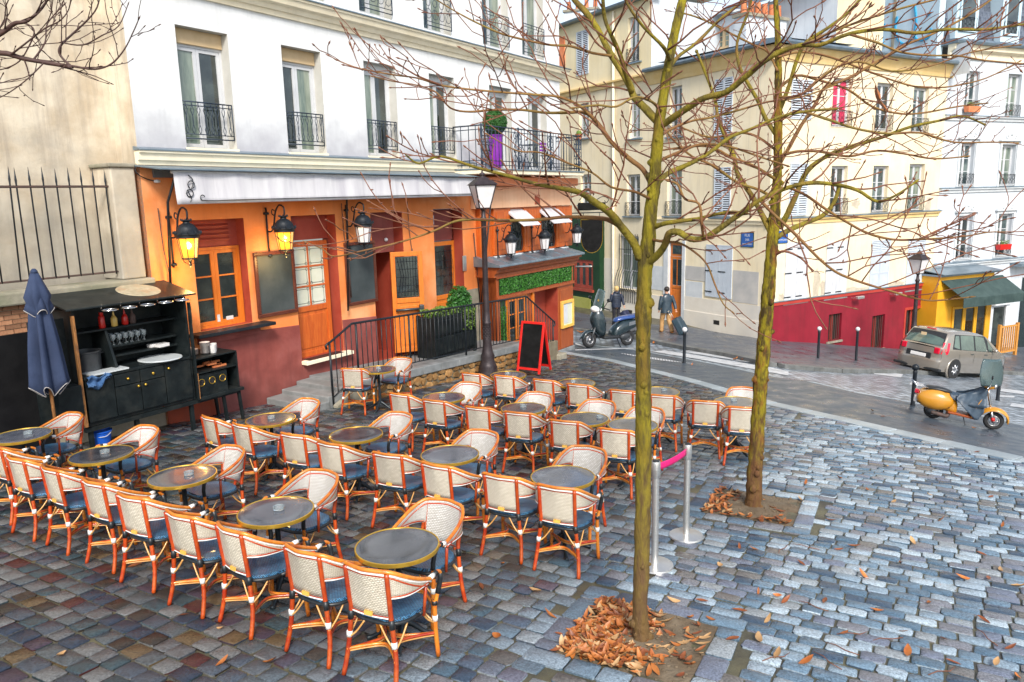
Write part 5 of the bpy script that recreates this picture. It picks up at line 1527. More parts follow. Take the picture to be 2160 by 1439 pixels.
for z in (1.02, .86): M().box(s0+.66, s1-.041, F+.30, -.085, z, z+.03).build('shelf', 'black_wood', bar, bevel=.005)
M().hexa([(s0+.62,F+.10,zc),(s0+.66,F+.10,zc),(s0+.66,-.085,zc),(s0+.62,-.085,zc),(s0+.62,F+.32,1.32),(s0+.66,F+.32,1.32),(s0+.66,-.085,1.32),(s0+.62,-.085,1.32)]).build('divider', 'black_wood', bar)
# fronts: drawers over doors
cols = [s0+.05, s0+.50, s0+.93, s0+1.36, s1-.05]
for k in range(4):
    a, b = cols[k]+.006, cols[k+1]-.006
    full = k in (0,3)
    if not full: 
        d = M().box(a, b, F-.012, F+.03, zc-.25, zc-.06).build('drawer', 'black_wood', bar, bevel=.006); M().ball(((a+b)/2, F-.03, zc-.155), .024, n=8, m=6).build('knob', 'brass', d, True)
    d = M().box(a, b, F-.010, F+.03, zb0+.06, zc-.06 if full else zc-.262).build('cupboard_door', 'black_wood', bar, bevel=.006)
    kx = [(a+b)/2, b-.05, b-.05, a+.06][k] if k != 2 else a+.06
    M().ball((kx if k != 0 else a+.22, F-.03, zc-.31 if not full else zc-.13), .024, n=8, m=6).build('knob', 'brass', d, True)
M().box(s0-.02, s1+.9, F+.0, F+.06, zb0-.08, zb0-.01).build('base_rail', 'black_wood', bar)
for x in (s0+.05, s0+.8, s1-.1): M().box(x, x+.06, F+.04, F+.10, -.9, zb0-.08).build('leg', 'black_wood', bar)
# opened folding doors seen edge on, worn to the wood
M().hexa([(s0-.04,F-.06,zb0+.02),(s0+.0,F-.06,zb0+.02),(s0+.0,F+.0,zb0+.02),(s0-.04,F+.0,zb0+.02),(s0-.04,F-.06,1.66),(s0,F-.06,1.66),(s0,F,1.66),(s0-.04,F,1.66)]).build('door_edge', 'worn_wood', bar, bevel=.006)
M().box(s0-.55, s0-.045, F+.18, F+.21, zb0+.1, 1.62).build('open_door', 'black_wood', bar)
M().box(s1+.0, s1+.035, F-.05, F+.0, zb0-.02, 1.62).build('door_edge', 'black_wood', bar); M().box(s1+.036, s1+.05, F-.045, F-.01, 1.25, 1.58).build('worn_strip', 'worn_wood', bar)
M().box(s1+.036, s1+.05, F-.05, F-.01, zb0, zb0+.45).build('worn_strip', 'worn_wood', bar)
M().box(s0-.40, s0-.05, F-.10, F+.15, .18, .62).build('side_bin', 'black_wood', bar, bevel=.01)
# side shelf with three round holes
e0, e1 = s1+.04, -.70
ez0, ez1 = -.10, .62
M().box(e0, e1, F+.02, -.05, ez1-.03, ez1).build('side_shelf_top', 'black_wood', bar, bevel=.006); M().box(e0, e1, F+.02, -.05, .34, .36).build('shelf', 'black_wood', bar); M().box(e0, e1+.04, F-.05, -.05, -.12, -.06).build('side_shelf_floor', 'black_wood', bar, bevel=.006)
M().box(e1-.03, e1, F+.02, -.05, -.06, ez1-.03).build('side_panel', 'black_wood', bar); M().box(e0, e1-.03, -.09, -.05, -.06, ez1-.03).build('back_panel', 'black_wood', bar)
hp = M(); hx0, hx1, hz0, hz1 = e0+.03, e1-.22, -.06, .31
hp.box(hx0, hx1, F+.06, F+.085, hz0, hz1); ho = hp.build('bottle_panel', 'black_wood', bar, bevel=.004)
for k in range(3):
    c = lerp(hx0+.10, hx1-.10, k/2)
    M().ring((c,F+.058,.17), .062, .008, 18, 5, 'y').build('hole_rim', 'brass', ho, True); M().lathe([(.062,0),(.062,.003)], 18).build('hole', 'dark_opening', ho)
    o = bpy.data.objects[ho.children[-1].name] if ho.children else None
    h_ = [q for q in ho.children if q.name.startswith('hole') and not q.name.startswith('hole_rim')][-1] if ho.children else None
for ob in [o for o in COL.objects if o.parent == ho and o.name.split('.')[0] == 'hole']:
    pass
holes_ = [o for o in COL.objects if o.parent == ho and o.name.split('.')[0] == 'hole']
for k, o in enumerate(holes_):
    o.location = (lerp(hx0+.10, hx1-.10, k/2), F+.0585, .17); o.rotation_euler = (math.pi/2, 0, 0)
for x, y in ((e0+.55,F+.0),(e1-.0,F+.0),(e1-.05,-.15)): M().hexa([(x,y,-.95),(x+.045,y,-.95),(x+.045,y+.045,-.95),(x,y+.045,-.95),(x-.06,y,-.12),(x-.01,y,-.12),(x-.01,y+.05,-.12),(x-.06,y+.05,-.12)]).build('leg', 'black_wood', bar)
# hoops along the roof edge
for k in range(5):
    x = lerp(s0+.45, s1-.22, k/4)
    h_ = M().ring((x,F-.22,1.70), .115, .010, 22, 5).build('hoop', 'chrome', bar, True); M().tube([(x-.06,F-.12,1.785),(x-.06,F-.10,1.72),(x-.06,F-.13,1.70)], .008, 4).build('hook', 'chrome', h_)
# ---- what stands on the bar
def onbar(name, lab, cat, x, y, z, grp=None): return thing(name, lab, cat, A.at(x, -y, z), A.rot, grp)
def one(name, m, mat, lab, cat, x, y, z, grp=None, smooth=True, ang=40):
    o = m.build(name, mat, None, smooth, ang, loc=A.at(x, -y, z), rotz=A.rot); return tag(o, lab, cat, grp)
one('round_tray', M().lathe([(.01,0),(.33,0),(.34,.01),(.33,.02),(.01,.022)], 30), 'pizza_top', 'large round stained tray lying on the roof of the black bar', 'tray', (s0+s1)/2+.35, -.42, 1.868)
bpy.data.objects['round_tray'].rotation_euler = (Matrix.Rotation(A.rot, 3, 'Z') @ Matrix.Rotation(.21, 3, 'X')).to_euler()
one('marble_disc', M().lathe([(.01,0),(.34,0),(.35,.012),(.34,.025),(.01,.025)], 30), 'marble_disc', 'round pale marble disc on the counter of the black bar', 'tray', s1-.45, F+.22, zc+.002)
pot = onbar('cooking_pot', 'big dark metal pot on the left of the black bar counter', 'pot', s0+.33, F+.40, zc+.002)
M().lathe([(.17,0),(.20,.02),(.21,.30),(.225,.31),(.225,.33),(.20,.33),(.19,.05),(.01,.04)], 22).build('body', 'pot_metal', pot, True, 40)
for s in (-1,1): M().ring((s*.235,0,.26), .035, .008, 12, 5).build('handle', 'pot_metal', pot)
one('cutting_board', M().box(-.30,.30,-.13,.13,0,.025), 'marble_disc', 'pale cutting board on the black bar counter in front of the pot', 'board', s0+.45, F+.10, zc+.002, None, False)
rag = M().grid(lambda u, v: (lerp(-.17,.19,u), -.05-.03*math.sin(v*9+u*4)-.02*math.sin(u*19+v*5), lerp(.0,-.15-.06*math.sin(u*5),v) + .03*math.sin(u*9)), 12, 10)
rg_ = one('cleaning_rag', rag, 'blue_rag', 'crumpled blue rag hanging over the front of the black bar', 'cloth', s0+.24, F+.01, zc-.005)
b_ = rg_.modifiers.new('solid', 'SOLIDIFY'); b_.thickness = .01
gl_ = M().lathe([(.035,0),(.036,.004),(.006,.008),(.006,.055),(.03,.075),(.042,.11),(.04,.15),(.036,.165),(.034,.163),(.037,.11),(.025,.08),(.004,.07)], 12).mesh('wine_glass', 'clear_glass', True, 40)
for k in range(6):
    for j in range(2):
        o = put('wine_glass', gl_, None, A.at(s0+.78+k*.105+.03*j, SO-.38-j*.12, 1.053)); tag(o, 'stemmed glass in the cluster on the middle shelf of the black bar', 'glass', 'glasses on the bar shelf')
for k, (x, mt, nm, lb) in enumerate(((s0+.62,'ketchup','spice_jar','spice jar with red lid, leftmost bottle on the top shelf of the bar'),(s0+.82,'mustard','sauce_bottle','yellow sauce bottle on the top shelf of the black bar'),(s0+1.0,'ketchup','sauce_bottle','red ketchup bottle on the top shelf of the black bar'),(s0+1.13,'rust_iron','pepper_mill','brown pepper mill on the top shelf of the black bar'))):
    o = onbar(nm, lb, 'bottle' if k < 3 else 'mill', x, F+.36, 1.353)
    M().lathe([(.045,0),(.05,.01),(.05,.12),(.03,.16),(.02,.17)] if k else [(.045,0),(.05,.02),(.045,.18),(.03,.2)], 12).build('body', mt, o, True, 40); M().lathe([(.018,.17),(.018,.19),(.006,.25)] if k else [(.03,.2),(.034,.21),(.034,.25)], 10).build('cap', mt, o, True, 40)
for k in range(2):
    o = M().box(-.10,.10,-.06,.06,0,.055).build('paper_box', 'porcelain', None, bevel=.004, loc=A.at(s1-.42+.07*k, SO-.40+.12*k, .893 + .0*k), rotz=A.rot+.1*k); tag(o, ['small pink paper box on the lower shelf of the bar, left one', 'small pink paper box on the lower shelf of the bar, right one'][k], 'box')
pl_ = M().lathe([(.04,0),(.05,.004),(.085,.02),(.09,.024),(.05,.01)], 16).mesh('saucer', 'porcelain', True, 40)
for q, (xx, cnt) in enumerate(((e0+.12, 7), (e0+.22, 5), (e0+.40, 10))):
    for k in range(cnt):
        o = put('saucer', pl_, None, A.at(xx, .45+.10*(q == 2), ez1 + .002 + k*.021)); tag(o, ['white saucer in the leftmost pile beside the black bar', 'white saucer in the low middle pile beside the black bar', 'white saucer in the tallest pile beside the black bar'][q], 'saucer', ['leftmost saucer pile', 'low middle saucer pile', 'tallest saucer pile'][q])
for k in range(2): one('enamel_cup', M().lathe([(.05,0),(.055,.01),(.06,.14),(.062,.145),(.055,.145),(.05,.02),(.01,.015)], 14), 'porcelain', ['pale metal cup at the front edge of the side shelf, left one','pale metal cup at the right of the saucer piles'][k], 'cup', e0+.52+.10*k, F+.20+.12*k, ez1+.002)
for k in range(9): one('wood_block', M().box(-.09,.09,-.025,.025,0,.03), 'orange_paper', 'small orange kindling stick in the side shelf of the bar', 'stick', e0+.35+random.uniform(-.15,.4), F+.2+random.uniform(-.05,.2), .362+.031*(k % 3), 'kindling sticks in the side shelf', False)
# bucket
g = G(217, 945)
bk_ = thing('bucket', 'bright blue plastic bucket on the ground under the black bar', 'bucket', g)
M().lathe([(.11,0),(.115,.01),(.15,.27),(.165,.275),(.165,.295),(.148,.295),(.11,.03),(.01,.02)], 24).build('tub', 'blue_plastic', bk_, True, 40); M().tube(spl([(-.16,0,.26),(-.12,-.12,.22),(.12,-.12,.22),(.16,0,.26)],5), .006, 5).build('handle', 'white_paint', bk_)
# closed parasol
UO = 1.15
ux, uzt = A(72, 576, UO)
up = A.at(ux, UO, 0); uz = zg(up.x, up.y)
um = thing('parasol', 'closed dark blue parasol with pale trim standing left of the black bar', 'parasol', (up.x, up.y, uz), A.rot)
zt_ = uzt - uz; zl_ = A.z(80, 822, UO) - uz
M().tube([(0,0,0),(0,0,zt_-.05)], .024, 8).build('pole', 'worn_wood', um, True)
def umb(u, v):
    a = 2*math.pi*u; f = .5 + .5*math.cos(a*6); 
    if v < .2: r = lerp(.05, .17, v/.2)
    elif v < .28: r = lerp(.17,.13,(v-.2)/.08)
    else: r = lerp(.12, .235, ((v-.28)/.72)**.8)
    r *= lerp(1, .45 + .75*f, min(1, v*1.6))
    z = lerp(zt_, zl_, v) - (.12*(1-f) if v > .97 else 0) + (.05 if v > .97 else 0)*f
    return (r*math.cos(a), r*math.sin(a)*.8, z)
M().grid(umb, 73, 16).build('canopy', 'parasol_cloth', um, True, solid=.006)
def umbv(u, v):
    a = 2*math.pi*u; f = .5 + .5*math.cos(a*4+.6); r = lerp(.045, .17, v)*(.65+.5*f*v); return (r*math.cos(a), r*math.sin(a)*.85, lerp(zt_+.015, zt_-.50, v) - .10*(1-f)*v)
M().grid(umbv, 49, 8).build('vent_cap', 'parasol_cloth', um, True, solid=.006)
M().lathe([(.05,zt_),(.045,zt_+.03),(.02,zt_+.06)], 10).build('finial', 'parasol_cloth', um, True)
e_ = [umb(k/72, 1.) for k in range(73)]; M().tube(e_, .007, 4).build('hem', 'parasol_trim', um)
M().tube([umbv(k/48, 1.) for k in range(49)], .006, 4).build('hem', 'parasol_trim', um)
M().lathe([(.01,0),(.22,0),(.22,.05),(.06,.07),(.03,.25)], 20).build('base', 'cast_iron', um, True, 40)

# ================================================================ CREAM CORNER HOUSE (faces B and C)
# B's own x runs towards the camera side (negative to the left); use u = -x of the walked distance
cream = frame(C, 'corner_house', 'cream plastered corner house with white shutters and crimson base', 'house')
EV = 8.45
def fr_rect(P, x0, y0, x1, y1, off=0.):
    ym = (y0+y1)/2; xm = (x0+x1)/2
    return P.x(x0, ym, off), P.x(x1, ym, off), P.z(xm, y1, off), P.z(xm, y0, off)
LC = 11.2
def base_line(P, t): p = P.at(t, 0, 0); return zg(p.x, p.y) - .3
cw = [fr_rect(C, *q) for q in [(1668,168,1712,252),(1756,165,1795,268),(1848,175,1882,276),(1925,184,1957,281),
                               (1664,345,1702,455),(1752,350,1786,452),(1840,350,1872,448),(1916,346,1948,445)]]
cg = [fr_rect(C, *q) for q in [(1655,512,1702,637),(1741,510,1785,627),(1835,507,1874,612),(1912,505,1948,610)]]
# one string course level along the face
hz = [(a, b, c, d, .22) for a, b, c, d in cw[1:4]] + [(a, b, c, d, .22) for a, b, c, d in cw[5:]]
wall('street_wall', 'cream_wall', cream, .0, LC, -1.05, EV, [(a, b, c, d, .22, 'cream_wall') for a, b, c, d, _ in hz], .22)
for i, (a, b, c, d) in enumerate(cw):
    if i in (0, 4):
        mid = (a+b)/2
        shutter(cream, a, mid-.005, c, d, -.004, 'grey_shutter'); shutter(cream, mid+.005, b, c, d, -.004, 'grey_shutter')
    else:
        window(cream, a, b, c, d, .22, 'white_paint', 'curtain_red' if i == 1 else ['glass_far','glass_pale','glass'][i % 3], 3, .06, 2)
        balustrade(cream, a-.05, b+.05, c+.03, c+.62, -.05, 5, 'iron', 1)
for i, (a, b, c, d) in enumerate(cg):
    mid = (a+b)/2
    for x0, x1 in ((a, mid-.006), (mid+.006, b)):
        shutter(cream, x0, x1, c, d, -.004, 'white_paint' if i < 2 else 'grey_shutter', slats=i > 1, solid_from=.78 if i > 1 else 0)
    M().box(a-.08, b+.08, -.07, .0, c-.07, c-.01).build('sill', 'step_stone', cream)
# peeling patches
def patch(par, P, px, py, w, h, mat='peel', y=-.006, seed=0):
    x, z = P(px, py); n = 16; rnd = random.Random(seed); out = []
    for k in range(n):
        a = 2*math.pi*k/n; r = rnd.uniform(.55,1.1); out.append((x + w*.5*r*math.cos(a), z + h*.5*r*math.sin(a)))
    M().prismy(out, y, -.001).build('bare_patch', mat, par)
for k, (px, py, w, h) in enumerate([(1722,600,.5,1.6),(1735,610,.35,.9),(1800,612,2.2,.28),(1890,600,1.6,.3),(1953,590,.6,1.0),(1957,435,.5,.8),(1895,448,1.2,.4),(1805,430,.8,.45),(1648,628,.4,.4)]): patch(cream, C, px, py, w, h, seed=k)
# string course, eave, gutter
zs = 2.18
cornice(cream, -.1, LC+.05, [(.02,zs-.22),(-.05,zs-.22),(-.06,zs-.10),(-.14,zs-.06),(-.15,zs),(.02,zs)], 'ochre_trim', 'string_course')
cornice(cream, -.12, LC+.07, [(.02,zs+.003),(-.18,zs+.003),(-.18,zs+.03),(.02,zs+.07)], 'zinc', 'zinc_flashing')
cornice(cream, -.25, LC+.3, [(.02,EV-.5),(-.05,EV-.5),(-.10,EV-.35),(-.22,EV-.12),(-.25,EV),(.02,EV)], 'ochre_trim', 'eave_moulding')
cornice(cream, -.5, LC+.45, [(.3,EV+.003),(-.45,EV+.003),(-.48,EV+.08),(-.42,EV+.16),(.3,EV+.22)], 'zinc', 'gutter')
M().quad((-.3,.0,EV+.2),(LC+.3,.0,EV+.2),(LC+.3,6,EV+.3),(-.3,6,EV+.3)).build('roof', 'zinc', cream)
# crimson base following the slope, with trim and deep barred openings
rz1 = -1.05
ch = [fr_rect(C, *q) for q in [(1745,662,1772,718),(1836,665,1862,735),(1905,652,1942,760)]]
wall('crimson_base', 'crimson_wall', cream, .35, LC, -5.2, rz1, [(a, b, c, d, .30, 'crimson_wall') for a, b, c, d in ch], .3, y=-.06)
M().box(.34, LC, -.10, -.0, rz1-.10, rz1+.03).build('band', 'crimson_trim', cream); M().box(.33, LC, -.13, .0, rz1+.033, rz1+.06).build('band_flashing', 'zinc', cream)
M().box(LC-.42, LC-.0, -.085, -.061, -5.0, rz1-.11).build('corner_trim', 'crimson_trim', cream)
for i, (a, b, c, d) in enumerate(ch):
    M().box(a, b, .20, .24, c, d).build('opening_back', 'dark_opening', cream)
    M().box((a+b)/2-.05, (a+b)/2+.05, .10, .16, c, d).build('window_post', 'crimson_trim', cream)
    for k in range(7):
        x = lerp(a+.06, b-.06, k/6); M().tube([(x,.03,c),(x,.03,d)], .014, 5).build('window_bar', 'rust_iron', cream)
    if i < 2: M().box(a-.1, b+.05, -.13, -.06, c-.08, c).build('sill', 'old_stone', cream)
    else:
        fm = M(); bars(fm, a-.12, b+.12, c, d+.12, -.06, .12, .02); fm.build('opening_trim', 'crimson_trim', cream)
for px, py in ((1812,628),(1892,620),(1972,606)):
    x, z = C(px, py, .3); f = M().box(x-.22, x+.22, -.42, -.28, z-.05, z+.07).build('floodlight', 'steel', cream, bevel=.02); M().tube([(x-.15,-.3,z),(x-.15,-.05,z-.03)], .02, 5).build('bracket', 'steel', f)
# street signs
def street_sign(P, px, py, w, h, lines, lab, off=.0):
    x, z = P(px, py, off)
    t = thing('street_sign', lab, 'sign', P.at(x, .012+off, z), P.rot, 'blue enamel street signs')
    M().box(-w/2, w/2, -.012, .01, -h/2, h/2).build('plate', 'sign_blue', t)
    f = M(); bars(f, -w/2-.015, w/2+.015, -h/2-.015, h/2+.015, .0105, .018, .026); f.build('border', 'green_paint', t)
    n = len(lines)
    for k, (s, sz) in enumerate(lines): text('lettering', s, sz, 'white_paint', t, (0, -.0135, h/2 - h*(k+.5)/n))
street_sign(C, 1651, 500, .52, .46, [('RUE', .16), ('RAVIGNAN', .105)], 'blue street sign reading RUE RAVIGNAN on the cream wall')
# roof furniture
def chimney(loc, rot, w, d, h, pots, lab):
    t = thing('chimney', lab, 'chimney', loc, rot)
    M().box(-w/2, w/2, -d/2, d/2, -1, h).build('stack', 'white_far', t); M().box(-w/2-.08, w/2+.08, -d/2-.08, d/2+.08, h+.002, h+.12).build('coping', 'old_stone', t)
    for k in range(pots): M().lathe([(.13,0),(.14,.03),(.11,.45),(.12,.5),(.09,.5)], 10, (lerp(-w/2+.18, w/2-.18, k/max(1,pots-1)), 0, h+.122)).build('chimney_pot', 'terracotta', t, True, 40)
    return t
def far_at(px, py, Y): return DP(px, py, Y)

# ---- face B
creamB = frame(B, 'street_house', 'cream house along the side street with barred window and timber door', 'house')
# B: x negative going away to the left; wall faces the camera through -y of its frame flipped
nb = Vector((B.n.x, B.n.y, 0))
sgnB = 1 if (CO - Vector((B.o.x, B.o.y, 0))).dot(nb) > 0 else -1
def BX(px, py, off=0.): return B(px, py, off*sgnB)
def fy_(y): return y*sgnB       # depth into the wall
class Bfix:
    pass
creamB.rotation_euler = (0, 0, B.rot + (math.pi if sgnB < 0 else 0))
SB = 1 if sgnB > 0 else -1      # local x sign
def BXZ(px, py, off=0.):
    t_, z_ = B(px, py, off*sgnB); return t_*SB, z_
def rectB(x0, y0, x1, y1):
    ym = (y0+y1)/2; xm = (x0+x1)/2
    a, b = BXZ(x0, ym)[0], BXZ(x1, ym)[0]
    return min(a,b), max(a,b), BXZ(xm, y1)[1], BXZ(xm, y0)[1]
LB = [BXZ(1130, 600)[0], 0.]; xb0, xb1 = min(LB), max(LB)
split = BXZ(1372, 300)[0]
bw = [rectB(*q) for q in [(1222,218,1242,292),(1328,200,1350,292),(1413,182,1438,288),(1225,368,1247,432),(1322,368,1350,456),(1407,356,1438,456)]]
bs = [rectB(*q) for q in [(1508,165,1546,288),(1507,353,1542,456)]]
bd_ = rectB(1410,512,1438,682); bgr = rectB(1308,498,1347,610); bsh = rectB(1490,517,1545,628)
holesB = [(a, b, c, d, .2, 'cream_wall') for a, b, c, d in bw] + [(bd_[0], bd_[1], bd_[2]-.3, bd_[3], .18, 'white_trim'), (bgr[0], bgr[1], bgr[2], bgr[3], .2, 'cream_wall')]
wall('street_wall', 'cream_wall', creamB, xb0, xb1, -3.4, EV, holesB, .2)
# far part is one storey taller
up_h = [rectB(1325,35,1348,132)]
wall('upper_wall', 'cream_upper', creamB, xb0, split, EV, 11.6, [(a, b, c, d, .2, 'cream_upper') for a, b, c, d in up_h], .2)
M().quad((split,0,EV),(split,8,EV),(split,8,11.6),(split,0,11.6)).build('side_wall', 'white_far', creamB)
for i, (a, b, c, d) in enumerate(bw + up_h):
    window(creamB, a, b, c, d, .2, 'white_paint', ['glass_far','glass_pale','glass','glass_far','glass','glass_pale','glass_far'][i], 3, .06, 2)
    if i in (2,4,5,6): balustrade(creamB, a-.05, b+.05, c+.03, c+.62, -.05, 5, 'iron', 1)
    M().box(a-.2, b+.2, -.12, .0, c-.06, c-.0).build('sill', 'zinc', creamB)
for a, b, c, d in bs:
    mid = (a+b)/2; shutter(creamB, a, mid-.005, c, d, -.004, 'grey_shutter'); shutter(creamB, mid+.005, b, c, d, -.004, 'grey_shutter')
    M().box(a-.2, b+.2, -.12, .0, c-.10, c-.02).build('sill', 'zinc', creamB)
a, b, c, d = rectB(1217,65,1242,158); mid = (a+b)/2
shutter(creamB, a, mid-.005, c, d, -.004, 'grey_shutter'); shutter(creamB, mid+.005, b, c, d, -.004, 'grey_shutter')
a, b, c, d = rectB(1172,80,1192,145); M().box(a, b, -.05, .0, c, d).build('orange_shutter', 'terracotta', creamB); balustrade(creamB, a, b, c-.5, c+.02, -.08, 4, 'rust_iron', 1)
a, b, c, d = bsh; mid = (a+b)/2
shutter(creamB, a, mid-.006, c, d, -.004, 'grey_shutter', False); shutter(creamB, mid+.006, b, c, d, -.004, 'grey_shutter', False)
# door
a, b, c, d = bd_
dd = panelled(creamB, a, b, c, d-.62, .15, 'orange_wood', 'glass', .55, 2, 1, 'door', scroll=False)
M().box(a+.03, b-.03, .10, .15, d-.60, d-.02).build('transom_frame', 'orange_wood', creamB); M().box(a+.15, b-.15, .085, .10, d-.5, d-.12).build('pane', 'glass_far', creamB)
M().box(a-.02, b+.02, -.3, .15, c-.5, c-.01).build('door_step', 'step_stone', creamB)
M().box(b+.02, b+.20, -.04, .0, c, d+.1).build('door_jamb', 'white_trim', creamB); M().box(a-.3, a-.02, -.04, .0, c, d+.1).build('door_jamb', 'white_trim', creamB)
# barred window with a belly
a, b, c, d = bgr
window(creamB, a, b, c, d, .18, 'white_paint', 'glass_pale', 3, .06, 2)
gg = []
for k in range(9):
    x = lerp(a+.02, b-.02, k/8)
    M().tube(spl([(x,-.06,d+.1),(x,-.06,lerp(c,d,.45)),(x,-.20,lerp(c,d,.32)),(x,-.34,lerp(c,d,.12)),(x,-.28,c-.02),(x,-.07,c-.05),(x,-.06,c-.65)],3), .016, 5).build('grille_bar', 'iron', creamB, True)
for z in (lerp(c,d,.75), c-.1): M().tube([(a,-.065,z),(b,-.065,z)], .016, 5).build('grille_rail', 'iron', creamB)
# lower render, plinth, mouldings
for k, (q_, mt_) in enumerate((((1446,562,1488,592),'grey_render'),((1546,572,1600,640),'grey_render'),((1446,594,1482,628),'white_trim'),((1282,560,1296,640),'grey_render'),((1350,560,1400,610),'white_trim'))):
    a, b, c, d = rectB(*q_); M().box(a, b, -.012-.0004*k, -.0005, c, d).build('render_patch', mt_, creamB)
M().box(BXZ(1445,600)[0], -.02, -.02, -.001, -3.3, -1.15).build('base_render', 'cream_base', creamB)
M().box(BXZ(1445,600)[0], -.02, -.05, -.021, -3.3, -1.75).build('plinth', 'cream_base', creamB, bevel=.01)
M().box(BXZ(1285,600)[0], BXZ(1403,600)[0], -.03, -.001, -3.3, -1.3).build('base_render', 'cream_base', creamB)
M().box(BXZ(1275,600)[0], BXZ(1300,600)[0], -.022, -.001, -3.3, .2).build('base_render', 'cream_base', creamB)
for px, py in ((1400,643),(1513,680),(1330,658)):
    x, z = BXZ(px, py); M().box(x-.16, x+.16, -.058, -.03, z-.09, z+.09).build('cellar_vent', 'dark_opening', creamB)
cornice(creamB, split, .12, [(.02,zs-.2),(-.05,zs-.2),(-.06,zs-.10),(-.10,zs-.06),(-.10,zs-.02),(.02,zs-.02)], 'cream_wall', 'string_course')
cornice(creamB, split-.1, .3, [(.02,EV-.5),(-.05,EV-.5),(-.10,EV-.35),(-.22,EV-.12),(-.25,EV),(.02,EV)], 'ochre_trim', 'eave_moulding')
cornice(creamB, split-.1, .45, [(.3,EV+.003),(-.45,EV+.003),(-.48,EV+.08),(-.42,EV+.16),(.3,EV+.22)], 'zinc', 'gutter')
M().quad((split,0,EV+.2),(.4,0,EV+.2),(.4,4,EV+.25),(split,4,EV+.25)).build('roof', 'zinc', creamB)
cornice(creamB, xb0, split+.1, [(.02,EV-.25),(-.08,EV-.25),(-.10,EV-.1),(-.20,EV-.05),(-.20,EV+.02),(.02,EV+.08)], 'ochre_trim', 'string_course')
cornice(creamB, xb0, split+.3, [(.3,11.603),(-.35,11.603),(-.38,11.7),(.3,11.8)], 'zinc', 'gutter')
M().quad((xb0,0,11.75),(split+.2,0,11.75),(split+.2,8,13.2),(xb0,8,13.2)).build('roof', 'zinc', creamB)
x = BXZ(1297, 400)[0]; M().tube([(x,-.10,11.5),(x,-.10,-.8),(x,-.10,-2.9)], .06, 8).build('drain_pipe', 'cream_trim', creamB, True)
bx_, bz_ = BXZ(1577, 506)
tB = B.at(B(1577,506)[0], .012*sgnB, bz_)
ss = thing('street_sign', 'blue street sign reading RUE DES TROIS FRERES left of the corner', 'sign', tB, creamB.rotation_euler.z, 'blue enamel street signs')
M().box(-.30,.30,-.012,.010,-.27,.27).build('plate', 'sign_blue', ss); f = M(); bars(f, -.315,.315,-.285,.285,.0105,.018,.026); f.build('border', 'green_paint', ss)
for k, (s, sz) in enumerate((('RUE', .15), ('DES', .12), ('TROIS FRERES', .082))): text('lettering', s, sz, 'white_paint', ss, (0,-.0135,.17-.17*k))
# set back storey behind, with zinc roof
sbk = thing('rear_house', 'pale house rising behind the corner house roof with zinc roof', 'house', Kc + Vector((0,0,0)), creamB.rotation_euler.z)
sbk.location = (Kc.x, Kc.y, 0)
sh_ = []
def sb_rect(x0, y0, x1, y1, Y=4.0):
    o = B.o - nb*sgnB*Y
    def hit(px, py):
        d = ray(px, py); p = CO + d*((o-CO).dot(nb)/d.dot(nb)) - o; return p.dot(B.u)*SB, p.z
    ym = (y0+y1)/2; xm = (x0+x1)/2; a, b = hit(x0, ym)[0], hit(x1, ym)[0]
    return min(a,b), max(a,b), hit(xm,y1)[1], hit(xm,y0)[1]
w1 = sb_rect(1508,58,1538,104); RT = sb_rect(1590,11,1610,60)[3]
wall('wall', 'white_far', sbk, split+.02, -.45, EV-.5, RT, [(w1[0], w1[1], w1[2], w1[3], .2, 'white_far')], .2, y=4.0)
window(sbk, w1[0], w1[1], w1[2], w1[3], 4.18, 'beige_box', 'glass_pale', 3, .08, 2)
M().quad((split-.2,3.6,RT-.02),(-.2,3.6,RT-.02),(-.2,4.8,RT+.6),(split-.2,4.8,RT+.6)).build('roof', 'zinc', sbk)
M().quad((-.45,4,EV-.5),(-.45,7,EV-.5),(-.45,7,RT),(-.45,4,RT)).build('side_wall', 'cream_upper', sbk)
q = far_at(1228, 30, 46); chimney((q.x, q.y, q.z-.9), R_(-20), 1.9, .8, 1.0, 4, 'chimney stack with red pots at the top behind the café house')
q = C.at(2.6, -3.0, EV); chimney((q.x, q.y, q.z), C.rot, 2.4, .6, 1.7, 6, 'long pale chimney stack with clay pots over the corner house, left one')
q = C.at(5.6, -3.5, EV); chimney((q.x, q.y, q.z), C.rot, 1.9, .6, 1.4, 4, 'shorter chimney stack with red pots over the corner house, right one')

# ================================================================ GREEN SHOP AT THE FAR END, HANGING SIGN
gx0, gx1 = BXZ(1195,560)[0], BXZ(1275,560)[0]
gs = thing('green_shop', 'dark green painted shop front with red framed window beside the café', 'shop front', (Kc.x, Kc.y, 0), creamB.rotation_euler.z)
gwz0, gwz1 = BXZ(1230,608,.3)[1], BXZ(1230,548,.3)[1]; gwx0, gwx1 = BXZ(1210,580,.3)[0], BXZ(1251,580,.3)[0]
wall('front', 'green_paint', gs, gx0, gx1, -3.6, BXZ(1240,455)[1], [(gwx0, gwx1, gwz0, gwz1, .12, 'green_paint')], .12, y=-.30)
M().quad((gx1,-.30,-3.6),(gx1,0,-3.6),(gx1,0,2.2),(gx1,-.30,2.2)).build('front_side', 'green_paint', gs)
window(gs, gwx0, gwx1, gwz0, gwz1, -.2, 'red_reveal', 'glass', 1, .10, 3)
M().box(gwx0-.1, gwx1+.08, -.42, -.301, gwz0-.14, gwz0-.01).build('sill', 'red_reveal', gs)
ox, oz = BXZ(1228,640,.32); M().box(ox-.75, ox+.75, -.36, -.33, oz-.32, oz+.32).build('sign_panel', 'olive_sign', gs, bevel=.03)
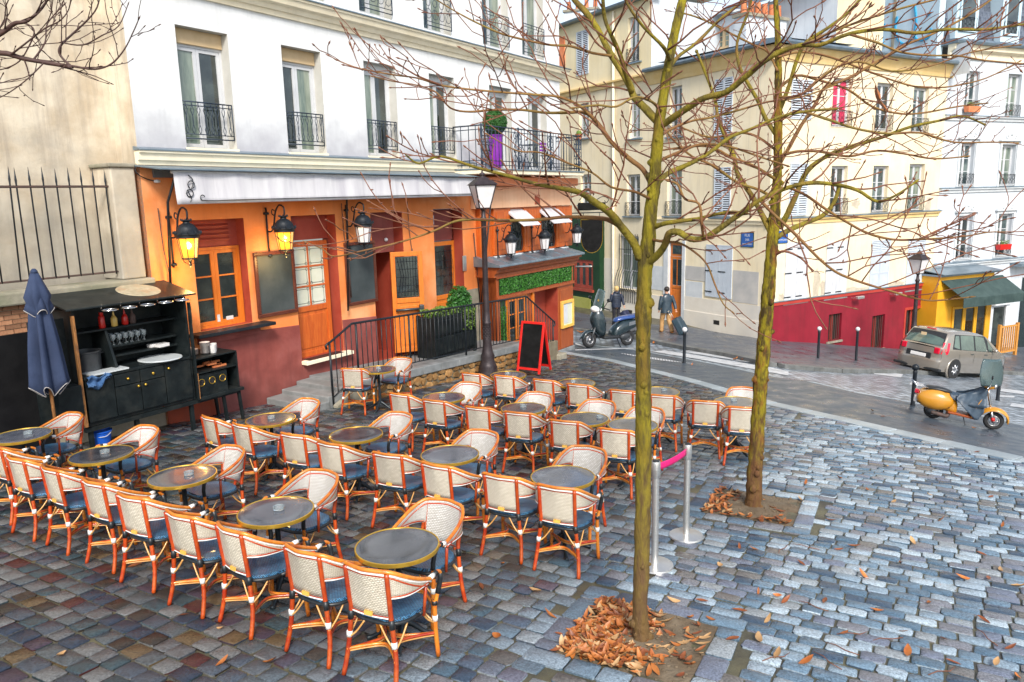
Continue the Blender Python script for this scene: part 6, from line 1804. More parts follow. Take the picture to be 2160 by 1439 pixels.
M().tube([(BXZ(1222,566,.5)[0],-.7,BXZ(1222,562,.5)[1]),(BXZ(1252,562,.5)[0],-.6,BXZ(1252,562,.5)[1])], .05, 6).build('spotlight_bar', 'steel', gs, True)
# shield sign on its bracket, from the end of the café front
hs_x, hs_z = A(1250, 500, -.2)
hs = thing('hanging_sign', 'black shield-shaped hanging sign with thin gold rim on an iron bracket', 'sign', DP(1248, 500, 27.5), R_(8))
w_, h_ = .40, .62
sh_p = [(-w_, h_), (w_, h_), (w_, .05)] + [(w_*math.cos(a), .05 - .62*math.sin(a)**.8 if math.sin(a) > 0 else .05) for a in [math.pi*k/14 for k in range(1,14)]] + [(-w_, .05)]
M().prismy(sh_p, -.03, .03).build('board', 'deep_board', hs); M().tube([(x,-.035,z) for x, z in sh_p + sh_p[:1]], .012, 4).build('gold_rim', 'brass', hs)
M().box(-.5,.52,-.04,.04,.95,1.22).build('top_board', 'deep_board', hs, bevel=.05)
br_ = M().tube([(-.95,0,.86),(.55,0,.86)], .02, 5); br_.tube(spl([(.1,0,1.25),(.4,0,1.42),(.62,0,1.33),(.55,0,1.2),(.48,0,1.28)],4), .013, 4); br_.tube([(-.3,0,.6),(-.3,0,.86)], .012, 4); br_.tube([(.3,0,.6),(.3,0,.86)], .012, 4)
br_.tube(spl([(-.6,0,1.0),(-.75,0,1.5),(-.5,0,1.7),(-.35,0,1.45),(-.45,0,1.3)],4), .012, 4)
br_.build('bracket', 'iron', hs)

# ================================================================ WHITE HOUSE ON THE RIGHT
white = frame(D, 'white_house', 'tall white house with iron window guards and slate mansard on the far right', 'house')
WR = D.x(2520, 400)
ww = [fr_rect(D, *q) for q in [(2036,150,2064,240),(2124,156,2152,248),(2205,162,2232,252),(2024,302,2053,393),(2110,306,2140,393),(2018,456,2049,548),(2102,452,2132,541)]]
wb = D.z(2070, 560)
wall('front', 'white_far', white, 0, WR, -6.5, D.z(2070,98), [(a, b, c, d, .25, 'white_far') for a, b, c, d in ww], .25)
M().quad((0,0,8),(0,-1,8),(0,-1,D.z(1990,95)),(0,0,D.z(1990,95))).build('party_wall', 'white_far', white)
for i, (a, b, c, d) in enumerate(ww):
    window(white, a, b, c, d, .24, 'white_paint', ['glass_far','glass_pale','glass'][i % 3], 3, .06, 2)
    balustrade(white, a-.04, b+.04, c+.02, c+.55, -.05, 5, 'iron', 1)
    if i > 2:
        fm = M(); bars(fm, a-.16, b+.16, c-.02, d+.16, 0, .13, .05); fm.build('window_surround', 'white_trim', white)
        M().box(a-.28, b+.28, -.14, .0, d+.17, d+.25).build('window_cornice', 'white_trim', white)
        cx = (a+b)/2; m = M()
        m.prismy([(cx-.55,d+.26),(cx+.55,d+.26),(cx+.33,d+.40),(cx+.2,d+.46),(cx+.12,d+.66),(cx,d+.74),(cx-.12,d+.66),(cx-.2,d+.46),(cx-.33,d+.40)], -.08, 0)
        for s in (-1,1): m.ring((cx+s*.3,-.09,d+.36), .08, .03, 12, 5, 'y')
        m.ball((cx,-.08,d+.52), .10, .06, .12); m.build('pediment_ornament', 'white_trim', white, True, 40)
for py in (248, 398, 552):
    z = D.z(2070, py)
    cornice(white, -.02, WR, [(.02,z-.16),(-.06,z-.16),(-.08,z-.05),(-.15,z-.02),(-.15,z+.03),(.02,z+.03)], 'white_trim', 'string_course'); cornice(white, -.03, WR, [(.02,z+.033),(-.17,z+.033),(-.17,z+.055),(.02,z+.10)], 'zinc', 'zinc_flashing')
ze = D.z(2070, 100)
cornice(white, -.1, WR, [(.02,ze-.55),(-.08,ze-.55),(-.10,ze-.3),(-.28,ze-.2),(-.32,ze),(.02,ze)], 'cream_trim', 'eave_cornice'); cornice(white, -.15, WR, [(.5,ze+.003),(-.45,ze+.003),(-.48,ze+.10),(-.4,ze+.2),(.5,ze+.25)], 'zinc', 'gutter')
mzt = ze + 4.2
M().hexa([(.0,.3,ze+.2),(WR,.3,ze+.2),(WR,4,ze+.2),(.0,4,ze+.2),(.0,1.1,mzt),(WR,1.1,mzt),(WR,4,mzt),(.0,4,mzt)]).build('mansard', 'slate', white)
row = 0; z = ze + .25
SLT = M().box(0,.30,-.02,.0,0,.26).mesh('slate', 'slate')
dorm = [(2022,2062), (2118,2152)]
dx_ = [(D.x(a_, 50)-.1, D.x(b_, 50)+.1) for a_, b_ in dorm]
while z < ze + 3.2:
    x = .05 + (.15 if row % 2 else 0)
    while x < D.x(2175, 50):
        if not any(a-.25 < x < b for a, b in dx_):
            o = put('slate', SLT, white, (x, .3 + .8*(z-ze-.2)/(mzt-ze-.2) - .012, z)); o.rotation_euler = (-.19+.05, 0, 0)
        x += .31
    z += .235; row += 1
for a, b in dx_:
    dm = M().box(a, b, .05, 1.5, ze+.25, mzt-.2).build('dormer', 'pale_blue_wall', white)
    M().box(a+.25, b-.25, .02, .05, ze+.7, mzt-.5).build('pane', 'glass', dm); fm = M(); bars(fm, a+.18, b-.18, ze+.6, mzt-.4, .04, .1, .05); fm.build('dormer_frame', 'pale_blue_wall', dm); balustrade(dm, a+.15, b-.15, ze+.6, ze+1.2, -.0, 4, 'iron', 1)
# flower boxes
for k, (px, py, y_) in enumerate(((2050,232,'terracotta'),(2116,522,'red_paint'))):
    x, z = D(px, py, .2)
    fb = thing('flower_box', ['terracotta flower box with green shoots on the white house guard', 'red plastic flower box on the lower right window of the white house'][k], 'flower box', D.at(x, .22, z-.1), D.rot)
    M().hexa([(-.38,-.1,0),(.38,-.1,0),(.38,.1,0),(-.38,.1,0),(-.42,-.13,.25),(.42,-.13,.25),(.42,.13,.25),(-.42,.13,.25)]).build('box', y_, fb)
    m = M()
    for q in range(14): a_ = random.uniform(-.35,.35); m.tube([(a_,0,.22),(a_+random.uniform(-.1,.1),random.uniform(-.1,.1),.35),(a_+random.uniform(-.25,.25),random.uniform(-.2,.2),.45)], [.015,.012,.003], 4)
    m.build('shoots', 'plant_leaf', fb)
x, z = BXZ(1228,287,.2)
fb = thing('flower_box', 'orange flower pot on the cream window sill beside the balcony', 'flower box', (lambda p: (p.x, p.y, z-.15))(B.at(B(1228,287)[0], .2*sgnB, 0)), creamB.rotation_euler.z)
M().lathe([(.12,0),(.19,.25),(.20,.26),(.17,.26)], 12).build('pot', 'terracotta', fb, True, 40); M().ball((0,0,.3), .15, n=8, m=5).build('plant', 'plant_leaf', fb)
# ground floor of the white house: doorway, grey door, porch slab
a, b, c, d = fr_rect(D, 2094,648,2116,700); M().box(a, b, -.02, .0, c-1.5, d).build('doorway', 'glass', white); M().box(b, b+.25, -.10, .0, c-1.5, d+.1).build('door_jamb', 'white_trim', white); M().box(a-.2, b+.35, -.2, .0, d+.12, d+.26).build('door_hood', 'white_trim', white)
M().lathe([(.01,0),(.30,.0),(.32,.03),(.28,.06),(.01,.06)], 20).build('medallion', 'white_trim', white, True, 40)
md = [o for o in COL.objects if o.name.startswith('medallion')][-1]; md.location = (D.x(2107,620), -.0, D.z(2107,620)); md.rotation_euler = (math.pi/2, 0, 0)
a, b, c, d = fr_rect(D, 2148,582,2230,760); M().box(a, b, -.03, .0, c-1, d).build('grey_door', 'moto_teal', white); M().box(D.x(2130,556), WR, -.6, .0, D.z(2150,560), D.z(2150,556)+.06).build('porch_slab', 'zinc', white)
# pale party wall with blue scribbles, rising beside the corner house roof
gbl = thing('gable_wall', 'pale blue gable wall with blue painted scribbles above the corner house roof', 'wall', D.o, D.rot)
M().box(-.40, -.02, .35, 5.4, 4, 18).build('wall', 'pale_blue_wall', gbl)
M().box(-.43, -.40, 2.55, 2.70, 4, 18).build('joint', 'old_stone', gbl)
def gpt(px, py):
    d_ = ray(px, py); P_ = D.at(-.41, 0, 0)
    p = CO + d_*((P_-CO).dot(D.u)/d_.dot(D.u)) - D.o; return (-.415, -p.dot(D.n), p.z)
for st in ([(1893,35),(1889,60),(1895,85),(1910,92),(1930,75)], [(1930,12),(1933,45),(1930,75),(1940,85),(1960,78),(1964,60)], [(1955,35),(1965,25)], [(1866,50),(1860,70),(1862,90),(1868,98)]):
    M().tube(spl([gpt(*q_) for q_ in st], 5), .055, 5).build('painted_stroke', 'blue_graffiti', gbl)
# wall of the next house between them
q0 = far_at(1560, 30, 45); q1 = far_at(1800, 40, 45.5)
nx = thing('back_house', 'cream back wall with zinc roof edge between chimneys and gable', 'house', (q0.x, q0.y, 0), math.atan2(q1.y-q0.y, q1.x-q0.x))
M().box(-2, (q1-q0).length+1, 0, .5, 0, q1.z+.35).build('wall', 'cream_upper', nx); M().box(-2.3, (q1-q0).length+1.2, -.5, 5, q1.z+.355, q1.z+.55).build('roof', 'zinc', nx)

# ================================================================ YELLOW SHOP
YO = 1.0
ysx0, ysx1 = D.x(1975,660,YO), D.x(2090,660,YO)
ys_ = thing('yellow_shop', 'bright yellow shop front with green awning beside the crimson wall', 'shop front', D.o, D.rot)
yzt = D.z(2030,580,YO); yzb = -6.2
yd = [fr_rect(D, *q, YO) for q in [(2008,652,2026,740),(2032,650,2050,740),(2056,645,2074,740)]]
wall('front', 'yellow_paint', ys_, ysx0, ysx1, yzb, yzt, [], .1, y=-YO)
M().quad((ysx0,0,yzb),(ysx0,-YO,yzb),(ysx0,-YO,yzt),(ysx0,0,yzt)).build('side', 'yellow_paint', ys_); M().quad((ysx1,-YO,yzb),(ysx1,0,yzb),(ysx1,0,yzt),(ysx1,-YO,yzt)).build('side', 'yellow_paint', ys_)
for a, b, c, d in yd:
    l = M(); bars(l, a-.12, b+.12, c-.6, d+.12, -YO-.005, .12, .06); lo_ = l.build('door', 'yellow_paint', ys_, bevel=.01); M().box(a, b, -YO-.02, -YO-.004, c-.3, d).build('pane', 'glass', lo_)
M().box(ysx0-.05, ysx1+.4, -YO-.15, .0, yzt, yzt+.08).build('cornice', 'zinc', ys_)
M().hexa([(ysx0-.05,-YO-.30,yzt+.09),(ysx1+.1,-YO-.30,yzt+.09),(ysx1+.1,-.02,yzt+.25),(ysx0-.05,-.02,yzt+.25),(ysx0-.05,-YO-.30,yzt+.12),(ysx1+.1,-YO-.30,yzt+.12),(ysx1+.1,-.02,yzt+.30),(ysx0-.05,-.02,yzt+.30)]).build('canopy_roof', 'zinc', ys_)
aw0, aw1 = ysx0+.35, ysx1+.75; ay = -YO-.9
az1, az0 = yzt-.20, yzt-.95
ao = M().hexa([(aw0+.15,ay,az0),(aw1+.15,ay,az0),(aw1-.2,-YO-.02,az1),(aw0-.2,-YO-.02,az1),(aw0+.15,ay,az0+.02),(aw1+.15,ay,az0+.02),(aw1-.2,-YO-.02,az1+.03),(aw0-.2,-YO-.02,az1+.03)]).build('awning', 'green_awning', ys_)
for k in range(6): a, b = lerp(aw0+.15,aw1+.1,k/6), lerp(aw0+.15,aw1+.1,(k+1)/6); M().hexa([(a+.01,ay,az0-.38),(b-.01,ay,az0-.38),(b-.01,ay+.02,az0-.38),(a+.01,ay+.02,az0-.38),(a,ay,az0),(b,ay,az0),(b,ay+.02,az0),(a,ay+.02,az0)]).build('valance_flap', 'green_awning', ao)
# wooden rail by the yellow shop
g0 = D.at(D.x(2093,715,1.6), 1.9, 0); gz0_ = zg(g0.x, g0.y)
wr = thing('wooden_fence', 'orange wooden slatted fence beside the yellow shop', 'fence', (g0.x, g0.y, D.z(2110,745,1.9)), D.rot)
wl = D.x(2130,715,1.9) - D.x(2093,715,1.9); hh_ = D.z(2110,690,1.9) - D.z(2110,745,1.9)
for x in (0, wl): M().box(x-.06, x+.06, -.06, .06, -1.0, hh_+.1).build('post', 'fence_wood', wr)
for k in range(8): M().box(lerp(.08,wl-.14,k/7), lerp(.08,wl-.14,k/7)+.06, -.02, .02, .05, hh_-.05).build('slat', 'fence_wood', wr)
for z in (.0, hh_-.05): M().box(.06, wl-.06, -.035, .035, z, z+.07).build('rail', 'fence_wood', wr)
for k in range(3): M().box(-.1, wl+.1, -.1, .5, -1.0+k*.28, -.75+k*.28).build('base_plank', 'old_stone', wr)

# ================================================================ TREES
RS = [1.]
def limb_pts(pts, Yb, n=4):
    """(px, py, radius px, depth offset) -> smooth 3D path and radii"""
    P = []; R = []
    for px, py, r, dy in pts:
        r *= RS[0]
        p = DP(px, py, Yb + dy); P.append(p); R.append(r * proj(p)[2] / FPX)
    out = spl(P, n); rr = []
    for i in range(len(P)-1):
        for k in range(n): rr.append(lerp(R[i], R[i+1], k/n))
    rr.append(R[-1])
    return out, rr
def knobbly(m, pts, r, n, amp, seed, rough=False):
    b = len(m.v); m.tube(pts, r, n)
    for i in range(b, len(m.v)):
        v = Vector(m.v[i]); ring = min((i-b)//n, len(pts)-1); c = pts[ring]
        k = 1 + amp*noise.noise(v*7 + Vector((seed,0,0))) + amp*.7*noise.noise(v*19)
        if rough:
            q = Vector((v.x*42, v.y*42, v.z*13)); k += .085*abs(noise.noise(q)) + .05*noise.noise(v*55) - .03 + .05*noise.noise(Vector((v.x*3,v.y*3,v.z*4+seed)))
        m.v[i] = tuple(c + (v-c)*k)
def twigs(m, path, rad, rnd, start=.3, step=.22, L=.75, depth=2, up=.35, lead=True, buds=None, spread=1.):
    acc = 0; side = 1; total = sum((path[i+1]-path[i]).length for i in range(len(path)-1)); run = 0
    for i in range(1, len(path)-1):
        seg = (path[i]-path[i-1]).length; run += seg; acc += seg
        if run/total < start or acc < step*rnd.uniform(.6,1.4): continue
        acc = 0; side = -side
        t = (path[i+1]-path[i-1]).normalized()
        o = t.cross(Vector((rnd.gauss(0,.5), rnd.gauss(0,.5), 1))).normalized()*side
        d = (t*rnd.uniform(.4,.9) + o*rnd.uniform(.5,1.)*spread + Vector((0,0,rnd.uniform(-.1,up*1.6)))).normalized()
        ln = L*rnd.uniform(.45,1.15)*(1.1 - .5*run/total)
        shoot(m, path[i], d, ln, min(rad[i]*.60, .0078), rnd, depth-1, up, buds)
def shoot(m, p, d, ln, r, rnd, depth, up, buds):
    n = max(4, int(ln/.11)); pts = [p]; q = p
    for k in range(n):
        d = (d + Vector((rnd.gauss(0,.17), rnd.gauss(0,.17), rnd.gauss(0,.12) + up*.16))).normalized()
        q = q + d*(ln/n); pts.append(q)
    rad = [lerp(r, max(.0034, r*.45), k/n) for k in range(n+1)]
    m.tube(pts, rad, 5)
    e = pts[-1]; m.tube([e - d*.006, e + d*.010, e + d*.030], [.0035,.0065,.001], 5)
    if depth > 0:
        s = rnd.choice((1,-1))
        for k in range(1, n):
            if rnd.random() < .42:
                s = -s
                o = d.cross(Vector((rnd.gauss(0,.6),rnd.gauss(0,.6),1))).normalized()*s
                tt = (pts[k+1]-pts[k-1]).normalized() if k < n else d
                shoot(m, pts[k], (tt*.7 + o*.8 + Vector((0,0,.15))).normalized(), ln*rnd.uniform(.18,.5), rad[k]*.75, rnd, depth-1, up, buds)
            elif rnd.random() < .5:
                o = Vector((rnd.gauss(0,1),rnd.gauss(0,1),rnd.gauss(0,1))).normalized()
                m.tube([pts[k], pts[k]+o*.014, pts[k]+o*.022], [.003,.0055,.001], 4)
def tree(lab, Yb, base, trunk, limbs, seed, bark='bark', mossy='bark_mossy'):
    rnd = random.Random(seed)
    t = thing('bare_tree', lab, 'tree', base); inv = -Vector(base)
    def off(m): m.v = [(x+inv.x, y+inv.y, z+inv.z) for x, y, z in m.v]; return m
    m = M(); RS[0] = .82; P, R = limb_pts(trunk, Yb, 12); RS[0] = 1.; knobbly(m, P, R, 26, .13, seed, True)
    # scars
    tr = off(m).build('trunk', bark, t, True)
    for k in range(20):
        i = rnd.randrange(3, int(len(P)*.72)); a = rnd.uniform(math.pi*.9, math.pi*2.1)
        o = Vector((math.cos(a), math.sin(a), 0)); sc_ = M(); c = P[i] + o*R[i]*.93 + inv
        q_ = rnd.uniform(.22,.5); sc_.ball(c, R[i]*q_, R[i]*q_, R[i]*q_*1.3, 9, 6); sc_.ring(c + o*R[i]*q_*.35, R[i]*q_*.75, R[i]*.10, 10, 5, 'y'); sc_.build('knot', bark, tr, True)
    tw = M(); twd = M()
    for li, (pts, kind) in enumerate(limbs):
        RS[0] = (.68, .52, .58)[kind]
        P, R = limb_pts(pts, Yb); RS[0] = 1.; m = M()
        knobbly(m, P, R, 9, .14, seed+li)
        if len(P) > 3:
            e = P[-1]; d = (P[-1]-P[-2]).normalized(); m.tube([e-d*.008, e+d*.012, e+d*.035], [R[-1], R[-1]*1.5, .001], 6)
        off(m).build('limb', {0: mossy, 1: 'bark_brown', 2: 'twig'}[kind], t, True)
        twigs(tw, P, R, rnd, .22 if kind == 0 else .12, .15 if kind == 0 else .125, .80, 2, .28)
    stuff(off(tw).build('twigs', 'twig', t, True))
    return t
g1 = G(1350, 1352); g2 = G(1590, 1068)
Y1, Y2 = g1.y, g2.y
T1 = [(1351,1368,26,0),(1351,1335,22,0),(1350,1290,19.5,0),(1353,1200,19.5,0),(1356,1050,20,0),(1357,900,20,0),(1357,800,19.5,0),(1357,700,19,0),(1358,655,22,0),(1358,620,19.5,0),(1362,550,19.5,0),(1368,500,19,0),(1374,440,17,0),(1381,380,17,.0),(1384,330,15,0),(1390,270,13.5,0),(1400,200,13,.02),(1411,130,12.5,.05),(1425,60,12,.1),(1440,0,11,.15),(1452,-60,9,.2),(1462,-140,7,.3)]
L1 = [
 ([(1350,545,15,0),(1335,510,13.5,-.05),(1310,478,12.5,-.10),(1285,448,12,-.2),(1250,424,10.5,-.3),(1225,407,9,-.4),(1185,398,7,-.5),(1130,388,6,-.6),(1075,372,5.5,-.7),(1000,352,4.5,-.8),(930,330,3.5,-.85),(885,345,3,-.85),(862,332,2.5,-.9)],0),
 ([(1308,478,11,-.1),(1280,463,9.5,-.1),(1240,459,8,-.15),(1190,458,7,-.2),(1130,464,6.5,-.25),(1060,465,6,-.3),(1000,463,5.5,-.35),(960,467,5,-.4),(920,485,4.5,-.45),(870,503,4,-.5),(820,517,3.7,-.5),(770,528,3.5,-.55),(705,541,3,-.55),(680,525,2.5,-.55),(648,512,2,-.55)],1),
 ([(925,477,4,-.45),(890,478,3,-.5),(850,465,2.6,-.5),(820,450,2.2,-.5)],2),
 ([(1378,400,12,0),(1358,360,10.5,.1),(1325,333,9.5,.15),(1290,300,9,.2),(1262,262,8.5,.25),(1235,238,7.5,.25),(1195,238,6,.3),(1150,238,5.5,.3),(1100,232,5,.3),(1040,232,4.5,.3),(990,236,4,.35),(950,228,3.6,.35),(920,195,3.2,.4),(880,180,2.8,.4),(830,172,2.4,.4),(788,162,2,.4)],1),
 ([(1258,258,7,.25),(1225,225,6,.2),(1180,205,5,.1),(1130,200,4.5,.05),(1060,195,4.2,.0),(985,188,4,-.05),(930,180,3.6,-.1),(880,165,3.2,-.1),(830,158,3,-.15),(760,145,2.6,-.15),(713,128,2.2,-.15)],1),
 ([(930,180,3.5,-.1),(885,162,3,-.2),(860,148,2.8,-.2),(825,124,2.3,-.25)],2),
 ([(1392,262,12.5,0),(1362,230,12,.1),(1338,205,11.5,.2),(1328,180,11,.25),(1305,140,10.5,.3),(1283,105,10,.35),(1260,60,9.5,.4),(1235,25,9,.45),(1212,0,8.5,.5),(1190,-40,7,.55),(1180,-100,5,.6)],0),
 ([(1332,195,9,.2),(1320,155,8,.1),(1308,115,7.5,0),(1290,75,6.5,-.1),(1276,40,6,-.1),(1272,0,5.5,-.15),(1268,-60,4,-.2)],0),
 ([(1290,118,6,.3),(1250,112,5.5,.4),(1205,98,5,.5),(1160,95,4.6,.5),(1110,85,4.3,.55),(1060,72,4,.55),(1020,55,3.6,.6),(980,35,3.2,.6),(940,12,2.8,.6),(900,-15,2.4,.6)],1),
 ([(1392,268,11,0),(1420,248,11,-.1),(1450,228,10.5,-.2),(1485,207,10,-.3),(1530,195,9.5,-.4),(1570,165,9,-.5),(1605,135,8.5,-.6),(1640,112,8,-.65),(1690,95,7,-.7),(1730,95,6.5,-.75),(1790,72,6,-.8),(1860,62,5.5,-.8),(1930,70,5,-.8),(2000,62,4.5,-.8),(2080,62,4,-.8),(2200,45,3,-.8)],0),
 ([(1700,93,6,-.7),(1760,65,5,-.75),(1830,40,4.5,-.8),(1900,18,4,-.85),(1990,-5,3.5,-.9)],1),
 ([(1790,72,5.5,-.8),(1850,90,5,-.85),(1900,110,4.5,-.9),(1960,117,4,-.9),(2020,118,3.7,-.95),(2080,128,3.4,-.95),(2160,135,3,-1)],1),
 ([(1362,556,13,0),(1385,540,11.5,-.1),(1402,518,11,-.2),(1412,492,10.5,-.3),(1432,490,10,-.35),(1456,504,10,-.4),(1485,502,9.5,-.45),(1518,482,9,-.5),(1560,452,8.5,-.55),(1600,424,8,-.6),(1655,398,7,-.65),(1710,386,6.5,-.7),(1765,390,6,-.7),(1810,402,5.2,-.75),(1850,425,4.5,-.75),(1890,412,3.6,-.8),(1930,385,3,-.8)],0),
 ([(1605,424,6.5,-.6),(1630,450,6,-.65),(1665,482,6,-.7),(1695,512,5.8,-.75),(1730,548,5.5,-.8),(1762,573,5.2,-.8),(1795,588,5,-.85),(1840,603,4.6,-.85),(1885,616,4.3,-.9),(1920,627,4,-.9),(1960,634,3.6,-.95),(2000,632,3.2,-.95),(2045,627,2.5,-1)],1),
 ([(1665,396,6,-.6),(1700,412,5.6,-.6),(1740,440,5.3,-.6),(1785,468,5,-.6),(1830,492,4.8,-.6),(1880,505,4.5,-.6),(1925,506,4.2,-.6),(1980,503,3.8,-.65),(2040,498,3.3,-.65),(2085,490,2.8,-.7),(2128,490,2.2,-.7)],1),
 ([(1940,505,4,-.6),(1980,485,3.4,-.55),(2020,468,2.8,-.5),(2050,455,2.4,-.5)],2),
 ([(1388,385,10,0),(1410,365,8.5,.1),(1440,352,7.5,.15),(1470,338,6.5,.2),(1500,320,6,.25),(1540,290,5.5,.3),(1590,270,5,.3),(1640,248,4.6,.3),(1700,235,4.2,.35),(1760,230,3.8,.35)],0),
 ([(1378,480,9,0),(1400,472,7.5,-.1),(1430,467,6.5,-.15),(1470,462,6,-.2),(1510,452,5.5,-.3),(1545,447,4.5,-.35),(1572,450,3.2,-.4)],0),
 ([(1372,505,7,0),(1400,510,5,-.2),(1430,512,4.5,-.3),(1460,528,4.2,-.35),(1490,556,4,-.4),(1508,600,3.6,-.4),(1525,640,3,-.45),(1543,657,2.2,-.45)],1),
 ([(1484,502,6.5,-.45),(1480,470,6,-.5),(1474,430,5.6,-.5),(1445,420,5,-.5),(1430,390,4.5,-.5),(1412,382,4,-.5)],1),
 ([(1385,345,8,0),(1400,335,7,.2),(1440,318,6,.3),(1480,305,5.5,.4),(1540,310,4.5,.5),(1600,330,4,.5),(1660,350,3.5,.6)],1),
 ([(1388,290,8,0),(1420,270,6,.3),(1460,255,5,.4),(1500,248,4.6,.5),(1560,232,4.2,.5),(1620,215,3.8,.6),(1690,205,3.4,.6),(1760,180,3,.7)],1),
 ([(1408,150,8,0),(1430,120,6,.3),(1470,90,5,.4),(1520,40,4.5,.5),(1570,0,4,.5),(1600,-40,3.2,.6)],0),
 ([(1412,125,7,0),(1400,100,5.5,-.3),(1360,60,4.6,-.4),(1330,20,4,-.5),(1310,-20,3.4,-.5)],0),
 ([(1395,235,7,0),(1375,215,5.5,-.3),(1340,205,5,-.5),(1300,225,4.4,-.6),(1260,222,4,-.7),(1210,228,3.4,-.8)],1),
 ([(1372,420,7,0),(1340,405,5,-.3),(1290,395,4.5,-.5),(1250,365,4,-.6),(1200,345,3.6,-.7),(1140,322,3.2,-.8),(1090,318,2.8,-.9),(1030,285,2.4,-.9)],1)]
tree('nearest bare young tree with mossy trunk standing in the leaf-filled pit', Y1, g1, T1, L1, 3)
T2 = [(1587,1085,24,0),(1589,1055,21,0),(1592,1000,19,0),(1597,920,18,0),(1603,830,17.5,0),(1610,740,17.5,0),(1617,660,17,0),(1623,590,16,0),(1628,520,14.5,0),(1634,450,13.5,0),(1639,380,12,0),(1641,300,11,0),(1641,220,10,0),(1642,140,9,.05),(1640,60,7.5,.1),(1636,0,6,.15),(1634,-60,4.5,.2)]
L2 = [
 ([(1626,490,10,0),(1608,455,8.5,.1),(1590,420,8,.15),(1570,390,7.5,.2),(1555,365,7,.25),(1548,330,6.5,.3),(1530,290,6,.35),(1515,250,5.5,.4),(1508,210,5,.45),(1490,160,4.5,.5),(1470,110,4,.5)],0),
 ([(1645,480,10,0),(1662,450,9,-.1),(1680,410,8.5,-.15),(1697,370,8,-.2),(1720,345,7.5,-.25),(1760,322,7,-.3),(1810,305,6.3,-.3),(1860,290,5.5,-.35),(1920,268,4.8,-.4),(1980,255,4.2,-.4),(2030,245,3.5,-.4),(2075,262,2.8,-.4)],0),
 ([(1640,500,9,0),(1665,485,8,.1),(1700,470,7.5,.15),(1735,455,7,.2),(1758,430,6.5,.2),(1770,395,6,.25)],0),
 ([(1642,350,8.5,0),(1665,310,8,.1),(1690,265,7.5,.15),(1720,220,7,.2),(1740,185,6.5,.25),(1790,165,6,.3),(1850,130,5.5,.35),(1910,95,5,.4),(1960,75,4.5,.4),(2030,40,4,.45),(2090,0,3.5,.5),(2130,-40,3,.5)],1),
 ([(1641,290,8,0),(1615,250,6.5,.1),(1600,215,6,.15),(1580,180,5.5,.2),(1560,140,5,.25),(1555,90,4.5,.3),(1580,20,4,.3),(1590,-30,3.4,.35)],0),
 ([(1642,240,7.5,0),(1665,180,6.5,-.1),(1680,130,6,-.15),(1700,90,5.5,-.2),(1745,60,5,-.25),(1790,25,4.5,-.3),(1830,-20,4,-.3)],0),
 ([(1643,330,7,0),(1680,320,6,-.2),(1730,320,5.5,-.3),(1790,330,5,-.4),(1850,318,4.5,-.45),(1910,325,4,-.5),(1970,335,3.4,-.5),(2040,330,2.8,-.55)],1),
 ([(1640,260,7,0),(1680,235,6,-.2),(1740,250,5.5,-.3),(1800,270,5,-.35),(1870,282,4.6,-.4),(1940,280,4.2,-.45),(2010,300,3.6,-.5),(2090,300,3,-.5),(2145,302,2.4,-.5)],1),
 ([(1640,190,6.5,0),(1680,160,5.5,.2),(1730,170,5,.3),(1790,190,4.6,.3),(1840,225,4.3,.35),(1900,240,4,.35),(1950,238,3.6,.4),(2020,225,3.2,.4),(2080,218,2.6,.4)],1),
 ([(1636,420,7,0),(1600,400,6,-.2),(1555,385,5.5,-.3),(1505,350,5,-.4),(1460,330,4.5,-.45),(1425,300,4,-.5),(1400,270,3.5,-.5)],1),
 ([(1638,380,7,0),(1590,350,5.5,-.25),(1540,330,5,-.35),(1500,310,4.5,-.4),(1450,310,4,-.45),(1390,318,3.4,-.5)],1),
 ([(1640,320,6,0),(1600,290,5,.25),(1560,280,4.5,.35),(1500,290,4,.4),(1440,270,3.5,.45)],1),
 ([(1640,150,6,0),(1620,110,5,.2),(1590,95,4.5,.3),(1540,70,4,.35),(1480,40,3.5,.4),(1430,25,3,.4)],1),
 ([(1632,540,6,0),(1655,530,4.5,-.15),(1690,545,3.6,-.2),(1712,570,2.6,-.25)],2),
 ([(1641,205,6,0),(1690,200,5,-.3),(1750,150,4.6,-.4),(1810,130,4.2,-.5),(1880,150,3.8,-.5),(1960,140,3.4,-.6),(2050,110,3,-.6),(2150,95,2.6,-.6)],1),
 ([(1642,120,5,0),(1690,110,4.5,.3),(1750,120,4.2,.4),(1830,150,4,.4),(1900,175,3.6,.5),(1950,185,3.3,.5),(2010,182,3,.5),(2080,165,2.7,.5),(2150,130,2.4,.5)],1)]
tree('farther bare young tree in the square earth pit beside the steel posts', Y2, g2, T2, L2, 8, 'bark_scarred')
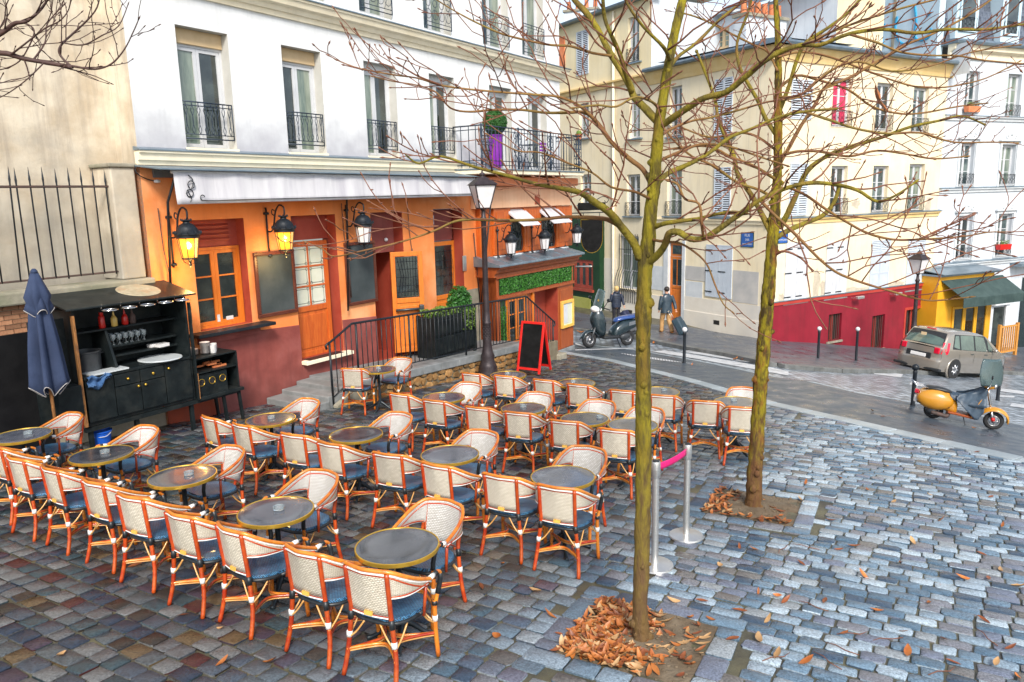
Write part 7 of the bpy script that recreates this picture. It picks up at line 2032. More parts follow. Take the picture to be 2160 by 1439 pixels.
# branches reaching in from a tree left of the picture
g3 = Vector((-5.6, 7.2, zg(-5.6, 7.2)))
T3 = [(-420,1100,26,-.2),(-400,700,24,-.2),(-360,400,22,-.2),(-300,250,19,-.1)]
L3 = [([(-320,300,16,-.1),(-200,190,12,0),(-80,130,10,0),(0,112,8,0),(50,124,7,0),(100,133,6.5,0),(150,141,6,0),(155,140,4,0),(200,146,3,0),(235,135,2.6,0),(262,105,2.3,0),(280,70,2,0),(293,40,1.7,0)],0),
      ([(150,140,4.5,0),(128,118,4,0),(127,98,3.8,0),(155,70,3.4,.1),(185,42,3,.1),(205,15,2.6,.1),(212,-20,2.2,.1)],2),
      ([(-310,260,14,-.1),(-200,150,11,.2),(-60,95,9,.2),(0,72,7.5,.2),(30,50,6.5,.2),(58,44,5,.2),(90,15,3.8,.25),(110,-20,3,.25)],0),
      ([(40,46,4,.2),(65,55,3,.2),(72,70,2.8,.2),(60,100,2.6,.2),(40,130,2.4,.2),(10,145,2.2,.2),(-20,150,2,.2)],2),
      ([(130,90,3,0),(175,95,2.6,.1),(215,75,2.2,.1),(250,55,2,.15),(270,10,1.6,.2)],2),
      ([(95,130,3,0),(60,165,2.4,-.1),(20,195,2,-.1),(-10,210,1.8,-.1)],2),
      ([(20,118,4,0),(50,95,3.2,-.1),(95,60,2.8,-.1),(125,45,2.4,-.15),(145,20,2,-.15),(150,-15,1.6,-.15)],2),
      ([(70,127,3.5,0),(95,90,2.8,.15),(100,50,2.4,.2),(135,10,2,.2)],2)]
tree('bare tree reaching in from beyond the left edge, only branches showing', 7.2, g3, T3, L3, 21, 'twig_dark', 'twig_dark')
bpy.data.objects['twigs.002'].data.materials[0] = MAT['twig_dark']
for o in COL.objects:
    if o.parent and o.parent.get('label', '').startswith('bare tree reaching') and o.name.startswith('limb'): o.data.materials[0] = MAT['twig_dark']

# ---------------------------------------------------------------- fallen leaves
def leaf_mesh(k):
    rnd = random.Random(k); m = M(); n = 6; vs = []
    L = .075; w = .026*rnd.uniform(.8,1.3); curl = rnd.uniform(.1,.7); fold = rnd.uniform(.2,.9)
    for i in range(n):
        t = i/(n-1); x = (t-.5)*2*L; hw = w*math.sin(math.pi*min(1, t*.93+.05))**.8; z = curl*.05*(t-.3)**2*6*.6
        vs += [(x, -hw, z+hw*fold), (x, 0, z), (x, hw, z+hw*fold*rnd.uniform(.5,1.2))]
    fs = []
    for i in range(n-1): fs += [(i*3,(i+1)*3,(i+1)*3+1,i*3+1), (i*3+1,(i+1)*3+1,(i+1)*3+2,i*3+2)]
    return m.add(vs, fs)
LEAF = [leaf_mesh(k) for k in range(8)]
def heap(name, sets, size=1.):
    m = M(); mi = []
    for t_, pts in enumerate(sets):
        for p in pts:
            s = LEAF[random.randrange(8)]; a = random.uniform(0,6.28)
            R = Matrix.Rotation(a, 3, 'Z') @ Matrix.Rotation(random.gauss(0,.2), 3, 'X') @ Matrix.Rotation(random.gauss(0,.16), 3, 'Y'); k = size*random.uniform(.45,.95)
            m.add([Vector(p) + R @ (Vector(v)*k) for v in s.v], s.f); mi += [t_]*len(s.f)
    o = m.build(name, LM[0], None, True)
    for t_ in (1, 2): o.data.materials.append(LM[t_])
    o.data.polygons.foreach_set('material_index', mi)
    return o
LM = []
for k, (c1, c2) in enumerate((((.32,.085,.016),(.46,.17,.04)),((.16,.04,.012),(.27,.085,.022)),((.40,.22,.085),(.50,.32,.16)))):
    LM.append(mk(f'leaf_tone_{k}', c1, c2, 9, .5, rand=.25))
def pit_leaves(ci, n, fn, lab):
    c, az = PITS[ci]; u = Vector((math.sin(R_(az)), math.cos(R_(az)))); w = Vector((u.y, -u.x))
    t = None
    sets = [[], [], []]
    while sum(map(len, sets)) < n:
        a, b = random.uniform(-PH,PH), random.uniform(-PH,PH); d = fn(a, b)
        if random.random() < d:
            p = c + u*a + w*b; sets[random.choice((0,0,1,2))].append((p.x, p.y, zg(p.x,p.y) + .004 + random.random()*.020*d))
    o = stuff(heap('fallen_leaves', sets)); o['label'] = lab; o['category'] = 'leaves'
pit_leaves(0, 760, lambda a, b: max(.02, min(1, 1.25 - (b+.35)*1.9 - max(0,a-.1)*1.2) if b < .25 or a < -.25 else .10), 'brown fallen leaves heaped in the pit of the nearest tree')
pit_leaves(1, 130, lambda a, b: 1. if (b < -.22 and a < .5) or a < -.40 else .03, 'brown fallen leaves along the edges of the farther tree pit')
lm_ = [LEAF[k].mesh('fallen_leaf', LM[k % 3], True) for k in range(8)]
spots = [(1780,1340),(1655,1270),(1600,1350),(1905,1335),(2085,1222),(2100,1402),(1800,1155),(1690,1190),(1640,1258),(1770,1162),(1520,1195),(1590,1160),(1560,1155),(1925,1145),(2030,1222),(1990,1350),(1915,1380),(2130,1370),(1870,985),(1800,940),(2060,955),(1930,945),(1985,1100),(2070,1170),(2115,1110),(2015,1005),(1885,1060),(1700,1020),(1545,1350),(1130,1250),(1060,1192),(1015,1240),(1050,1345),(600,1165),(466,1328),(470,1398),(385,1300),(130,1385),(570,1400),(285,1195),(775,1370),(820,1075),(2110,1205),(1850,1290),(1740,1270),(2150,1240),(1960,1275),(2075,1310),(1820,1215),(1900,1190),(1620,1310),(1600,1250),(1560,1290),(1640,1385),(1700,1400),(2010,1400),(2145,1430),(1750,1100),(1960,1045),(1830,1035),(2090,1050),(2140,1010),(1770,1010),(1480,1270),(1500,1310),(1470,1340),(1420,1270),(1160,1300),(1180,1340),(1840,868),(1460,770),(1862,880),(2055,905)]
for k, (px, py) in enumerate(spots):
    g = G(px, py); o = put('fallen_leaf', lm_[k % 8], None, (g.x, g.y, g.z + .010)); o.rotation_euler = (random.gauss(0,.2), random.gauss(0,.2), random.uniform(0,6.28)); s = random.uniform(.5,.95); o.scale = (s,s,s)
    tag(o, 'single orange-brown fallen leaf lying loose on the paving', 'leaf', 'loose fallen leaves')
tgm = M().tube([(-.14,0,.008),(-.04,.015,.01),(.05,-.01,.008),(.13,.02,.012)], [.004,.0045,.004,.002], 5).mesh('fallen_twig', 'twig', True)
for px, py in ((1715,1280),(1745,1395),(1650,1160),(1800,1340),(1990,1420),(1870,1350),(1775,1370),(2080,1345),(1640,1390),(1700,1155)):
    g = G(px, py); o = put('fallen_twig', tgm, None, (g.x, g.y, g.z + .006)); o.rotation_euler = (0,0,random.uniform(0,6.28)); tag(o, 'thin brown fallen twig lying on the cobbles', 'twig', 'fallen twigs')
# dead leaves along the far kerb
kl = M()
for px, py in ((1225,700),(1230,702),(1390,724),(1430,730),(1455,736),(1510,748),(1505,744),(1560,760)):
    for _ in range(5):
        g = G(px + random.gauss(0,6), py + random.gauss(0,1.2)); s = LEAF[random.randrange(8)]; a = random.uniform(0,6.28); R = Matrix.Rotation(a, 3, 'Z')
        kl.add([g + Vector((0,0,.03)) + R @ (Vector(v)*1.3) for v in s.v], s.f)
o = stuff(kl.build('kerb_leaves', LM[0], None, True)); o['label'] = 'orange leaves gathered along the far kerb'; o['category'] = 'leaves'
# one last leaf in the far tree
lf = leaf_mesh(5); lf.v = [(x*2.2, y*3.2, z*2) for x, y, z in lf.v]
o = lf.build('hanging_leaf', LM[0], None, True, loc=DP(1848,212,8.9)); o.rotation_euler = (.9,1.2,.4); tag(o, 'last orange leaf still hanging in the farther tree', 'leaf')

# ================================================================ POSTS
def bollard(px, py, top, white, lab):
    g = G(px, py); h = DP(px, top, g.y).z - g.z
    t = thing('bollard', lab, 'bollard', (g.x, g.y, g.z + (0.0 if py > 800 else 0)), 0, 'street bollards')
    M().lathe([(.055,-.15),(.055,.02),(.045,.05),(.042,h-.22),(.048,h-.20),(.048,h-.17),(.035,h-.14)], 14).build('post', 'iron', t, True, 40)
    M().ball((0,0,h-.075), .075, n=14, m=9).build('ball_top', 'white_paint' if white else 'iron', t, True)
for a in [(1443,766,690,True,'black bollard with white ball top standing alone by the crossing'), (1725,763,689,True,'black bollard with white ball on the far kerb, left of the two'),
          (1805,768,690,True,'black bollard with white ball on the far kerb, right of the two'), (1925,856,768,False,'all-black bollard just left of the yellow scooter'),
          (2104,845,770,False,'all-black bollard behind the front of the yellow scooter')]: bollard(*a)
def stanchion(px, py, topx, topy, lab):
    g = G(px, py); h = DP(topx, topy, g.y).z - g.z
    t = thing('stanchion', lab, 'barrier post', g, 0, 'steel barrier posts')
    M().lathe([(.01,0),(.185,0),(.19,.008),(.185,.024),(.06,.036),(.034,.040)], 30).build('base', 'steel', t, True, 40)
    M().lathe([(.036,.036),(.036,h-.17)], 18).build('tube', 'steel', t, True, 40); hd = M().lathe([(.043,h-.17),(.047,h-.165),(.047,h-.02),(.042,h-.005)], 18).build('head', 'steel', t, True, 40)
    M().lathe([(.036,h-.004),(.034,h+.004),(.01,h+.006)], 16).build('cap', 'black_plastic', hd, True)
    return g, h
ga, ha = stanchion(1447, 1132, 1456, 936, 'steel barrier post on a round base in the open between the trees')
gb, hb = stanchion(1381, 1194, 1388, 972, 'steel barrier post on a round base right behind the near trunk')
d = (ga - gb); d.z = 0; d.normalize()
p0_, p1_ = gb + Vector((0,0,hb-.08)) + d*.05, ga + Vector((0,0,ha-.08)) - d*.05
def blt(u, v):
    p = p0_.lerp(p1_, u); p.z -= .02*math.sin(math.pi*u); tw = (v-.5)*.075
    return (p.x, p.y, p.z + tw)
o = M().grid(blt, 14, 4).build('barrier_belt', 'pink_belt', None, True, solid=.004); tag(o, 'bright pink belt stretched between the two steel barrier posts', 'belt')

# ================================================================ CAR
def make_car(loc, az):
    t = thing('parked_car', 'beige-grey people carrier parked by the crimson wall, seen from behind', 'car', loc, R_(-az))
    def zr(y):
        L = [(-2.13,.98),(-2.06,1.04),(-1.90,1.30),(-1.74,1.53),(-1.55,1.60),(-1.1,1.64),(-.4,1.655),(.2,1.61),(.55,1.53),(1.0,1.28),(1.38,1.06),(1.75,.97),(2.0,.86),(2.13,.70)]
        for (a, za), (b, zb_) in zip(L, L[1:]):
            if a <= y <= b: return lerp(za, zb_, (y-a)/(b-a))
        return L[-1][1]
    def hw(y, z):
        w = .895 - .13*(abs(y)/2.13)**5
        if z > .95: w -= (z-.95)*.30
        if z < .45: w -= (.45-z)*.18
        if .70 < z < .80: w += .008
        return w
    def side(s):
        def f(u, v):
            y = lerp(-2.10, 2.10, u); z = lerp(.20, zr(y)-.015, v); return (s*hw(y, z), y, z)
        return f
    body = M()
    for s in (-1, 1): body.grid(side(s), 48, 16)
    def roof(u, v):
        y = lerp(-2.10, 2.12, v); z0 = zr(y); x = lerp(-1, 1, u); w = hw(y, z0-.015)
        return (x*w, y, z0 - .015 + .045*(1-x*x))
    body.grid(roof, 12, 48)
    def rear(u, v):
        z = lerp(.20, 1.0, v); x = lerp(-1, 1, u); w = hw(-2.10, z); yb = -2.14 - .05*(1-x*x) - (.03 if z < .62 else 0) + (.10*max(0,(.35-z))); return (x*w, yb + .06*x**4, z)
    body.grid(rear, 14, 14)
    def front(u, v):
        z = lerp(.20, .72, v); x = lerp(-1, 1, u); return (x*hw(2.10, z), 2.12 + .08*(1-x*x), z)
    body.grid(front, 12, 8)
    bm = bmesh.new(); me = body.mesh('body', 'car_paint', True, 60); bm.from_mesh(me); bmesh.ops.remove_doubles(bm, verts=bm.verts, dist=.012); bmesh.ops.recalc_face_normals(bm, faces=bm.faces); bm.to_mesh(me); bm.free()
    bo = put('body', me, t)
    def pane(pts, s, name='side_window', mat='car_glass', off=.008, n=6):
        # pts: four (y,z) corners
        a, b, c, d_ = pts
        def f(u, v):
            y = lerp(lerp(a[0],b[0],u), lerp(d_[0],c[0],u), v); z = lerp(lerp(a[1],b[1],u), lerp(d_[1],c[1],u), v); return (s*(hw(y,z)+off), y, z)
        return M().grid(f, n, n).build(name, mat, t, True)
    for s in (-1, 1):
        pane([(-1.62,1.02),(1.12,1.0),(.42,1.545),(-1.45,1.53)], s, 'window_trim', 'black_plastic', .004, 12)
        pane([(-1.55,1.10),(-1.22,1.04),(-1.22,1.50),(-1.42,1.49)], s); pane([(-1.14,1.03),(-.32,1.02),(-.32,1.53),(-1.14,1.51)], s); pane([(-.22,1.02),(.55,1.02),(.35,1.50),(-.22,1.53)], s); pane([(.63,1.03),(1.02,1.04),(.62,1.36),(.58,1.40)], s)
        pane([(-1.05,.52),(1.0,.52),(1.0,.57),(-1.05,.57)], s, 'side_moulding', 'car_paint', .018)
        for y in (-.28,.62): 
            pane([(y-.26,.88),(y-.06,.88),(y-.06,.92),(y-.26,.92)], s, 'door_handle', 'chrome', .025, 3)
        for y in (-1.2,-.27,.88): pane([(y,.30),(y+.012,.30),(y+.012,1.02),(y,1.02)], s, 'door_gap', 'black_plastic', .003, 4)
        # tail lamps and mirrors
        def tl(u, v):
            z = lerp(.82, 1.22, v); y = lerp(-2.12, -1.86, u) + (z-.82)*.32; return (s*(hw(y,z)+.012 - .03*(1-u)), y - (.03 if u < .3 else 0), z)
        M().grid(tl, 5, 6).build('tail_light', 'tail_red', t, True)
        M().box(s*.60-.10, s*.60+.10, -2.17, -2.10, .80, 1.02).build('tail_light', 'tail_red', t, bevel=.03)
        M().ball((s*.98, .85, 1.08), .10, .06, .07).build('mirror', 'car_paint', t, True)
        for y in (-1.34, 1.34):
            ar = M().ring((s*.83,y,.33), .37, .055, 28, 6, 'x').build('wheel_arch', 'car_paint', t, True)
            M().lathe([(.36,0),(.36,.02)], 24).build('arch_liner', 'tyre', ar)
            al = ar.children[-1] if ar.children else [o for o in COL.objects if o.parent == ar][-1]
            al.location = (s*.885, y, .33); al.rotation_euler = (0, s*math.pi/2, 0)
            w = M().ring((s*.815,y,.31), .245, .075, 30, 10, 'x').build('wheel', 'tyre', t, True)
            rm = M(); 
            for k in range(7):
                a = 2*math.pi*k/7; c_, s_ = math.cos(a), math.sin(a); rm.tube([(s*.905,y+c_*.03,.31+s_*.03),(s*.895,y+c_*.19,.31+s_*.19)], [.045,.035], 6)
            rm.ring((s*.885,y,.31), .195, .022, 24, 6, 'x'); rm.build('rim', 'alloy', w, True)
            hb_ = M().lathe([(.19,0),(.19,.01)], 20).build('hub_back', 'black_plastic', w); hb_.location = (s*.86,y,.31); hb_.rotation_euler = (0,s*math.pi/2,0)
    # rear screen, spoiler, plate, bumper lines
    def rs(u, v, g_=0.):
        z = lerp(1.08, 1.50, v); x = lerp(-1, 1, u); y = lerp(-2.035, -1.77, v); w = hw(y, z) - .075; return (x*w*(1-.03*v), y - .035*(1-x*x) - .012, z + .02*(1-x*x))
    M().grid(lambda u, v: (lambda p: (p[0]*1.06, p[1]+.008, p[2]+(v-.5)*.06))(rs(u, v)), 10, 6).build('rear_screen_trim', 'black_plastic', t, True); M().grid(rs, 10, 6).build('rear_screen', 'car_glass', t, True)
    M().box(-.28,.28,-2.215,-2.195,.62,.74).build('number_plate', 'plate_white', t, bevel=.01); M().box(-.45,.45,-2.196,-2.14,.58,.80).build('plate_recess', 'black_plastic', t, bevel=.02)
    M().box(-.16,.16,-1.72,-1.66,1.60,1.635).build('brake_light', 'tail_red', t); M().box(-.86,.86,-2.20,-2.05,.20,.30).build('rear_skirt', 'black_plastic', t, bevel=.03)
    M().box(-.14,.05,-2.05,-2.035,1.36,1.46).build('window_sticker', 'beige_box', t)
    M().tube([(0,-2.06,1.05),(-.1,-2.0,1.12),(-.34,-1.96,1.16)], .012, 5).build('rear_wiper', 'black_plastic', t)
    def ws(u, v):
        y = lerp(1.30, .60, v); x = lerp(-1, 1, u); z = zr(y) + .012; return (x*(hw(y,z)-.08), y, z + .045*(1-x*x))
    M().grid(ws, 10, 8).build('windscreen', 'car_glass', t, True)
    return t
caz = 60
cr_ = G(2003, 797); F_ = Vector((math.sin(R_(caz)), math.cos(R_(caz)), 0)); Rr = Vector((math.cos(R_(caz)), -math.sin(R_(caz)), 0))
c0 = cr_ + F_*1.34 - Rr*.80
slope = (zg(c0.x+F_.x*1.3, c0.y+F_.y*1.3) - zg(c0.x-F_.x*1.3, c0.y-F_.y*1.3))/2.6
car = make_car((c0.x, c0.y, zg(c0.x, c0.y)), caz)
car.rotation_euler = (Matrix.Rotation(R_(-caz), 3, 'Z') @ Matrix.Rotation(math.atan(slope), 3, 'X') @ Matrix.Rotation(-math.atan((zg(c0.x+Rr.x*.8, c0.y+Rr.y*.8)-zg(c0.x-Rr.x*.8, c0.y-Rr.y*.8))/1.6), 3, 'Y')).to_euler()

# ================================================================ SCOOTERS (x forward, y to the left, z up; origin under the rear wheel)
def wheel(t, x, r, w, rim='alloy', name='wheel'):
    o = M().ring((x,0,r), r-w, w, 30, 10, 'y').build(name, 'tyre', t, True)
    m = M()
    for s in (-1,1): m.ring((x,s*w*.5,r), r-w*1.9, .012, 24, 5, 'y')
    m.ring((x,0,r), r-w*1.7, w*.55, 24, 6, 'y'); m.tube([(x,-w*1.2,r),(x,w*1.2,r)], .05, 10)
    for k in range(5):
        a = 2*math.pi*k/5; m.tube([(x,0,r),(x+math.cos(a)*(r-w*1.6),0,r+math.sin(a)*(r-w*1.6))], .018, 5)
    m.build('rim', rim, o, True); return o
def loft(stations, n=18, e=.75):
    """stations: (x, zc, half height, half width); superellipse rings closed at both ends"""
    m = M(); vs = []; fs = []
    for x, zc, hh, ww in stations:
        for k in range(n):
            a = 2*math.pi*k/n; c, s = math.cos(a), math.sin(a)
            vs.append((x, ww*math.copysign(abs(c)**e, c), zc + hh*math.copysign(abs(s)**e, s)))
    for i in range(len(stations)-1):
        for k in range(n): fs.append((i*n+k, i*n+(k+1)%n, (i+1)*n+(k+1)%n, (i+1)*n+k))
    fs.append(tuple(range(n))[::-1]); fs.append(tuple((len(stations)-1)*n+k for k in range(n)))
    return m.add(vs, fs)
def place2(rear, front):
    a, b = G(*rear), G(*front); d = b - a; return a, math.atan2(d.y, d.x), Vector((d.x, d.y)).length, math.atan2(d.z, Vector((d.x,d.y)).length)
a_, rz_, wb, pt_ = place2((1965,882), (2092,906))
k_ = wb/1.26
v = thing('yellow_scooter', 'ochre yellow classic scooter with dark apron and windscreen by the asphalt edge', 'scooter', a_, rz_)
v.rotation_euler = (0, -pt_, rz_); v.scale = (k_, k_, k_)
wheel(v, 0, .215, .052); wheel(v, 1.26, .215, .052)
M().ball((-.03,.15,.50), .40,.17,.24, 18, 12).build('side_cowl', 'vespa_paint', v, True); M().ball((-.03,-.15,.50), .40,.17,.24, 18, 12).build('side_cowl', 'vespa_paint', v, True)
bd = loft([(-.42,.46,.04,.10),(-.36,.50,.14,.16),(-.15,.53,.17,.18),(.10,.52,.20,.18),(.26,.48,.24,.17),(.38,.43,.20,.16),(.46,.36,.12,.14)], 18).build('body', 'vespa_paint', v, True)
M().hexa([(-.40,-.22,.375),(.30,-.22,.375),(.30,.22,.375),(-.40,.22,.375),(-.40,-.23,.39),(.30,-.23,.39),(.30,.23,.39),(-.40,.23,.39)]).build('trim_strip', 'black_plastic', v)
M().hexa([(.28,-.20,.24),(.86,-.20,.20),(.86,.20,.20),(.28,.20,.24),(.28,-.21,.285),(.86,-.21,.26),(.86,.21,.26),(.28,.21,.285)]).build('floorboard', 'brown_wood', v, bevel=.015)
def shield(u, q):
    z = lerp(.22, .96, q); y = lerp(-1,1,u)*(.23 - .10*max(0,q-.55)/.45); return (lerp(.84, 1.03, q**1.1) - .08*(abs(y)/.23)**2, y, z)
M().grid(shield, 12, 12).build('leg_shield', 'vespa_paint', v, True, solid=.015)
def fender(u, q):
    a = lerp(R_(-8), R_(172), u); r = .285; y = lerp(-1,1,q); return (1.25 + math.cos(a)*r*(1.12-.14*y*y), y*.14*(.55+.45*math.sin(max(0,a))), .24 + math.sin(a)*r*(1.06-.24*y*y))
M().grid(fender, 20, 10).build('front_fender', 'vespa_paint', v, True, solid=.012)
M().tube([(1.26,.09,.22),(1.18,.09,.45),(1.05,.03,.80),(1.0,0,1.0)], .028, 8).build('fork', 'chrome', v, True); M().tube([(1.22,-.09,.25),(1.16,-.09,.46)], .035, 8).build('damper', 'chrome', v, True); M().tube([(1.235,-.10,.23),(1.215,-.10,.30)], .042, 8).build('damper_boot', 'red_paint', v, True)
M().ball((1.02,0,1.02), .13,.09,.08, 14, 9).build('headset', 'vespa_paint', v, True); M().ball((1.13,0,1.03), .05,.07,.07).build('headlight', 'chrome', v, True)
hb = M().tube(spl([(.93,-.36,1.03),(1.0,-.2,1.06),(1.02,0,1.06),(1.0,.2,1.06),(.93,.36,1.03)],4), .018, 8).build('handlebar', 'chrome', v, True)
for s in (-1,1): M().tube([(.935,s*.36,1.03),(.965,s*.26,1.045)], .026, 8).build('grip', 'black_plastic', hb, True); M().tube([(1.0,s*.22,1.06),(.98,s*.34,1.22),(.98,s*.38,1.28)], .008, 5).build('mirror_stem', 'chrome', hb); M().ball((.97,s*.42,1.31), .02,.07,.05).build('mirror', 'black_plastic', hb, True)
def wscr(u, q):
    y = lerp(-1,1,u); z = lerp(1.04, 1.66, q); return (1.13 - .14*q - .07*y*y, y*(.16+.13*math.sin(math.pi*min(1,.25+q*.6))), z)
wm = M().grid(wscr, 14, 12); RW = Matrix.Rotation(R_(-48), 3, 'Z')
wm.v = [tuple(RW @ Vector((x-1.02, y*1.25, z)) + Vector((1.02, 0, 0))) for x, y, z in wm.v]
wm.build('windscreen', 'windscreen', v, True, solid=.005)
loft([(-.26,.735,.03,.09),(-.20,.75,.045,.13),(.0,.755,.05,.14),(.16,.745,.045,.12),(.28,.72,.035,.07),(.31,.70,.02,.03)], 16).build('saddle', 'black_plastic', v, True)
def apr(u, q):
    # apron hanging from handlebar and saddle down over the shield
    y = lerp(-1,1,u); s = q
    x = lerp(.96, .22, s); z = .98 - .34*math.sin(s*math.pi*.55) + .10*s; w = lerp(.24,.15,s)
    dr = abs(y)**1.6; return (x + .06*dr, y*w*1.15, z - dr*lerp(.42,.10,s) + .015*math.sin(y*9+s*7))
M().grid(apr, 22, 16).build('apron', 'apron', v, True, solid=.012)
for sd2 in (-1, 1):
    def apr2(u, q):
        x = lerp(.40, .98, u); zt2_ = lerp(.74, 1.0, u**1.5); zb2_ = lerp(.60, .22, min(1, u*1.35)) if u < .85 else lerp(.22, .42, (u-.85)/.15)
        return (x + .012*math.sin(q*8), sd2*(.16 + .09*q + .012*math.sin(u*16+q*3)), lerp(zt2_, zb2_, q))
    M().grid(apr2, 24, 14).build('apron_side', 'apron', v, True, solid=.012)
rk = M().tube([(-.16,.12,.74),(-.50,.10,.80),(-.62,.10,.86)], .009, 5); rk.tube([(-.16,-.12,.74),(-.50,-.10,.80),(-.62,-.10,.86)], .009, 5); rk.tube([(-.62,-.10,.86),(-.62,.10,.86)], .009, 5); rk.tube([(-.50,-.1,.80),(-.38,-.1,.60)], .008, 5); rk.tube([(-.50,.1,.80),(-.38,.1,.60)], .008, 5)
for q in range(3): rk.tube([(-.28-q*.12,-.11,.765+q*.02),(-.28-q*.12,.11,.765+q*.02)], .007, 5)
rk.build('luggage_rack', 'chrome', v, True)
M().box(-.48,-.38,-.06,.06,.56,.66).build('tail_light', 'tail_red', v, bevel=.02); M().box(-.46,-.40,-.09,.09,.36,.50).build('number_plate', 'plate_white', v)
M().tube(spl([(-.06,-.16,.19),(.15,-.17,.17),(.28,-.15,.16),(.30,-.1,.26)],4), .05, 8).build('exhaust', 'rust_iron', v, True); M().tube([(-.18,-.18,.30),(.16,-.19,.38)], .02, 6).build('kick_bar', 'chrome', v, True)
M().tube([(.62,-.10,.22),(.70,-.22,-.0)], .012, 5).build('side_stand', 'iron', v); M().ball((-.05,-.10,.22), .14,.08,.10).build('engine', 'pot_metal', v, True)
# dark maxi-scooter by the shop, heading left
a_, rz_, wb, pt_ = place2((1322,729), (1242,734))
k_ = wb/1.28
s_ = thing('dark_scooter', 'dark teal modern scooter with tall screen and blue seat beside the café corner', 'scooter', a_, rz_); s_.rotation_euler = (0,-pt_,rz_); s_.scale = (k_,k_,k_)
wheel(s_, 0, .22, .058); wheel(s_, 1.28, .22, .055)
loft([(-.40,.66,.05,.08),(-.30,.66,.10,.13),(-.05,.60,.15,.17),(.25,.52,.20,.18),(.45,.42,.18,.17),(.55,.35,.12,.15)], 16).build('rear_body', 'moto_teal', s_, True)
loft([(-.38,.80,.03,.10),(-.28,.84,.06,.14),(-.02,.81,.06,.15),(.22,.79,.055,.14),(.42,.74,.05,.11),(.48,.70,.03,.06)], 16).build('seat', 'moto_blue', s_, True)
M().hexa([(.40,-.19,.24),(.92,-.19,.24),(.92,.19,.24),(.40,.19,.24),(.40,-.20,.34),(.92,-.20,.32),(.92,.20,.32),(.40,.20,.34)]).build('floorboard', 'black_plastic', s_, bevel=.03)
loft([(.86,.55,.26,.17),(.95,.66,.36,.20),(1.05,.74,.36,.20),(1.14,.78,.28,.17),(1.22,.80,.15,.11),(1.26,.80,.06,.05)], 16).build('front_body', 'moto_teal', s_, True)
def fend(u, q): a = lerp(R_(10), R_(170), u); y = lerp(-1,1,q); return (1.27+math.cos(a)*.27, y*.09, .22+math.sin(a)*.28-.05*y*y)
M().grid(fend, 14, 8).build('front_fender', 'moto_teal', s_, True, solid=.012)
M().tube([(1.28,.08,.22),(1.12,.06,.62)], .03, 8).build('fork', 'pot_metal', s_, True); M().tube([(1.28,-.08,.22),(1.12,-.06,.62)], .03, 8).build('fork', 'pot_metal', s_, True)
M().ball((1.10,0,1.05), .16,.17,.10, 14, 9).build('headlight_pod', 'plate_white', s_, True)
h2 = M().tube(spl([(.88,-.34,1.06),(1.0,-.15,1.10),(1.0,.15,1.10),(.88,.34,1.06)],4), .018, 8).build('handlebar', 'black_plastic', s_, True)
for q in (-1,1): M().tube([(1.0,q*.2,1.1),(1.02,q*.40,1.30)], .010, 5).build('mirror_stem', 'black_plastic', h2); M().ball((1.02,q*.43,1.33), .025,.08,.05).build('mirror', 'black_plastic', h2, True)
def w2(u, q): y = lerp(-1,1,u); return (1.17-.16*q-.06*y*y, y*(.17+.05*math.sin(math.pi*q)), lerp(1.05,1.60,q)-.05*y*y)
M().grid(w2, 12, 10).build('windscreen', 'windscreen', s_, True, solid=.006); M().lathe([(.035,0),(.035,.004)], 12).build('screen_sticker', 'mustard', s_)
st = [o for o in COL.objects if o.parent == s_ and o.name.startswith('screen_sticker')][-1]; st.location = (1.10,.08,1.30); st.rotation_euler = (0,math.pi/2,0)
tb = M().ball((-.48,0,1.0), .19,.20,.15, 14, 9); tb.build('top_case', 'case_navy', s_, True)
M().tube([(-.02,-.17,.24),(-.30,-.19,.30),(-.42,-.19,.34)], [.05,.065,.06], 10).build('exhaust', 'pot_metal', s_, True); M().ball((.10,0,.28), .22,.11,.12).build('engine', 'pot_metal', s_, True); M().tube([(.42,.1,.24),(.36,.2,-.0)], .015, 5).build('side_stand', 'iron', s_); M().box(-.52,-.44,-.08,.08,.55,.68).build('tail_light', 'tail_red', s_, bevel=.02)
for q in (-1,1): M().grid(lambda u, w_: (lerp(-.30,.10,u), q*(.178+.004*math.sin(u*3)), lerp(.58,.68,w_)+.08*(1-u)), 6, 4).build('side_decal', 'chrome', s_, True)

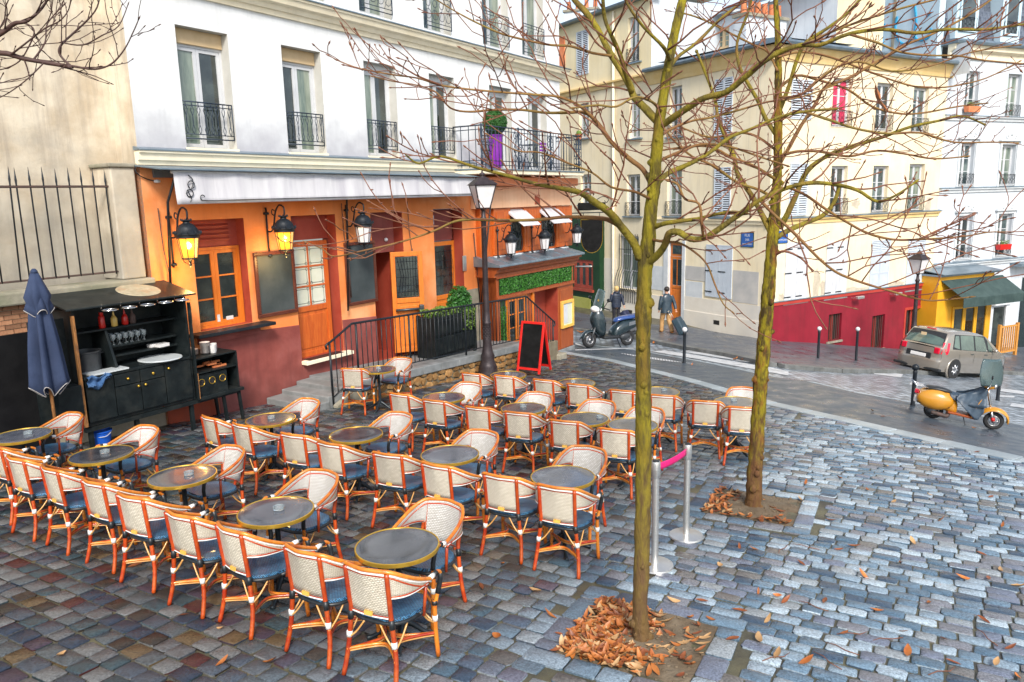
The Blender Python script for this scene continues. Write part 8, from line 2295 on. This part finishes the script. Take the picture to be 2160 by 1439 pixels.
# ================================================================ PEOPLE
def person(loc, az, Ht, lab, P):
    t = thing('person', lab, 'person', loc, R_(-az)); k = Ht/1.78
    V = {}; E = []
    def add(n, p, r, par=None):
        V[n] = (Vector(p)*k, r*k if not isinstance(r, tuple) else (r[0]*k, r[1]*k), len(V))
        if par: E.append((V[par][2], V[n][2]))
    add('pelvis', (0,0,.96), (.15,.11)); add('waist', (0,.01,1.12), (.145,.10), 'pelvis'); add('chest', (0,.02,1.32), (.165,.11), 'waist'); add('neck0', (0,0,1.49), (.07,.065), 'chest'); add('neck', (0,.01,1.54), (.055,.055), 'neck0'); add('head0', (0,.025,1.62), (.072,.09), 'neck'); add('head', (0,.02,1.70), (.078,.095), 'head0'); add('crown', (0,.01,1.765), (.05,.06), 'head')
    for s, n in ((-1,'l'),(1,'r')):
        add('sh'+n, (s*.19,0,1.44), (.06,.06), 'chest')
        el = P['elbow'+n]; ha_ = P['hand'+n]
        add('el'+n, el, (.042,.042), 'sh'+n); add('wr'+n, ha_, (.028,.03), 'el'+n); add('pa'+n, (Vector(ha_) + (Vector(ha_)-Vector(el)).normalized()*.08), (.035,.02), 'wr'+n)
        add('hip'+n, (s*.10,0,.90), (.095,.10), 'pelvis'); add('kn'+n, P['knee'+n], (.06,.06), 'hip'+n); add('an'+n, P['ankle'+n], (.04,.045), 'kn'+n); add('to'+n, Vector(P['ankle'+n])+Vector((s*.02,.16,-.06)), (.04,.03), 'an'+n)
    me = bpy.data.meshes.new('body'); me.from_pydata([v_[0] for v_ in V.values()], E, []); me.materials.append(MAT['skin'])
    o = put('body', me, t); sk = o.modifiers.new('skin', 'SKIN')
    for i, v_ in enumerate(V.values()):
        r = v_[1]; me.skin_vertices[0].data[i].radius = r if isinstance(r, tuple) else (r, r)
        me.skin_vertices[0].data[i].use_root = (i == 0)
    o.modifiers.new('sub', 'SUBSURF').levels = 2; o.modifiers['sub'].render_levels = 2
    for f in ('l','r'):    # fingers
        w_ = V['pa'+f][0]; d_ = (V['pa'+f][0]-V['wr'+f][0]).normalized(); sd_ = d_.cross(Vector((0,1,0))).normalized()
        for q in range(4):
            b_ = w_ + sd_*(q-1.5)*.017*k; c_ = b_ + d_*.035*k; e_ = c_ + (d_*.4 + Vector((0,.8 if f == 'l' else -.6,-.2)))*.03*k
            M().tube([b_ - d_*.01, c_, e_], [.0095*k,.009*k,.007*k], 6).build('finger', 'skin', o, True)
        M().tube([V['wr'+f][0] + Vector((0,.02,-.02))*k, V['wr'+f][0] + d_*.06*k + Vector((0,.05,0))*k], [.012*k,.009*k], 6).build('thumb', 'skin', o, True)
    # face (turned away) and hair
    M().ball(Vector((0,.118,1.655))*k, .015*k,.02*k,.025*k, 6, 4).build('nose', 'skin', o, True)
    for s in (-1,1): M().ball(Vector((s*.082,.02,1.655))*k, .012*k,.022*k,.032*k, 6, 5).build('ear', 'skin', o, True); M().ball(Vector((s*.032,.108,1.685))*k, .012*k, n=6, m=4).build('eye', 'plate_white', o, True)
    hm = M().ball(Vector((0,-.012,1.705))*k, .102*k,.115*k,.098*k, 18, 12)
    hm.v = [(x*(1+.10*noise.noise(Vector((x,y,z))*30)), y*(1+.10*noise.noise(Vector((x,y,z))*28)), z - (.05*k*P.get('hairlen',0) if z < 1.68*k and y < .03 else 0)) for x, y, z in hm.v if True]
    hm.build('hair', P['hair'], o, True)
    # jacket: torso shell with hem, sleeves
    rings = P['jacket_rings']; n = 24; vs = []; fs = []
    for (z, rx_, ry_, yo) in rings:
        for q in range(n):
            a = 2*math.pi*q/n; w_ = 1 + .03*math.sin(a*5+z*9)*P.get('fold',1)
            vs.append((rx_*math.cos(a)*k*w_, (yo+ry_*math.sin(a)*w_)*k, z*k))
    for i in range(len(rings)-1):
        for q in range(n): fs.append((i*n+q, i*n+(q+1)%n, (i+1)*n+(q+1)%n, (i+1)*n+q))
    jm = M().add(vs, fs)
    for f in ('l','r'):
        a, b, c = V['sh'+f][0], V['el'+f][0], V['wr'+f][0]
        jm.tube(spl([a*.98 + Vector((0,0,.02)), a.lerp(b,.5), b, b.lerp(c,.5), c], 4), [x*k for x in ([.085,.083,.08,.078,.076,.074,.072,.07,.068,.066,.064,.063,.062,.06,.058,.056,.056])], 12)
    jm.build('jacket', P['jacket'], t, True)
    if P.get('quilt'):
        for z in (1.02,1.10,1.18,1.26,1.34): 
            r_ = min(rings, key=lambda q: abs(q[0]-z)); M().tube([(r_[1]*1.0*math.cos(a)*k, (r_[3]+r_[2]*1.0*math.sin(a))*k, z*k) for a in [2*math.pi*q/24 for q in range(25)]], .010*k, 4).build('quilt_seam', 'black_bind', t)
        M().tube([(.10*math.cos(a)*k, (-.02+.10*math.sin(a))*k, 1.51*k) for a in [2*math.pi*q/16 for q in range(17)]], .045*k, 8).build('collar', P['jacket'], t, True)
    else: M().tube([(.075*math.cos(a)*k, (.0+.08*math.sin(a))*k, 1.515*k) for a in [2*math.pi*q/16 for q in range(17)]], .022*k, 6).build('collar', P['jacket'], t, True)
    tm = M()
    for f in ('l','r'):
        a, b, c = V['hip'+f][0] + Vector((0,0,.06*k)), V['kn'+f][0], V['an'+f][0]
        tm.tube(spl([a, a.lerp(b,.5), b, b.lerp(c,.5), c + Vector((0,0,-.02))*k], 4), [x*k*P.get('legw',1) for x in ([.112,.110,.107,.103,.099,.095,.091,.087,.083,.081,.080,.079,.078,.077,.076,.076,.076])], 14)
    tm.ball(Vector((0,0,.96))*k, .165*k,.13*k,.12*k, 14, 9)
    tm.build('trousers', P['trousers'], t, True)
    for f in ('l','r'):
        c = V['an'+f][0]; M().ball(c + Vector((0,.06,-.045))*k, .048*k,.135*k,.05*k, 12, 8).build('shoe', P['shoe'], t, True)
        if P.get('boot'): M().tube([c + Vector((0,0,.0)), c.lerp(V['kn'+f][0], .55)], .075*k*P.get('legw',1)*1.08, 12).build('boot', 'black_plastic', t, True)
    return t
def suitcase(loc, rz, tilt_, w, d, h, mat, lab, hand):
    t = thing('suitcase', lab, 'suitcase', loc, rz)
    t.rotation_euler = (Matrix.Rotation(rz, 3, 'Z') @ Matrix.Rotation(tilt_, 3, 'X')).to_euler()
    M().box(-w/2, w/2, -d/2, d/2, .06, h).build('shell', mat, t, bevel=.06); M().box(-w/2+.06, w/2-.06, -d/2-.03, -d/2+.01, .14, h-.2).build('front_pocket', mat, t, bevel=.04)
    for s in (-1,1): M().ring((s*(w/2-.06),d/2-.03,.045), .03, .02, 14, 6, 'x').build('wheel', 'tyre', t, True)
    hl = M()
    for s in (-1,1): hl.tube([(s*.10,d/2-.04,h-.02),(s*.10,d/2-.04,h+hand)], .009, 6)
    hl.tube([(-.11,d/2-.04,h+hand),(.11,d/2-.04,h+hand)], .016, 8); hl.build('handle', 'steel', t, True)
    M().box(-.12,.12,-.02,.02,h,h+.025).build('grab_handle', 'black_plastic', t, bevel=.008)
gm_ = G(1405, 708); zt2 = .12
hm_ = DP(1397, 608, gm_.y).z - gm_.z
person((gm_.x, gm_.y, gm_.z+.09), -14, hm_-.05, 'person in dark leather jacket and tan trousers walking away pulling a suitcase', dict(elbowl=(-.27,-.03,1.17), handl=(-.27,.06,.93), elbowr=(.28,-.08,1.18), handr=(.30,-.17,.95), kneel=(-.11,.14,.52), anklel=(-.12,.16,.09), kneer=(.10,-.02,.50), ankler=(.11,-.30,.13),
    hair='hair_dark', jacket='leather', trousers='trousers_tan', shoe='shoe_tan', legw=1.05, jacket_rings=[(.80,.235,.165,0),(.90,.225,.165,0),(1.05,.205,.155,0),(1.20,.215,.155,.01),(1.35,.235,.15,.01),(1.44,.215,.12,.0),(1.50,.12,.085,0),(1.525,.07,.07,0)]))
gw2 = G(1300, 693); hw2 = DP(1298, 606, gw2.y).z - gw2.z
person((gw2.x, gw2.y, gw2.z+.09), -14, hw2-.05, 'person with blonde hair in navy padded coat walking away pulling a case', dict(elbowl=(-.26,.0,1.18), handl=(-.18,.14,1.12), elbowr=(.27,-.06,1.18), handr=(.30,-.13,.95), kneel=(-.09,.04,.50), anklel=(-.10,.06,.09), kneer=(.09,.02,.50), ankler=(.10,-.16,.11),
    hair='hair_blonde', hairlen=1, jacket='puffer', quilt=True, trousers='trousers_black', shoe='black_plastic', boot=True, legw=.88, fold=.3, jacket_rings=[(.86,.215,.17,0),(.92,.225,.175,0),(1.05,.215,.165,0),(1.20,.225,.165,.01),(1.35,.235,.16,.01),(1.44,.21,.13,.0),(1.50,.13,.11,0),(1.54,.08,.09,0)]))
q1 = G(1442, 713); suitcase((q1.x+.05, q1.y, q1.z+.11), R_(62), R_(-30), .50, .30, .72, 'case_teal', 'dark teal wheeled suitcase pulled by the walker in the leather jacket', .36)
q2 = G(1330, 690); suitcase((q2.x-.02, q2.y, q2.z+.11), R_(62), R_(-28), .46, .28, .62, 'case_navy', 'navy wheeled case pulled by the blonde walker near the dark scooter', .44)
# foot path lamp bracket on the house, small wall lamp

# ================================================================ thing > part > sub-part, no deeper
def depth(o):
    n = 1
    while o.parent: o = o.parent; n += 1
    return n
deep = [o for o in COL.objects if depth(o) > 3]
for o in sorted(deep, key=depth):
    m = o.matrix_basis.copy(); p = o.parent
    while depth(p) > 2:
        m = p.matrix_basis @ m; p = p.parent
    o.parent = p; o.matrix_basis = m
